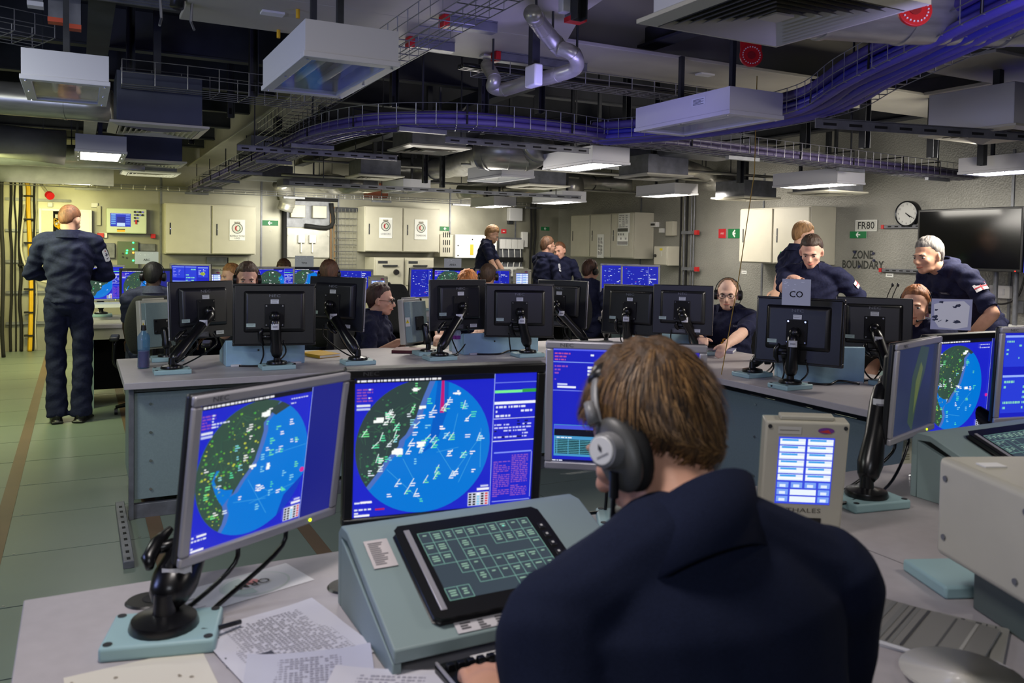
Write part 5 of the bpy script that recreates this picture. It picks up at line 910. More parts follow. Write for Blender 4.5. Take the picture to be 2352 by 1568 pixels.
def hand_prims(mb, w, d, nrm, curl=35, side=1, k=1.):
    """w wrist, d finger direction, nrm back-of-hand normal"""
    d = Vector(d).normalized(); n = Vector(nrm); n = (n-d*n.dot(d)).normalized(); x = d.cross(n)*side
    w = Vector(w); A = Matrix((x, d, n)).transposed(); mb.ell(w+d*.045*k, (.040*k, .050*k, .016*k), A, 12, 8)
    for i, (off, L) in enumerate(((-.028, .068), (-.010, .078), (.010, .072), (.027, .056))):
        p = w+d*.080*k+x*off*k; pts = [p-d*.02*k]; a = 8; dirv = d
        for j, f in enumerate((.45, .32, .23)):
            a += curl*(.5+.35*j); dv = d*math.cos(R(a))-n*math.sin(R(a)); p = p+dv*L*f*k; pts.append(p.copy())
        mb.loft(pts, [.0098*k, .0092*k, .0085*k, .0068*k], n=8, dome=True)
    p = w+d*.020*k-x*.030*k; mb.loft([p, p+(d*.6-x*.75-n*.2).normalized()*.035*k, p+(d*.6-x*.75-n*.2).normalized()*.035*k+(d*.9-x*.3-n*.3).normalized()*.030*k], [.014*k, .0115*k, .0085*k], n=8, dome=True)
def ik(a, b, l1, l2, pole):
    d = b-a; L = min(d.length, (l1+l2)*.998); u = d.normalized(); b = a+u*L; x = (l1*l1-l2*l2+L*L)/(2*L); h = math.sqrt(max(l1*l1-x*x, 1e-6)); p = pole-u*pole.dot(u); p.normalize(); return a+u*x+p*h, b
slate = mat('slate_cotton', (70, 74, 92), .85, noise=.15, scale=60, bump=.2, spec=.2)
HAIRS = {}
def hair_mesh(H, style, thick, seed=1, n=56, m=36, recede=0):
    q = random.Random(seed); ph = [q.uniform(0, 6) for _ in range(6)]; vs, fs = [], []; c = Vector((0, -.012, .028)); rad = (.0755, .0955, .0895)
    for i in range(m+1):
        el = math.pi/2-math.pi*i/m
        for k in range(n):
            az = 2*math.pi*k/n; x, y, z = math.sin(az)*math.cos(el), math.cos(az)*math.cos(el), math.sin(el); a = abs((math.degrees(az)+180) % 360-180)
            front = 20+recede if style != 'long' else 27
            pts = [(0, front), (38, front-3), (56, 16), (70, 4), (84, -14 if style != 'long' else -34), (104, -18 if style != 'long' else -46), (122, -46), (150, -58), (180, -60)]
            h = pts[-1][1]
            for (a0, h0), (a1, h1) in zip(pts, pts[1:]):
                if a0 <= a <= a1: h = h0+(h1-h0)*(a-a0)/(a1-a0); break
            e = math.degrees(el); w_ = max(0, min(1, (e-h)/(22 if a < 60 and not recede else 13))); w_ = w_*w_*(3-2*w_); top = max(0, math.sin(el)); t = thick*(.45+.75*top)*(1+.22*math.sin(az*9+ph[0]+el*4)*math.sin(el*7+ph[1])+.12*math.sin(az*23+ph[2]))
            if a < 60 and e < 60: t *= .65
            off = t*w_-.006*(1-w_); zb = 1+(.34*max(0, min(1, (a-95)/45)) if z < 0 else 0); vs.append(H @ (c+Vector((x*(rad[0]+off), y*(rad[1]+off), z*(rad[2]+off)*zb))))
    fs = [(i*n+k, i*n+(k+1) % n, (i+1)*n+(k+1) % n, (i+1)*n+k) for i in range(m) for k in range(n)]
    return vs, fs
def skin_mat(rgb): return mat('skin_%d_%d_%d' % rgb, rgb, .55, noise=.06, scale=30, bump=.04)
def hair_mat(rgb): return mat('hair_%d_%d_%d' % rgb, rgb, .6, noise=.45, scale=70, bump=.6, stretch=(1, 1, .25))
PYAW, PZ = {}, {}
def person(label, head, yaw, seated=True, lean=0, hyaw=0, hpitch=0, hroll=0, skin=(196, 150, 126), hair=(70, 50, 36), style='short', thick=.012, handL=None, handR=None, h=1.78, headset=False, glasses=False, beard=False, bun=False, eyes=True, sleeves='short', legs=True, badge=None, flag=False, rank=False, names=None, twist=0, voxel=.0075, cloth=None, recede=0, group=None, shoes=False, k=1., fg=False, collar=True, smile=False, spread=.10, headfwd=0, necklen=.100, shz=.42, elbow=.42):
    """yaw 0: back to the camera, 90: facing left, 180: facing the camera, -90: facing right"""
    th_ = math.degrees(math.atan2(head[0], head[1])); yaw = yaw-th_
    cloth = cloth or navy; hz = .515 if seated else .93*k
    # local pelvis at origin; find it from the head position
    B = RZ(yaw); U = B @ RX(-lean) @ RZ(twist)
    neck_l, head_l = Vector((0, .0, .50*k)), Vector((0, .022+headfwd, .50*k+necklen*k))
    headp = Vector(head); pel = headp-(U.to_3x3() @ head_l)
    if not seated: hz = pel.z
    t = thing('person', label, 'person', (pel.x, pel.y, 0), group); X = lambda v: pel+(U.to_3x3() @ (Vector(v)*k)); up = U.to_3x3()
    H = Matrix.Translation(headp) @ B @ RX(-lean*.35) @ RZ(hyaw) @ RX(-hpitch) @ RY(hroll)
    PYAW[t.name] = yaw; PZ[t.name] = pel.z
    xa = up @ Vector((1, 0, 0)); b = MB()
    sh = {s: X((s*.185, 0, shz)) for s in (-1, 1)}
    # arms
    arms = {}
    for s, ht in ((-1, handL), (1, handR)):
        a = sh[s]
        if ht is None: ht = X((s*.30, .16, -.02)) if not seated else X((s*.20, .40, .06))
        elseB = B.to_3x3(); pole = (elseB @ Vector((s*(elbow if not fg else .22), -.2, -1))); ht = Vector(ht); e, w_ = ik(a, ht, .285*k, .255*k, pole); arms[s] = (a, e, w_)
    # body: torso core, neck, head, arms, hands
    b.loft([X((0, 0, -.04)), X((0, 0, .10)), X((0, 0, .28)), X((0, -.005, .40)), X((0, -.01, .45)), X((0, -.012, .49))], [.14*k, .13*k, .15*k, .165*k, .09*k, .062*k], [.095*k, .09*k, .10*k, .095*k, .07*k, .06*k], n=18, xa=xa)
    nb = X((0, -.015, .43)); nt = H @ Vector((0, -.012, -.050)); b.loft([nb, nb.lerp(nt, .5), nt], [.066*k, .055*k, .051*k], n=14, dome=True); head_prims(b, H)
    for s in (-1, 1):
        a, e, w_ = arms[s]; b.loft([a, a.lerp(e, .5), e], [.050*k, .046*k, .039*k], n=12, dome=True); b.loft([e, e.lerp(w_, .3), w_], [.040*k, .043*k, .027*k], n=12, dome=True)
        dv = (w_-e).normalized(); hand_prims(b, w_, dv+Vector((0, 0, -.05)), Vector((0, 0, 1)) if abs(dv.z) < .8 else xa*s, 30, s)
    hip = {s: pel+B.to_3x3() @ Vector((s*spread*k, 0, -.03)) for s in (-1, 1)}
    if seated: knee = {s: hip[s]+B.to_3x3() @ Vector((s*.05, .43*k, .0)) for s in (-1, 1)}; foot = {s: Vector((knee[s].x, knee[s].y, .10)) for s in (-1, 1)}
    else: knee = {s: pel+B.to_3x3() @ Vector((s*(spread+.01), .02+(.0 if s > 0 else .02), 0)) for s in (-1, 1)}; knee = {s: Vector((knee[s].x, knee[s].y, pel.z*.53)) for s in knee}; foot = {s: Vector((hip[s].x, hip[s].y, .10)) for s in (-1, 1)}
    for s in (-1, 1): b.loft([hip[s], knee[s]], [.075*k, .055*k], n=12, dome=True); b.loft([knee[s], knee[s].lerp(foot[s], .35), foot[s]], [.054*k, .052*k, .036*k], n=12, dome=True)
    body = put(remesh(b, voxel, 3), 'body', skin_mat(skin), t)
    # clothing
    c = MB(); c.loft([X((0, 0, -.06)), X((0, 0, .08)), X((0, .005, .26)), X((0, -.002, .38)), X((0, -.012, .445)), X((0, -.016, .475))], [.168*k, .155*k, .178*k, .185*k, .125*k, .078*k], [.125*k, .118*k, .135*k, .122*k, .092*k, .074*k], n=24, xa=xa)
    for s in (-1, 1):
        a, e, w_ = arms[s]; c.ell(a, (.066*k, .068*k, .060*k)); end = e if sleeves == 'short' else e
        f = .88 if sleeves == 'short' else 1
        c.loft([a, a.lerp(e, .5*f), a.lerp(e, .92*f), a.lerp(e, f)], [.070*k, .062*k, .058*k, .060*k], n=16, dome=(f == 1))
        if sleeves == 'long': c.loft([e, e.lerp(w_, .4), e.lerp(w_, .93)], [.058*k, .053*k, .042*k], n=16, dome=False)
        c.loft([X((s*.04, -.01, .455)), a], [.070*k, .064*k], n=14, dome=True)
    put(remesh(c, voxel*1.35, 4), 'shirt', cloth, t, disp=(.012 if not fg else .004, 22 if not fg else 16))
    if legs:
        c = MB(); c.loft([pel+Vector((0, 0, .07)), pel+Vector((0, 0, -.02)), pel+Vector((0, 0, -.10)), pel+Vector((0, 0, -.16))], [.148*k, .162*k, .160*k, .10*k], [.108*k, .120*k, .115*k, .07*k], n=20, xa=B.to_3x3() @ Vector((1, 0, 0)))
        for s in (-1, 1): c.loft([hip[s], knee[s]], [.092*k, .074*k], n=14, dome=True); c.loft([knee[s], knee[s].lerp(foot[s], .5), Vector((foot[s].x, foot[s].y, .045))], [.074*k, .074*k, .080*k], n=14)
        put(remesh(c, voxel*1.6, 4), 'trousers', cloth, t, disp=(.009, 18))
        for s in (-1, 1):
            f = Vector((foot[s].x, foot[s].y, 0)); T = Matrix.Translation(f) @ B @ RZ(-s*(10 if seated else 12)); m = MB()
            m.ell(T @ Vector((0, .075, .045)), (.048, .11, .045), T.to_3x3(), 16, 8); m.ell(T @ Vector((0, -.02, .055)), (.042, .062, .055), T.to_3x3(), 16, 8); m.box(T @ Vector((0, .04, .011)), (.088, .27, .018), T.to_3x3()); put(remesh(m, .008, 3), 'boot', mat('black_leather', (18, 17, 18), .35), t)
    if collar:
        cb = MB(); cc = X((0, -.015, .470)); up_ = (nt-nb).normalized(); pts = []
        for kx in range(13): a = R(40+280*kx/12); pts.append((math.sin(a), math.cos(a)))
        R0, R1 = .074*k, .086*k; vs = []
        yv = up @ Vector((0, 1, 0))
        for (sx, cx_) in pts: d_ = xa*sx+yv*cx_; vs += [cc+d_*(R0+.004)+up_*.044, cc+d_*(R0+.012)+up_*.046, cc+d_*(R1+.018)-up_*.018, cc+d_*R0-up_*.02]
        n = len(pts); fs = [(4*i+j, 4*i+(j+1) % 4, 4*i+4+(j+1) % 4, 4*i+4+j) for i in range(n-1) for j in range(4)]+[(3, 2, 1, 0), (4*n-4, 4*n-3, 4*n-2, 4*n-1)]; cb.add(vs, fs); cb.build('collar', cloth, t, smooth='auto')
    # hair
    if style != 'none':
        hb = MB(); vs, fs = hair_mesh(H, style, thick, seed=len(label), recede=recede); hb.add(vs, fs); hm = hair_mat(hair); ho = hb.build('hair', hm, t, smooth=True)
        if bun: MB().ell(H @ Vector((0, -.118, .0)), (.038, .034, .036), H.to_3x3(), 16, 10).build('hair_bun', hm, ho, smooth=True)
    if beard:
        hb = MB(); c3 = H.to_3x3(); hb.ell(H @ Vector((0, .048, -.078)), (.056, .052, .036), c3, 16, 10); put(remesh(hb, .006, 1), 'beard', hair_mat(hair), t)
    if eyes:
        c3 = H.to_3x3(); dk = mat('eye_dark', (40, 30, 26), .3); wh = mat('eye_white', (200, 195, 188), .3)
        for s in (-1, 1):
            e = MB().ell(H @ Vector((s*.030, .080, -.004)), (.0125, .010, .0062), c3, 12, 8).build('eye', wh, t, smooth=True); MB().ell(H @ Vector((s*.030, .0878, -.0045)), (.0052, .004, .0052), c3, 10, 6).build('iris', dk, e, smooth=True)
            m = MB(); m.loft([H @ Vector((s*.014, .096, .011)), H @ Vector((s*.030, .0955, .017)), H @ Vector((s*.046, .084, .011))], [.0025, .0035, .002], n=6).build('eyebrow', hair_mat(tuple(int(v*.7) for v in hair)), t, smooth=True)
            MB().loft([H @ Vector((s*.018, .0895, .0025)), H @ Vector((s*.030, .0915, .0045)), H @ Vector((s*.042, .085, .002))], .0018, n=6).build('eyelid', skin_mat(tuple(int(v*.62) for v in skin)), t, smooth=True)
        MB().loft([H @ Vector((-.024, .082, -.063+(.006 if smile else 0))), H @ Vector((-.010, .0965, -.0645)), H @ Vector((.010, .0965, -.0645)), H @ Vector((.024, .082, -.063+(.006 if smile else 0)))], [.002, .0045, .0045, .002], n=8).build('lips', skin_mat((int(skin[0]*.82), int(skin[1]*.62), int(skin[2]*.62))), t, smooth=True)
    if glasses:
        g = MB()
        for s in (-1, 1):
            pts = [H @ Vector((s*.031+.022*math.cos(a), .099, -.004+.0155*math.sin(a))) for a in np.linspace(0, 2*math.pi, 15)]; g.tube(pts, .0018 if glasses != 'dark' else .0032, 5); g.tube([H @ Vector((s*.053, .097, .0)), H @ Vector((s*.076, .06, .002)), H @ Vector((s*.081, -.01, .0))], .0018, 5)
        g.tube([H @ Vector((-.009, .1, .0)), H @ Vector((.009, .1, .0))], .0018, 5).build('glasses', dkmetal if glasses != 'dark' else black, t, smooth=True)
    if headset:
        pts = [H @ Vector((.092*math.sin(a), -.005, .015+.105*math.cos(a))) for a in np.linspace(-1.75, 1.75, 17)]; hs = MB().loft(pts, .006, .0035, n=8, xa=H.to_3x3() @ Vector((0, 1, 0))).build('headband', black, t, smooth=True)
        MB().loft([pts[j]+(pts[j]-H @ Vector((0, -.005, .02))).normalized()*-.004 for j in range(5, 12)], .011, .006, n=8, xa=H.to_3x3() @ Vector((0, 1, 0))).build('headband_pad', black, hs, smooth=True)
        for s in (-1, 1): MB().loft([H @ Vector((s*.076, -.005, -.008)), H @ Vector((s*.098, -.005, -.008)), H @ Vector((s*.104, -.005, -.008))], [.038, .036, .025], n=18).build('ear_cup', black, t, smooth='auto')
        MB().tube(curve_pts([H @ Vector((-.098, .01, -.02)), H @ Vector((-.085, .07, -.06)), H @ Vector((-.04, .115, -.078))], 5), .0025, 6).build('microphone_boom', black, t, smooth=True); MB().ell(H @ Vector((-.034, .118, -.078)), (.009, .008, .008)).build('microphone', black, t, smooth=True)
    def patch(s, w_, h_, draw, name, f=.35, out=.066, ang=None):
        a, e, _ = arms[s]; p = a.lerp(e, f); ax = (a-e).normalized(); o_ = (B.to_3x3() @ Vector((s, 0, 0))) if ang is None else (B.to_3x3() @ RZ(ang).to_3x3() @ Vector((s, 0, 0))); o_ = (o_-ax*o_.dot(ax)).normalized()
        xx = ax.cross(o_)*-1; T = Matrix(((xx.x, -o_.x, ax.x, 0), (xx.y, -o_.y, ax.y, 0), (xx.z, -o_.z, ax.z, 0), (0, 0, 0, 1))); T = Matrix.Translation(p+o_*(out*k+.004)) @ T; m = MB(T)
        draw(m); 
        # wrap round the sleeve
        rr = out*k+.003; m2 = MB(); 
        for v in m.V:
            d = Vector(v)-(p); u = d.dot(xx); z = d.dot(ax); o2 = d.dot(o_); a_ = u/rr; m2.V.append(tuple(p+ax*z+(o_*math.cos(a_)+xx*math.sin(a_))*(o2)))
        m2.F, m2.C = m.F, m.C; m2.build(name, PRINT, t)
    def grid(m, w_, h_, lay, col, n=6):
        for i in range(n): m.rect(-w_/2+w_*i/n, -h_/2, -w_/2+w_*(i+1)/n, h_/2, lay, col)
    for (s, kind, ang) in (badge or []):
        if kind == 'stripe':
            def dr(m):
                for i in range(6): m.rect(-.04+i*.0133, -.05, -.04+(i+1)*.0133, .05, 1, (70, 200, 110) if i < 3 else (225, 226, 220))
            patch(s, .08, .1, dr, 'shoulder_stripe', -.05, .072, ang)
        elif kind == 'hook':
            def dr(m):
                for i in range(5):
                    a0, a1 = -.028+.0112*i, -.028+.0112*(i+1); hh = .055
                    m.poly([(a0, -hh+.01*abs(a0)/.028), (a1, -hh+.01*abs(a1)/.028), (a1, hh-.012*(abs(a1)/.028)**2), (a0, hh-.012*(abs(a0)/.028)**2)], 1, (214, 216, 222))
                m.rect(-.006, -.01, .006, .02, 3, (60, 64, 90)); m.rect(-.014, -.002, .014, .006, 4, (60, 64, 90)); m.rect(-.012, -.03, -.002, -.022, 3, (60, 64, 90)); m.rect(.002, -.032, .012, -.022, 3, (60, 64, 90)); m.poly(circ(0, .036, .006, 8), 4, (150, 50, 60))
            patch(s, .056, .11, dr, 'arm_badge', .40, .062, ang)
        else:
            def dr(m):
                grid(m, .085, .050, 1, (225, 222, 224)); m.rect(-.0425, .002, -.006, .025, 2, (50, 54, 110)); m.line(-.0425, .002, -.006, .025, .005, 3, (200, 60, 70)); m.line(-.0425, .025, -.006, .002, .005, 4, (200, 60, 70)); m.rect(-.003, -.025, .004, .025, 5, (196, 40, 56)); grid(m, .085, .007, 6, (196, 40, 56))
            patch(s, .085, .05, dr, 'ensign_patch', .42, .064, ang)
    def chest(x, z, draw, name, y=.142):
        T = Matrix.Translation(X((x, y, z))) @ U @ RZ(180-math.degrees(x/.35)*-1 if 0 else 180); m = MB(T); draw(m); m.build(name, PRINT, t)
    if names:
        for x, s in zip((.075, -.085), names):
            if s: chest(x, .385, lambda m, s=s: (m.rect(-.045, -.011, .045, .011, 1, (30, 34, 60)), text(m, s, .0165, 0, 0, 3, (190, 192, 205))), 'name_tape', .137)
    if rank: chest(0, .27, lambda m: (m.rect(-.026, -.035, .026, -.022, 2, (226, 166, 40)), m.rect(-.026, -.018, .026, -.006, 2, (226, 166, 40)), m.poly(circ(0, .010, .016, 14), 2, (226, 166, 40)), m.poly(circ(0, .010, .007, 12), 3, (40, 36, 50)), m.rect(-.026, -.006, .026, -.001, 3, (226, 166, 40))), 'rank_slide', .160)
    return t, H, X, arms, B
def hp(px, py, d): return P(px, py, d=d)
# z_low: people whose heads the photo shows
person('standing person with shaved ginger hair in dark overalls, back turned, at far left', hp(160, 505, 6.65), -8, False, 3, -22, 26, 0, (206, 160, 134), (120, 78, 52), 'short', .003, handL=hp(148, 632, 6.82), handR=hp(178, 632, 6.82), elbow=1.5, beard=True, eyes=False, sleeves='long', badge=[(1, 'hook', -35)], spread=.088)
person('seated person with short dark hair and headset at the back left desk, back turned', hp(352, 634, 7.0), 0, True, 5, -10, 5, 0, (82, 58, 46), (26, 24, 24), 'short', .004, headset=True, eyes=False, cloth=slate)
person('person with brown hair and headset peering over the wide black island monitor', hp(568, 640, 6.25), 180, True, 8, 0, 6, 0, (206, 158, 140), (72, 52, 40), 'short', .012, headset=True, handL=hp(600, 720, 6.0), handR=hp(560, 720, 6.0))
person('fair-haired person in profile behind the headset wearer at the left', hp(530, 634, 8.3), 110, True, 5, 10, 5, 0, (212, 166, 146), (150, 104, 66), 'short', .012)
person('person of whom only dark hair shows above the far left screens', hp(652, 620, 9.6), 178, True, 5, 0, 12, 0, (206, 160, 140), (70, 44, 32), 'short', .014)
person('seated curly brown-haired person with headset, back turned, at the back desk', hp(756, 630, 7.5), 4, True, 5, -6, 4, 0, (200, 150, 126), (84, 54, 40), 'short', .016, headset=True, eyes=False)
person('woman in glasses with dark hair in a bun, seated in profile at the island', hp(874, 688, 6.2), -104, True, 6, 0, 2, 0, (204, 156, 138), (58, 34, 32), 'long', .012, glasses='dark', bun=True, handL=hp(935, 775, 6.2), handR=hp(915, 785, 5.9), k=.95)
person('ginger-haired person bent low behind the fourth island monitor', hp(1074, 657, 6.45), 180, True, 14, 0, 25, 0, (214, 168, 148), (190, 116, 52), 'short', .014, headset=True, handL=hp(1090, 775, 5.95), handR=hp(1005, 785, 5.9))
person('seated short-haired person with headset, back turned, at the back centre desk', hp(1121, 634, 8.2), 2, True, 6, -8, 4, 0, (190, 140, 114), (66, 46, 34), 'short', .008, headset=True, eyes=False)
person('standing bearded person in profile looking down by the white wall box', hp(1130, 538, 11.6), -98, False, 12, 0, 24, 0, (206, 160, 136), (150, 112, 76), 'short', .014, beard=True, handL=hp(1165, 640, 11.6), handR=hp(1150, 640, 11.2), k=.97)
person('standing person in glasses seen from behind with a white arm badge', hp(1258, 565, 10.9), -50, False, 5, -12, 8, 0, (204, 156, 134), (96, 66, 46), 'short', .012, glasses='dark', sleeves='long', badge=[(1, 'hook', 20)], handR=hp(1290, 670, 10.9), handL=hp(1285, 670, 11.3))
person('smiling woman standing beside the person in glasses, near the far corner', hp(1286, 576, 11.3), 160, False, 2, -6, 6, 12, (226, 172, 150), (110, 72, 48), 'long', .008, smile=True, k=.93, sleeves='long')
person('seated person in headset with a white arm badge, turned away, before the grey lockers', hp(1356, 622, 9.0), -32, True, 4, -14, 8, 0, (196, 146, 120), (66, 40, 30), 'short', .010, headset=True, sleeves='long', badge=[(1, 'hook', 20)], handR=hp(1395, 700, 8.9), eyes=False)
person('balding bearded person in glasses and headset seated facing the camera', hp(1672, 675, 6.1), 172, True, 5, 2, 3, 0, (226, 184, 162), (110, 82, 60), 'short', .003, glasses='thin', headset=True, handR=hp(1610, 778, 5.75), handL=hp(1660, 800, 5.6), names=('', 'ROBLIN'), rank=True, recede=40)
person('tall fair-haired person standing behind with a green and white shoulder stripe', hp(1846, 540, 7.3), -58, False, 6, -10, 14, 0, (222, 176, 150), (150, 112, 72), 'short', .008, badge=[(-1, 'hook', -20), (-1, 'stripe', 0)], handL=hp(1775, 690, 7.0))
person('standing dark-haired person looking down, lifting the CO sheet', hp(1864, 577, 6.1), 168, False, 7, 4, 20, 0, (222, 172, 150), (62, 46, 36), 'short', .009, handR=hp(1818, 640, 5.75), handL=hp(1925, 735, 6.0), names=('ROYAL NAVY', ''), rank=True, badge=[(-1, 'flag', 20)] if 0 else [(-1, 'flag', 10)])
person('grey-haired person leaning forward over the desk by the television', hp(2132, 588, 5.4), 128, False, 42, 12, -8, 0, (214, 164, 136), (124, 120, 116), 'short', .012, handL=hp(2225, 775, 5.3), handR=hp(2120, 780, 5.4), names=('ROYAL NAVY', 'BRUNN'), rank=True, badge=[(-1, 'flag', -10)])
person('curly ginger-haired woman in a headset seated behind the tenth island monitor', hp(2103, 702, 5.1), 165, True, 4, 4, 2, 0, (226, 176, 150), (140, 88, 52), 'long', .012, headset=True, handL=hp(2090, 800, 4.8), k=.95)
# ------------------------------------------------------------------ the near console and what is on it
TH = math.degrees(math.atan2(.11, .27)); C0 = Vector((.46, 1.29, .785)); CT = Matrix.Translation(C0) @ Matrix.Rotation(R(TH-90), 4, 'X')   # local x across, z up the slope
conm = mat('console_enamel', (138, 156, 156), .5, noise=.04, scale=5, bump=.04)
def console(x0, y0, W, label, mt=conm, zz=0):
    t = thing('sloping_console', label, 'console', (x0+W/2, y0+.15, DZ)); z0 = .785+zz; prof = [(y0-.006, z0-.028), (y0-.006, z0-.004), (y0+.27, z0+.108), (y0+.31, z0+.108), (y0+.33, z0+.09), (y0+.33, DZ), (y0+.31, DZ), (y0+.31, z0+.085), (y0+.27, z0+.088), (y0+.004, z0-.022)]
    n = len(prof); vs = [(x, y, z) for x in (x0, x0+W) for y, z in prof]; MB().add(vs, [tuple(range(n)), tuple(range(2*n-1, n-1, -1))]+[(i, i+n, (i+1) % n+n, (i+1) % n) for i in range(n)]).build('sloping_top', mt, t, bev=.003)
    for x in (x0, x0+W-.016): MB().add([(xx, y, z) for xx in (x, x+.016) for y, z in ((y0+.0, DZ+.0005), (y0, z0-.03), (y0+.31, z0+.083), (y0+.308, DZ+.0005))], [(0, 1, 2, 3), (7, 6, 5, 4), (0, 4, 5, 1), (1, 5, 6, 2), (2, 6, 7, 3), (3, 7, 4, 0)]).build('side_panel', mt, t, bev=.002)
    MB().bx(x0+.016, x0+W-.016, y0+.10, y0+.11, DZ+.0005, z0-.03).build('inner_panel', blackmatte, t); return t
con = console(.46, 1.29, .53, 'pale blue sloping console under the near centre monitor'); MB().loft([(.73, 1.283, .772), (.73, 1.270, .772)], .008, n=12).build('thumb_screw', chrome, con, smooth='auto'); MB().loft([(.93, 1.283, .772), (.93, 1.270, .772)], .008, n=12).build('thumb_screw', chrome, con, smooth='auto')
def touch_panel(T, label, W=.312, H=.234, seed=2):
    t = thing('touch_panel', label, 'touch panel', tuple(T @ Vector((W/2, 0, H/2))))
    m = MB(T); o = [(.008, 0), (W-.008, 0), (W, .008), (W, .15), (W+.012, .165), (W+.012, .21), (W-.002, .226), (W-.008, H), (.008, H), (0, H-.008), (0, .008)]; o = [(0, .008), (.008, 0), (W-.008, 0), (W, .008), (W, H-.05), (W-.002, H-.008), (W-.01, H), (.008, H), (0, H-.008)]
    m.add([(x, y, z) for y in (-.0005, -.017) for x, z in o], [tuple(range(len(o))), tuple(range(2*len(o)-1, len(o)-1, -1))]+[(i, (i+1) % len(o), len(o)+(i+1) % len(o), len(o)+i) for i in range(len(o))]); m.build('case', black, t, bev=.005)
    MB(T).bx(.012, .024, -.0195, -.017, .012, H-.012).build('metal_strip', silver, t, bev=.001)
    x0, x1, z0, z1 = .036, W-.034, .030, H-.026; nx, nz = 10, 7; cw, ch = (x1-x0)/nx, (z1-z0)/nz; q = random.Random(seed); L = (122, 172, 158)
    s = MB(T @ Matrix.Translation((0, -.0175, 0))); s.rect(x0, z0, x1, z1, 0, (56, 68, 78))
    rowsp = ['1111111111', '1100100111', '1100110001', '0011001111', '0001111111', '0000011111', '1100001111']
    rowsp = ['1111111111', '1101011111', '1101100011', '0011011111', '0001111111', '0000001111', '1100000000']; rowsp[5] = '1100011111'; rowsp = ['1111111111', '1101001111', '1101100001', '0011011111', '0001111111', '1100001111']; nz = 6; ch = (z1-z0)/nz
    for r_, row in enumerate(rowsp):
        zt = z1-r_*ch
        for c_, f in enumerate(row):
            a = x0+c_*cw
            if f == '1':
                s.line(a, zt, a+cw, zt, .0011, 2, L); s.line(a, zt-ch, a+cw, zt-ch, .0011, 2, L); s.line(a, zt, a, zt-ch, .0011, 2, L); s.line(a+cw, zt, a+cw, zt-ch, .0011, 2, L)
                for i in range(q.choice((1, 2, 3, 3))): w_ = q.uniform(.3, .62)*cw; s.rect(a+cw/2-w_/2, zt-ch*(.34+.19*i), a+cw/2+w_/2, zt-ch*(.24+.19*i), 3, (140, 176, 156))
    s.rect(x0+cw*7.4, z1-ch*.55, x0+cw*7.55, z1-ch*.42, 4, (120, 240, 220)); s.build('screen', SCREEN, t)
    for k in range(4):
        zz = H-.055-k*.026; b = MB(T).bx(W-.021, W-.007, -.0185, -.017, zz-.008, zz+.008).build('side_button', mat('dark_grey_plastic', (26, 27, 32), .4), t, bev=.002); m = MB(T @ Matrix.Translation((0, -.0187, 0))); m.rect(W-.0165, zz-.0025, W-.0115, zz+.0025, 1, (200, 200, 200)); m.build('symbol', PRINT, b)
    MB(T).cyl((W-.014, -.017, H-.160), (W-.014, -.0195, H-.160), .0035, n=10).build('indicator', ledy, t); return t
touch_panel(CT @ Matrix.Translation((.086, -.0005, .026)), 'black touch panel of small green-grey buttons lying on the near console')
def sheet(name, T, w, h, label, cat, draw, m=None, base=(214, 212, 214), curl=0., parent=None):
    s = MB(T); n = 8
    for i in range(n):
        for j in range(n):
            f = lambda a, b: (-w/2+w*a/n, -(.0006+curl*(abs(a/n-.5)*2)**3*(1 if b > n/2 else .6)), -h/2+h*b/n)
            s.add([f(i, j), f(i+1, j), f(i+1, j+1), f(i, j+1)], [(0, 1, 2, 3)], base)
    s.bx(-w/2, w/2, -.0004, .0, -h/2, h/2, base) if not curl else None
    if draw: draw(s)
    o = s.build(name, m or PRINT, parent); return o if parent else tag(o, label, cat)
FL = lambda x, y, rz, z=DZ: TR((x, y, z+.0004), rz, -90)     # lying flat: local z points away (+y), viewer above
sheet('instruction_label', CT @ Matrix.Translation((.045, -.0006, .217)), .047, .075, '', '', lambda s: rows(s, .04, .07, 12, 1, (120, 116, 120), 4), parent=con, base=(206, 198, 198))
sheet('key_strip_label', CT @ Matrix.Translation((.245, -.0006, .010)), .255, .026, '', '', lambda s: [[s.rect(-.118+.034*k, .008-.0055*i, -.118+.034*k+rnd.uniform(.010, .024), .0045-.0055*i, 4, (90, 88, 92)) for i in range(4 if k % 2 else 3)] for k in range(7)], parent=con, base=(206, 202, 206))
# keyboard
kb = thing('keyboard', 'black keyboard with white legend strips under the edge of the near console', 'keyboard', (.74, 1.2, DZ)); MB().bx(.525, .99, 1.10, 1.268, DZ+.0005, DZ+.022).build('case', black, kb, bev=.004)
MB().bx(.526, .530, 1.102, 1.266, DZ+.022, DZ+.026).build('edge_strip', silver, kb)
for z_, (ya, yb) in enumerate(((1.252, 1.266), (1.212, 1.224))): sheet('legend_strip', FL(.78, (ya+yb)/2, 0, DZ+.022), .38, yb-ya, '', '', lambda s: rows(s, .36, .008, 1, 16, (90, 90, 90), 4), parent=kb)
kmesh = None
for r_, yy in enumerate((1.238, 1.197, 1.179, 1.161, 1.143, 1.125)):
    for k in range(24):
        x = .542+k*.0185+(r_ % 3)*.004
        if x > .975: continue
        if kmesh is None:
            o = MB().box((x, yy, DZ+.028), (.0155, .0145, .011), taper=.78).build('key', blackgloss, kb, bev=.001); kmesh = (o, x, yy)
        else: o = kmesh[0].copy(); COL.objects.link(o); o.parent = kb; o.location = (x-kmesh[1], yy-kmesh[2], 0)
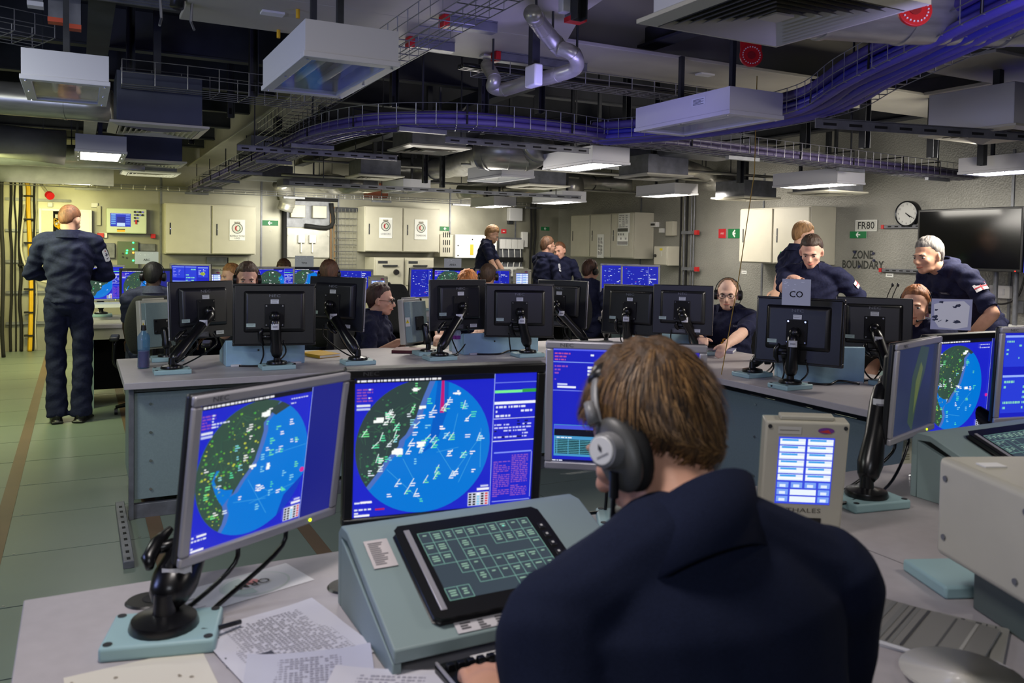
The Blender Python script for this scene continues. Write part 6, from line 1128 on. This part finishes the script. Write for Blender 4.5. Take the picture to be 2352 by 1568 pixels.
# papers at the left
def ormd(s):
    s.poly(circ(.035, 0, .075, 40, .058), 3, (206, 214, 206)); s.poly(circ(.035, 0, .070, 40, .054), 4, (222, 221, 220)); s.poly(clip(circ(.02, 0, .055, 30, .045), [(-1, -1), (.02, -1), (.02, 1), (-1, 1)]), 5, (190, 204, 196)); s.poly(circ(.02, 0, .024, 24, .02), 6, (222, 221, 220)); s.poly(circ(.03, .012, .018, 16, .014), 7, (226, 150, 146))
    s.m = None
    n0 = len(s.V); text(s, 'ORM', .034, 0, 0, 9, (40, 36, 40), bold=.01)
    Ti = s.T.inverted()
    for i in range(n0, len(s.V)): v = Ti @ Vector(s.V[i]); s.V[i] = tuple(s.T @ Vector((-v.x+.03, v.y, -v.z)))
    for k in range(7): s.rect(-.13+.002*k, -.055+.016*k, -.13+rnd.uniform(.02, .05), -.053+.016*k, 4, (110, 100, 110))
sheet('printed_card', FL(.295, 1.775, 16), .28, .125, 'white printed card reading ORM upside down behind the left monitor arm', 'card', ormd, base=(226, 224, 224))
def txt(cols, r_, w, h, ink=(120, 118, 128)): return lambda s: rows(s, w, h, r_, cols, ink, 4)
sheet('printed_sheet', FL(.33, 1.50, 12, DZ), .235, .27, 'large sheet of fine print lying left of the near console', 'paper', lambda s: (rows(s, .22, .25, 30, 26, (158, 156, 164), 5), s.rect(-.06, -.035, -.035, -.02, 6, (60, 60, 70))), base=(204, 202, 210), curl=.004)
sheet('printed_sheet', FL(.335, 1.34, -14, DZ+.003), .21, .20, 'lower crumpled text sheet overlapping the first, at the bottom edge', 'paper', txt(20, 20, .19, .18, (150, 148, 162)), base=(190, 190, 204), curl=.006)
sheet('printed_sheet', FL(.42, 1.22, -30, DZ+.007), .20, .20, 'third white sheet with a heading at the bottom edge by the console foot', 'paper', txt(18, 16, .18, .18, (160, 158, 170)), base=(206, 204, 212), curl=.004)
sheet('stained_folder', FL(.09, 1.43, 4, DZ), .215, .21, 'cream folder with coffee stains at the bottom left corner', 'folder', lambda s: (s.poly(circ(.02, -.05, .03, 24, .02), 4, (70, 66, 72)), s.poly(circ(.02, -.052, .024, 24, .016), 5, (196, 190, 176)), [s.poly(circ(rnd.uniform(-.1, .1), rnd.uniform(-.08, .09), rnd.uniform(.001, .004), 8), 4, (150, 140, 124)) for _ in range(16)]), base=(214, 208, 194))
# binding rings along the sheet edge
for k in range(5): MB(FL(.222, 1.56-.028*k, 12, DZ+.002)).poly(circ(0, 0, .003, 10), 2, (60, 60, 66)).build('punched_hole', PRINT, bpy.data.objects['printed_sheet'])
# beige phone panel at the right of the nearest man
def comms(T, label, front=True, brand=True):
    W, H, D = .205, .30, .045; t = thing('comms_panel', label, 'comms panel', tuple(T @ Vector((0, 0, -H/2))))
    MB(T).bx(-W/2, W/2, 0, D, -H/2, H/2).build('case', beige, t, bev=.006, seg=3); MB(T).bx(-W*.32, W*.32, D*.2, D*.8, H/2, H/2+.012).build('top_bracket', beige, t, bev=.003)
    MB(T).bx(-W*.5+.01, W*.5-.01, D, D+.05, -H*.46, H*.44).build('rear_box', greyblue, t, bev=.004)
    if front:
        s = MB(T @ Matrix.Translation((0, -.001, 0))); a, b, c, d = -.068, .068, -.070, .110; s.rect(a, c, b, d, 0, (50, 70, 220)); w_ = (b-a)/2; rh = (d-c)/9.4
        for i in range(6):
            for j in range(2): zt = d-.004-i*rh; s.rect(a+.003+j*w_, zt-rh+.003, a+w_-.003+j*w_, zt, 2, (228, 240, 255)); s.rect(a+.008+j*w_, zt-rh*.32, a+w_*.7+j*w_, zt-.001, 3, (60, 160, 235)); s.rect(a+.004+j*w_, zt-rh*.62, a+w_-.004+j*w_, zt-rh*.38, 3, (250, 253, 255))
        for i in range(3):
            for j in range(4):
                zt = d-.006-(6+i)*rh
                if 0 < j < 3 and i: continue
                s.rect(a+.003+j*w_/2, zt-rh+.004, a+w_/2-.003+j*w_/2, zt, 2, (120, 160, 245)); s.rect(a+.009+j*w_/2, zt-rh*.7, a+w_/2-.010+j*w_/2, zt-rh*.3, 3, (225, 238, 255))
            if i: s.rect(a+w_/2+.002, zt-rh+.004, b-w_/2-.002, zt, 3, (235, 245, 255))
        s.build('screen', SCREEN, t); m = MB(T @ Matrix.Translation((0, -.001, 0)))
        if brand: text(m, 'THALES', .017, .005, -.088, 1, (90, 84, 74), sx=1.5)
        m.poly(circ(.045, .129, .020, 16, .008), 1, (120, 60, 150)); m.poly([(.027, .126), (.058, .122), (.05, .132)], 2, (210, 60, 60)); m.rect(-.072, .118, -.015, .138, 1, (200, 198, 190)); m.rect(-.068, .127, -.02, .129, 2, (130, 128, 120)); m.build('printed_marks', PRINT, t)['kind'] = 'stuff'
        for sx in (-1, 1): MB(T).cyl((sx*.092, 0, .137), (sx*.092, -.003, .137), .005, n=10).build('screw', dkmetal, t)
        MB(T).bx(-.085, .05, -.0025, 0, -.140, -.108).build('lower_window', blackgloss, t); MB(T).cyl((.038, -.0025, -.124), (.038, -.004, -.124), .003, n=8).build('indicator', ledy, t)
        f = T @ Vector((0, .09, -.18)); MB().loft([(f.x, f.y, DZ), (f.x, f.y, DZ+.02), tuple(T @ Vector((0, .07, -.10)))], [.05, .02, .02], n=14).build('foot', blackgloss, t, smooth='auto')
    return t
comms(TR(mp(1846, 1098, 2.1), -32, 10), 'large beige panel with a bright blue-white touch screen at the nearest person\'s right')
# beige equipment box on the right, its stand and papers
bt = thing('equipment_box', 'big beige metal box cut by the right edge of the photo', 'box', (1.75, .95, .84)); BT = TR((1.575, 1.105, 0), -22)
MB(BT).bx(0, .55, -.62, 0, .832, 1.035).build('case', beige, bt, bev=.014, seg=4)
for x, y, z in ((-.001, -.03, .995), (-.001, -.03, .875), (-.001, -.24, .868), (-.001, -.26, 1.0)): MB(BT).cyl((x+.0005, y, z), (x-.0025, y, z), .006, n=10).build('screw', galv, bt)
MB(BT).bx(.13, .50, -.52, -.10, 1.0352, 1.0372).build('lid_plate', mat('beige_light', (206, 202, 188), .4), bt, bev=.001); MB(BT).bx(.035, .08, -.10, -.07, 1.0352, 1.038).build('white_tab', white, bt)
MB(BT).bx(.06, .5, -.55, -.04, .7305, .8315).build('dark_stand', mat('grey_green_enamel', (84, 96, 92), .5), bt, bev=.004); MB(TR((1.74, 1.17, DZ), -22)).bx(-.10, .1, -.12, .04, .0, .028).build('pale_foot_plate', paleblue, bt, bev=.006)
def mag(x, y, rz, z, w, h, label, c, seed):
    t = thing('magazine', label, 'magazine', (x, y, z)); q = random.Random(seed); MB(TR((x, y, z), rz)).bx(-w/2, w/2, -h/2, h/2, 0, .006).build('pages', white, t); s = MB(FL(x, y, rz, z+.006)); s.rect(-w/2, -h/2, w/2, h/2, 0, c)
    for k in range(9): b = q.uniform(-h*.45, h*.4); s.rect(-w*.48, b, w*.48, b+q.uniform(.002, .012), 1+k % 3, q.choice([(80, 80, 78), (170, 168, 160), (120, 120, 116), (60, 60, 62)]))
    s.build('cover', PRINT, t)
mag(1.42, 1.02, 28, DZ+.0005, .21, .28, 'lower grey magazine beside the nearest man\'s right shoulder', (150, 148, 140), 1); mag(1.40, 1.03, 22, DZ+.0075, .20, .27, 'upper striped magazine beside the nearest man\'s right shoulder', (130, 128, 122), 2)
pl = thing('round_plate', 'pale round dish with ring lines at the bottom right', 'plate', (1.31, .86, DZ)); MB().loft([(1.31, .86, DZ+.0005), (1.31, .86, DZ+.004), (1.31, .86, DZ+.018), (1.31, .86, DZ+.02), (1.31, .86, DZ+.014), (1.31, .86, DZ+.008)], [.05, .06, .098, .096, .08, .05], n=40).build('dish', mat('pale_ceramic', (222, 216, 202), .3), pl, smooth=True)
for rr in (.055, .07): MB().loft([(1.31, .86, DZ+.0085+(rr-.05)*.2), (1.31, .86, DZ+.0095+(rr-.05)*.2)], [rr, rr-.002], n=40, caps=False).build('ring_line', galv, pl)
# right console, its touch panel, a curling note, chrome stand foot
console(2.20, 1.30, .6, 'pale blue console at the right edge with a dark touch panel', zz=.03); C2 = Matrix.Translation((2.20, 1.30, .815)) @ Matrix.Rotation(R(TH-90), 4, 'X'); touch_panel(C2 @ Matrix.Translation((.12, -.0005, .026)), 'dark touch panel on the console at the right edge', seed=8)
sheet('curling_note', TR(mp(2084, 1035, 2.7), -15, 4), .045, .085, 'yellowed note hanging from the dim edge-on monitor', 'note', txt(1, 8, .038, .07, (150, 146, 120)), base=(206, 204, 180), curl=.006)
p = P(2125, 1102, z=DZ); o = thing('chrome_foot', 'round chrome stand foot between the beige box and the right monitor', 'stand', tuple(p)); MB().loft([p+Vector((0, 0, .0005)), p+Vector((0, 0, .01)), p+Vector((0, 0, .018)), p+Vector((0, 0, .08))], [.05, .048, .016, .012], n=28).build('foot', chrome, o, smooth='auto')
# ------------------------------------------------------------------ on the island
lbl = mat('pale_blue_light', (150, 186, 208), .5, noise=.05, scale=20)
nlead = [0, 1, 2, 3]
def cbox(px0, px1, py1, hz, D, label, yaw=0, y=None):
    a = P(px0, py1, z=DZ); b = P(px1, py1, y=a.y) if y is None else P(px1, py1, z=DZ); W = math.hypot(b.x-a.x, b.y-a.y); yaw = math.degrees(math.atan2(b.y-a.y, b.x-a.x)) if y is not None else 0
    T = TR(a, yaw); t = thing('console_housing', label, 'console', tuple(a)); m = MB(T); pr = [(0, 0), (0, hz), (.03, hz), (D, hz*.45), (D, 0)]; n = 5
    m.add([(x, yy, z) for x in (0, W) for yy, z in pr], [tuple(range(n)), tuple(range(2*n-1, n-1, -1))]+[(i, i+n, (i+1) % n+n, (i+1) % n) for i in range(n)]); m.build('housing', lbl, t, bev=.004)
    for f in (.12, .88): MB(T).bx(W*f-.03, W*f+.03, -.02, 0, .0, .012).build('foot_bracket', lampw, t, bev=.002)
    MB(T).cyl((W*.4, -.001, hz*.6), (W*.4, -.004, hz*.6), .006, n=8).build('screw', dkmetal, t)
    cable('power_lead', [T @ Vector((W*.15, -.03, .006)), T @ Vector((W*.4, -.07, .006)), T @ Vector((W*.6, -.03, .02)), T @ Vector((W*.85, -.06, .006))], .006, blackgloss, 'black lead coiled in front of the pale housing under '+['the second', 'the fifth', 'the eighth', 'the ninth'][nlead.pop(0)]+' island monitor'); return t
cbox(519, 700, 842, .15, .25, 'pale blue housing below the wide black island monitor'); cbox(1065, 1236, 815, .14, .25, 'pale blue housing below the fifth island monitor')
cbox(1468, 1600, 800, .14, .25, 'pale blue housing left of the bald man', y=1); cbox(1826, 1985, 880, .20, .28, 'large pale blue housing below the ninth and tenth island monitors', y=1)
def rearpanel(px, py, d, yaw, label):
    T = TR(mp(px, py, d), yaw, 6); t = comms(T, label, front=False); m = MB(T @ Matrix.Translation((0, 0, 0))); S = T @ Matrix.Rotation(R(90), 4, 'Z')
    MB(T).bx(-.045, .045, .095, .103, -.06, .03).build('mount_plate', blackmatte, t, bev=.002); e = T @ Vector((0, .14, -.02)); f = Vector((e.x, e.y, DZ))+(T.to_3x3() @ Vector((0, .03, 0))); f.z = DZ
    for sx in (-.035, .035):
        for sz in (-.045, .018): MB(T).cyl((sx, .103, sz), (sx, .107, sz), .006, n=8).build('bolt', chrome, t)
    for s_ in (-1, 1):
        W2 = MB(T @ Matrix.Translation((s_*.096, .07, 0)) @ Matrix.Rotation(R(90*s_), 4, 'Z')); W2.rect(-.018, -.03, .020, .03, 1, (206, 206, 200)); W2.poly([(-.014, -.008), (.014, -.008), (0, .018)], 2, (226, 196, 40)); W2.line(0, -.003, 0, .009, .003, 3, (20, 20, 20)); W2.build('warning_sticker', PRINT, t)
    MB().loft([f+Vector((0, 0, .026)), f+Vector((0, 0, .036)), f+Vector((0, 0, .042)), f+Vector((0, 0, .09))], [.055, .052, .018, .016], n=20).build('base_disc', blackgloss, t, smooth='auto'); arm_mb(f+Vector((0, 0, .07)), e, .026).build('stand_arm', blackgloss, t, smooth=True); MB(TR(f, 0)).bx(-.09, .09, -.07, .07, 0, .026).build('base_plate', paleblue, t, bev=.005)
rearpanel(350, 745, 5.15, 205, 'grey-blue comms panel seen from behind at the left end of the island'); rearpanel(936, 738, 5.6, 214, 'grey-blue comms panel seen from behind beside the woman in glasses')
def small_comms(px, py, d, yaw, label): T = TR(mp(px, py, d), yaw, 8); comms(T, label, brand=False)
small_comms(491, 655, 8.3, -22, 'small beige comms panel right of the back left screens'); small_comms(868, 668, 8.8, -16, 'small beige comms panel behind the head of the woman in glasses'); small_comms(1199, 650, 9.4, -28, 'small beige comms panel right of the back centre screens')
# bottles
def bottle(px, py, h, r, label, liquid=None, mt=None, cap=None):
    p = P(px, py, z=DZ); t = thing('water_bottle', label, 'bottle', tuple(p)); z = p.z
    MB().loft([(p.x, p.y, z+.0005), (p.x, p.y, z+.01), (p.x, p.y, z+h*.35), (p.x, p.y, z+h*.6), (p.x, p.y, z+h*.74), (p.x, p.y, z+h*.86), (p.x, p.y, z+h*.88)], [r*.9, r, r*.93, r, r, r*.4, r*.38], n=22).build('body', mt, t, smooth=True)
    if liquid: MB().loft([(p.x, p.y, z+.006), (p.x, p.y, z+h*.33), (p.x, p.y, z+h*.40)], [r*.86, r*.86, r*.86], n=20).build('drink', liquid, t, smooth='auto')
    MB().loft([(p.x, p.y, z+h*.88), (p.x, p.y, z+h)], [r*.45, r*.40], n=16).build('cap', cap or black, t, smooth='auto'); return t, p
bottle(330, 845, .245, .034, 'blue translucent drinking bottle with pink drink on the island corner', mat('pink_drink', (120, 34, 70), .3), mat('blue_bottle', (50, 120, 165), .08, alpha=.42))
t, p = bottle(1048, 812, .20, .031, 'clear water bottle with a purple band behind the fourth monitor', None, mat('clear_bottle', (200, 210, 225), .06, alpha=.35), mat('blue_cap', (90, 120, 180), .4)); MB().loft([(p.x, p.y, p.z+.10), (p.x, p.y, p.z+.125)], .0318, n=22, caps=False).build('band', mat('purple_band', (120, 40, 130), .4), t)
# books, notes
def book(px, py, w, h, th, rz, m, label, z=DZ, name='notebook', cat='notebook'):
    p = P(px, py, z=z); t = thing(name, label, cat, tuple(p)); T = TR((p.x, p.y, z+.0005), rz); MB(T).bx(-w/2, w/2, -h/2, h/2, 0, th*.15).bx(-w/2, w/2, -h/2, h/2, th*.85, th).bx(-w/2, -w/2+.004, -h/2, h/2, th*.15, th*.85).build('cover', m, t, bev=.001); MB(T).bx(-w/2+.004, w/2-.004, -h/2+.003, h/2-.003, th*.15, th*.85).build('pages', white, t); return t
book(735, 817, .16, .22, .02, 20, yellow, 'yellow notebook on the island left of the woman in glasses'); book(945, 808, .18, .24, .02, 60, mat('maroon_leather', (90, 30, 40), .5), 'maroon leather diary open on the island by the woman in glasses'); book(985, 800, .17, .22, .012, 35, beige, 'cream notebook beside the maroon diary')
book(1640, 806, .21, .29, .02, 40, mat('lilac_folder', (140, 140, 170), .5), 'lilac folder on the island under the bald man\'s arm'); book(1645, 795, .18, .24, .018, 30, black, 'black book on top of the lilac folder', z=DZ+.022); book(700, 812, .2, .28, .004, -12, white, 'loose papers on the island beside the yellow notebook', name='paper_stack', cat='paper')
# name cards and hung sheets
def card(px, py, w, h, d, yaw, s, label, gl=True, sz=.03, dz=-.02): 
    T = TR(mp(px, py, d), yaw, 0); m = MB(T); m.bx(-w/2, w/2, .0005, .002, -h/2, h/2, (196, 200, 214)); m.rect(-w/2, -h/2, w/2, h/2, 1, (196, 200, 214)); text(m, s, sz, 0, dz, 4, (30, 30, 34), bold=.01)
    q = random.Random(len(label))
    if gl:
        for k in range(9): m.poly([(a+q.uniform(-.004, .004), b) for a, b in circ(q.uniform(-w*.4, w*.4), q.uniform(h*.1, h*.45), q.uniform(.003, .008), 6, .002)], 3, (236, 240, 250))
    return tag(m.build('name_sheet', GLOSSPRINT), label, 'sheet')
card(1829, 671, .14, .135, 4.28, -48, 'CO', 'plastic-covered sheet reading CO on top of the ninth island monitor', sz=.045, dz=-.012)
card(337, 592, .21, .12, 8.0, -10, 'ABC', 'white name card on the first round chart monitor at the back left'); card(699, 600, .19, .115, 8.7, -14, 'TPO', 'plastic name card reading TPO on the back row monitor'); card(1040, 604, .19, .1, 9.1, -14, 'AREA', 'plastic name card on the back centre monitor')
m = MB(TR(mp(2185, 722, 3.75), -38, 4)); m.bx(-.085, .085, .0005, .003, -.07, .07, (180, 182, 210)); m.rect(-.085, -.07, .085, .07, 1, (186, 190, 222)); q = random.Random(4); m.poly([(-.07, -.03), (-.05, -.06), (.02, -.066), (.07, -.055), (.075, .04), (.05, .062), (-.03, .058), (-.075, .045)], 2, (246, 248, 255))  # glare is painted into the sheet as a near-white patch
for k in range(11): m.poly([(a+q.uniform(-.006, .006), b+q.uniform(-.004, .004)) for a, b in circ(q.uniform(-.07, .03), q.uniform(-.04, .055), q.uniform(.004, .014), 6, q.uniform(.003, .009))], 3, (70, 76, 100))
tag(m.build('glossy_sheet', GLOSSPRINT), 'shiny plastic-covered sheet above the right radar monitor, with glare painted on', 'sheet')
# desk microphone by the ginger woman
p = P(2040, 700, d=5.2); t = thing('desk_radio', 'black radio box with two gooseneck microphones behind the tenth monitor', 'radio', (p.x, p.y, DZ)); MB(TR((p.x, p.y, DZ), -30)).bx(-.18, .12, -.1, .1, 0, p.z-DZ-.02).build('case', black, t, bev=.006)
for dx in (-.02, .03): a = Vector((p.x+dx, p.y, p.z-.03)); MB().tube(curve_pts([a, a+Vector((.0, 0, .06)), a+Vector((.03, .0, .12)), a+Vector((.05, 0, .15))], 5), .0028, 6).build('gooseneck', blackgloss, t, smooth=True); MB().ell(a+Vector((.055, 0, .155)), (.008, .008, .013)).build('capsule', black, t, smooth=True)
# ------------------------------------------------------------------ chairs
fab = mat('black_fabric', (24, 24, 27), .9, noise=.2, scale=120, bump=.2)
def chair(x, y, yaw, label, zs=.46, back=True):
    t = thing('office_chair', label, 'chair', (x, y, 0)); T = TR((x, y, 0), yaw); m = MB(T); m.ell((0, 0, zs-.02), (.25, .24, .05), None, 24, 8); m.build('seat', fab, t, smooth=True)
    m = MB(T)
    n, k = 9, 7; vs = []
    for j in range(k):
        v = j/(k-1); w_ = .20*math.sin(math.pi*(.18+.70*v))**.6+.02
        for i in range(n): u = i/(n-1)*2-1; vs.append((u*w_, -.26-.03*v+.05*u*u, zs+.10+.48*v))
    m.add(vs, [(j*n+i, j*n+i+1, (j+1)*n+i+1, (j+1)*n+i) for j in range(k-1) for i in range(n-1)]); o = m.build('backrest', fab, t, smooth=True); s = o.modifiers.new('s', 'SOLIDIFY'); s.thickness = .05; s.offset = 0; s2 = o.modifiers.new('b', 'SUBSURF'); s2.levels = s2.render_levels = 1
    MB(T).tube(curve_pts([Vector((0, -.05, zs-.06)), Vector((0, -.27, zs-.05)), Vector((0, -.33, zs+.15)), Vector((0, -.30, zs+.3))], 5), .022, 8).build('back_stem', blackgloss, t, smooth=True)
    for s in (-1, 1): MB(T).tube(curve_pts([Vector((s*.2, 0, zs-.04)), Vector((s*.29, 0, zs)), Vector((s*.29, -.02, zs+.2))], 4), .014, 8).build('arm_post', blackgloss, t, smooth=True); MB(T).bx(s*.29-.035, s*.29+.035, -.13, .12, zs+.2, zs+.235).build('armrest', black, t, bev=.012, seg=3)
    MB(T).cyl((0, 0, .1), (0, 0, zs-.06), .026, n=14).build('gas_column', dkmetal, t, smooth='auto')
    for k in range(5): a = 2*math.pi*k/5+.3; lg = MB(T).loft([(0, 0, .11), (.15*math.cos(a), .15*math.sin(a), .10), (.30*math.cos(a), .30*math.sin(a), .065)], [.03, .022, .014], n=8).build('leg', blackgloss if k else blackgloss, t, smooth=True); MB(T).cyl((.30*math.cos(a)-.012, .30*math.sin(a), .0285), (.30*math.cos(a)+.012, .30*math.sin(a), .0285), .028, n=12).build('castor', black, lg, smooth='auto')
    return t
def chair_for(i, label, dy=0): o = bpy.data.objects['person' if i == 0 else 'person.%03d' % i]; b = list(o.children); return o
seat = {'person.001': 'grey-edged office chair of the dark-haired headset wearer at the back left', 'person.005': 'office chair of the curly-haired person at the back desk', 'person.006': 'office chair of the woman in glasses', 'person.007': 'office chair of the bent ginger-haired person', 'person.008': 'office chair of the short-haired person at the back centre', 'person.012': 'office chair with armrests before the grey three-door locker', 'person.013': 'rounded black office chair behind the bald man', 'person.017': 'office chair of the ginger woman', 'person.002': 'office chair of the person behind the wide island monitor', 'person.003': 'office chair of the fair-haired person in profile', 'person.004': 'office chair of the person hidden behind the back screens'}
YAWS = {}
# ------------------------------------------------------------------ the nearest man
fgh = Vector(P(1497, 1000, d=1.20))
T_ = person('nearest person, seated with back to the camera in a navy fleece jacket and grey headset', fgh, math.degrees(math.atan2(fgh.x, fgh.y))+0, True, 14, 24, 26, 4, (202, 150, 124), (126, 92, 58), 'none', .016, handL=P(1145, 1655, z=.80), handR=Vector((.98, 1.12, .79)), eyes=False, sleeves='long', cloth=navyfg, voxel=.0052, fg=True, collar=False, headfwd=.055, necklen=.088, shz=.385, spread=.1, k=1.07, twist=-10)
fm, FH, FX, FA, FB = T_
hb = MB(); vs, fs = hair_mesh(FH, 'short', .017, seed=5, n=72, m=48); hb.add(vs, fs); hm = mat('fair_brown_hair', (78, 56, 34), .65, noise=.5, scale=60, bump=.8, stretch=(1, 1, .25)); ho = hb.build('hair', hm, fm, smooth=True)
q = random.Random(3); tones = [mat('hair_tone_light', (146, 110, 68), .5), mat('hair_tone_mid', (92, 66, 40), .55), mat('hair_tone_dark', (46, 33, 22), .6)]; bl = [MB(), MB(), MB()]
c0 = Vector((0, -.012, .028)); rad = Vector((.0755, .0955, .0895)); crown = Vector((.01, -.55, .83)).normalized()
for k in range(9000):
    z = q.uniform(-.86, 1); a = q.uniform(0, 2*math.pi); s_ = math.sqrt(1-z*z); d = Vector((s_*math.sin(a), s_*math.cos(a), z)); az = abs((math.degrees(a)+180) % 360-180)
    lim = 24 if az < 50 else (0 if az < 75 else (-12 if az < 100 else (-40 if az < 118 else -70)))
    if math.degrees(math.asin(z)) < lim: continue
    # lay each lock away from the crown, then down
    clump = math.sin(d.x*31+d.z*17)*.5+math.sin(d.z*43-d.x*23)*.5
    dirv = (d-crown*d.dot(crown)); dirv = dirv.normalized() if dirv.length > .1 else Vector((q.uniform(-1, 1), q.uniform(-1, 1), 0)); dirv = dirv+Vector((.25*clump, 0, -.15)); L = q.uniform(.022, .045)*(1.25 if z > .2 else .8 if z > -.2 else .5); zb = 1+(.34*max(0, min(1, (az-95)/45)) if z < 0 else 0); p = d.copy(); pts = []; lift = q.uniform(.006, .020)*(1 if z > -.1 else .45)+.004*clump
    for i in range(5):
        f = i/4; pts.append(c0+Vector((p.x*(rad.x+.004+lift*(.45+.8*f-.5*f*f)), p.y*(rad.y+.004+lift*(.45+.8*f-.5*f*f)), p.z*zb*(rad.z+.004+lift*(.45+.8*f-.5*f*f)))))
        t_ = dirv-p*dirv.dot(p); t_.normalize(); p = (p+t_*(L/.085/4)).normalized()
    w_ = q.uniform(.0005, .0011); b = bl[0 if clump+q.uniform(-.7, .7) > .45 else (1 if clump+q.uniform(-.6, .6) > -.35 else 2)]
    side = (pts[-1]-pts[0]).cross(d).normalized(); vs = []
    for i, pt in enumerate(pts): ww = w_*(1-.75*i/4); vs += [FH @ (pt-side*ww), FH @ (pt+side*ww)]
    b.add(vs, [(2*i, 2*i+1, 2*i+3, 2*i+2) for i in range(4)])
for b, m_, n_ in zip(bl, tones, ('light', 'mid', 'dark')): b.build('hair_strands', m_, ho)['kind'] = 'stuff'
# jacket collar standing round the neck, shoulder seams
n0 = FX((0, -.015, .455)); n1 = FH @ Vector((0, -.03, -.08)); ax = (n1-n0).normalized(); xv = Vector((1, 0, 0)); yv = ax.cross(xv)*-1; yv = yv if yv.y > 0 else -yv; cb = MB(); pts = []
for k in range(25):
    a = R(28+304*k/24); s_, c_ = math.sin(a), math.cos(a); back = max(0, -c_); rr = .086+.010*back
    lo = n0+(xv*s_+yv*c_)*(rr+.004)-ax*.045; hi = n0+(xv*s_*1.0+yv*c_)*(rr-.002)+ax*(.050+.012*back); pts.append((lo, hi))
vs = []
for lo, hi in pts: o_ = ((lo-n0)-ax*(lo-n0).dot(ax)).normalized(); vs += [lo, hi+o_*.002, hi+ax*.004-o_*.003, hi-o_*.008, lo-o_*.012]
n = len(pts); cb.add(vs, [(5*i+j, 5*i+5+j, 5*i+5+(j+1) % 5, 5*i+(j+1) % 5) for i in range(n-1) for j in range(5)]+[(0, 1, 2, 3, 4), tuple(range(5*n-1, 5*n-6, -1))]); cb.build('collar', navyfg, fm, smooth=True)
# headset: grey cups, pads, steel band, cable
gm = mat('headset_grey', (74, 74, 74), .45); gl = mat('headset_grey_light', (120, 120, 122), .4)
S3 = FH.to_3x3(); pts = [FH @ Vector((.103*math.sin(a), .012, .005+.118*math.cos(a))) for a in np.linspace(-1.72, 1.72, 25)]; hs = MB().loft(pts, .0065, .0035, n=8, xa=S3 @ Vector((0, 1, 0))).build('headband', gl, fm, smooth=True)
MB().loft([pts[j] for j in range(7, 18)], .014, .008, n=10, xa=S3 @ Vector((0, 1, 0))).build('headband_pad', black, hs, smooth=True)
for s in (-1, 1):
    E = lambda x, y, z, rx, ry, rz: MB().ell(FH @ Vector((s*x, y, z)), (rx, ry, rz), S3, 24, 14)
    E(.080, -.002, -.018, .022, .036, .056).build('ear_pad', blackmatte, fm, smooth=True); cup = E(.100, .0, -.020, .016, .033, .052).build('ear_cup', gm, fm, smooth=True)
    MB().loft([FH @ Vector((s*.108, .004, -.012)), FH @ Vector((s*.124, .006, -.010)), FH @ Vector((s*.127, .006, -.010))], [.026, .023, .020], n=24).build('cup_cap', gl, cup, smooth='auto')
    MB().loft([FH @ Vector((s*.1275, .006, -.010)), FH @ Vector((s*.1285, .006, -.010))], [.019, .018], n=24).build('white_disc', white, cup, smooth='auto')
    MB().loft([FH @ Vector((s*.112, .012, .03)), FH @ Vector((s*.106, .012, .06))], [.009, .007], n=8).build('yoke', gl, cup, smooth=True)
    T2 = FH @ Matrix.Translation((s*.1287, .006, -.010)) @ Matrix.Rotation(R(90*s), 4, 'Z'); m = MB(T2); m.poly([(-.003, .003), (0, -.003), (.003, .003), (0, .010)], 1, (40, 40, 44)); m.rect(-.010, -.008, .010, -.006, 1, (130, 130, 134)); m.build('maker_mark', PRINT, cup)
a = FH @ Vector((-.115, .006, -.040)); g = P(1345, 1190, d=1.55); MB().cyl(a, a-Vector((0, 0, .035)), .0065, n=10).build('cable_plug', black, fm)
cable('headset_cable', [a-Vector((0, 0, .03)), a-Vector((.002, -.01, .10)), Vector((a.x+.0, a.y+.08, a.z-.165)), Vector((a.x+.06, a.y+.14, a.z-.17)), Vector((a.x+.10, a.y+.08, a.z-.20))], .0038, blackgloss, '', parent=fm)
cable('coiled_lead', [(1.02, 1.45, DZ+.005), (1.0, 1.40, DZ+.03), (1.05, 1.36, DZ+.045), (1.10, 1.40, DZ+.02), (1.06, 1.44, DZ+.005)], .004, blackgloss, 'black lead looping on the desk beyond the nearest person\'s collar')
# chairs under the seated people
def seat_under(name, label):
    o = bpy.data.objects[name]; sh = [c for c in o.children if c.name.startswith('trousers')][0]; return o
for nm, lb in seat.items():
    o = bpy.data.objects[nm]; yaw = PYAW[nm]; chair(o.location.x, o.location.y, yaw, lb, zs=max(.40, min(.52, PZ[nm]-.125)))
chair(fm.location.x, fm.location.y-.02, 0, 'office chair under the nearest person', zs=max(.38, PZ[fm.name]-.125))
p = P(928, 668, d=7.6); chair(p.x, p.y+.25, 170, 'empty black office chair between the woman in glasses and the back screens', .5)
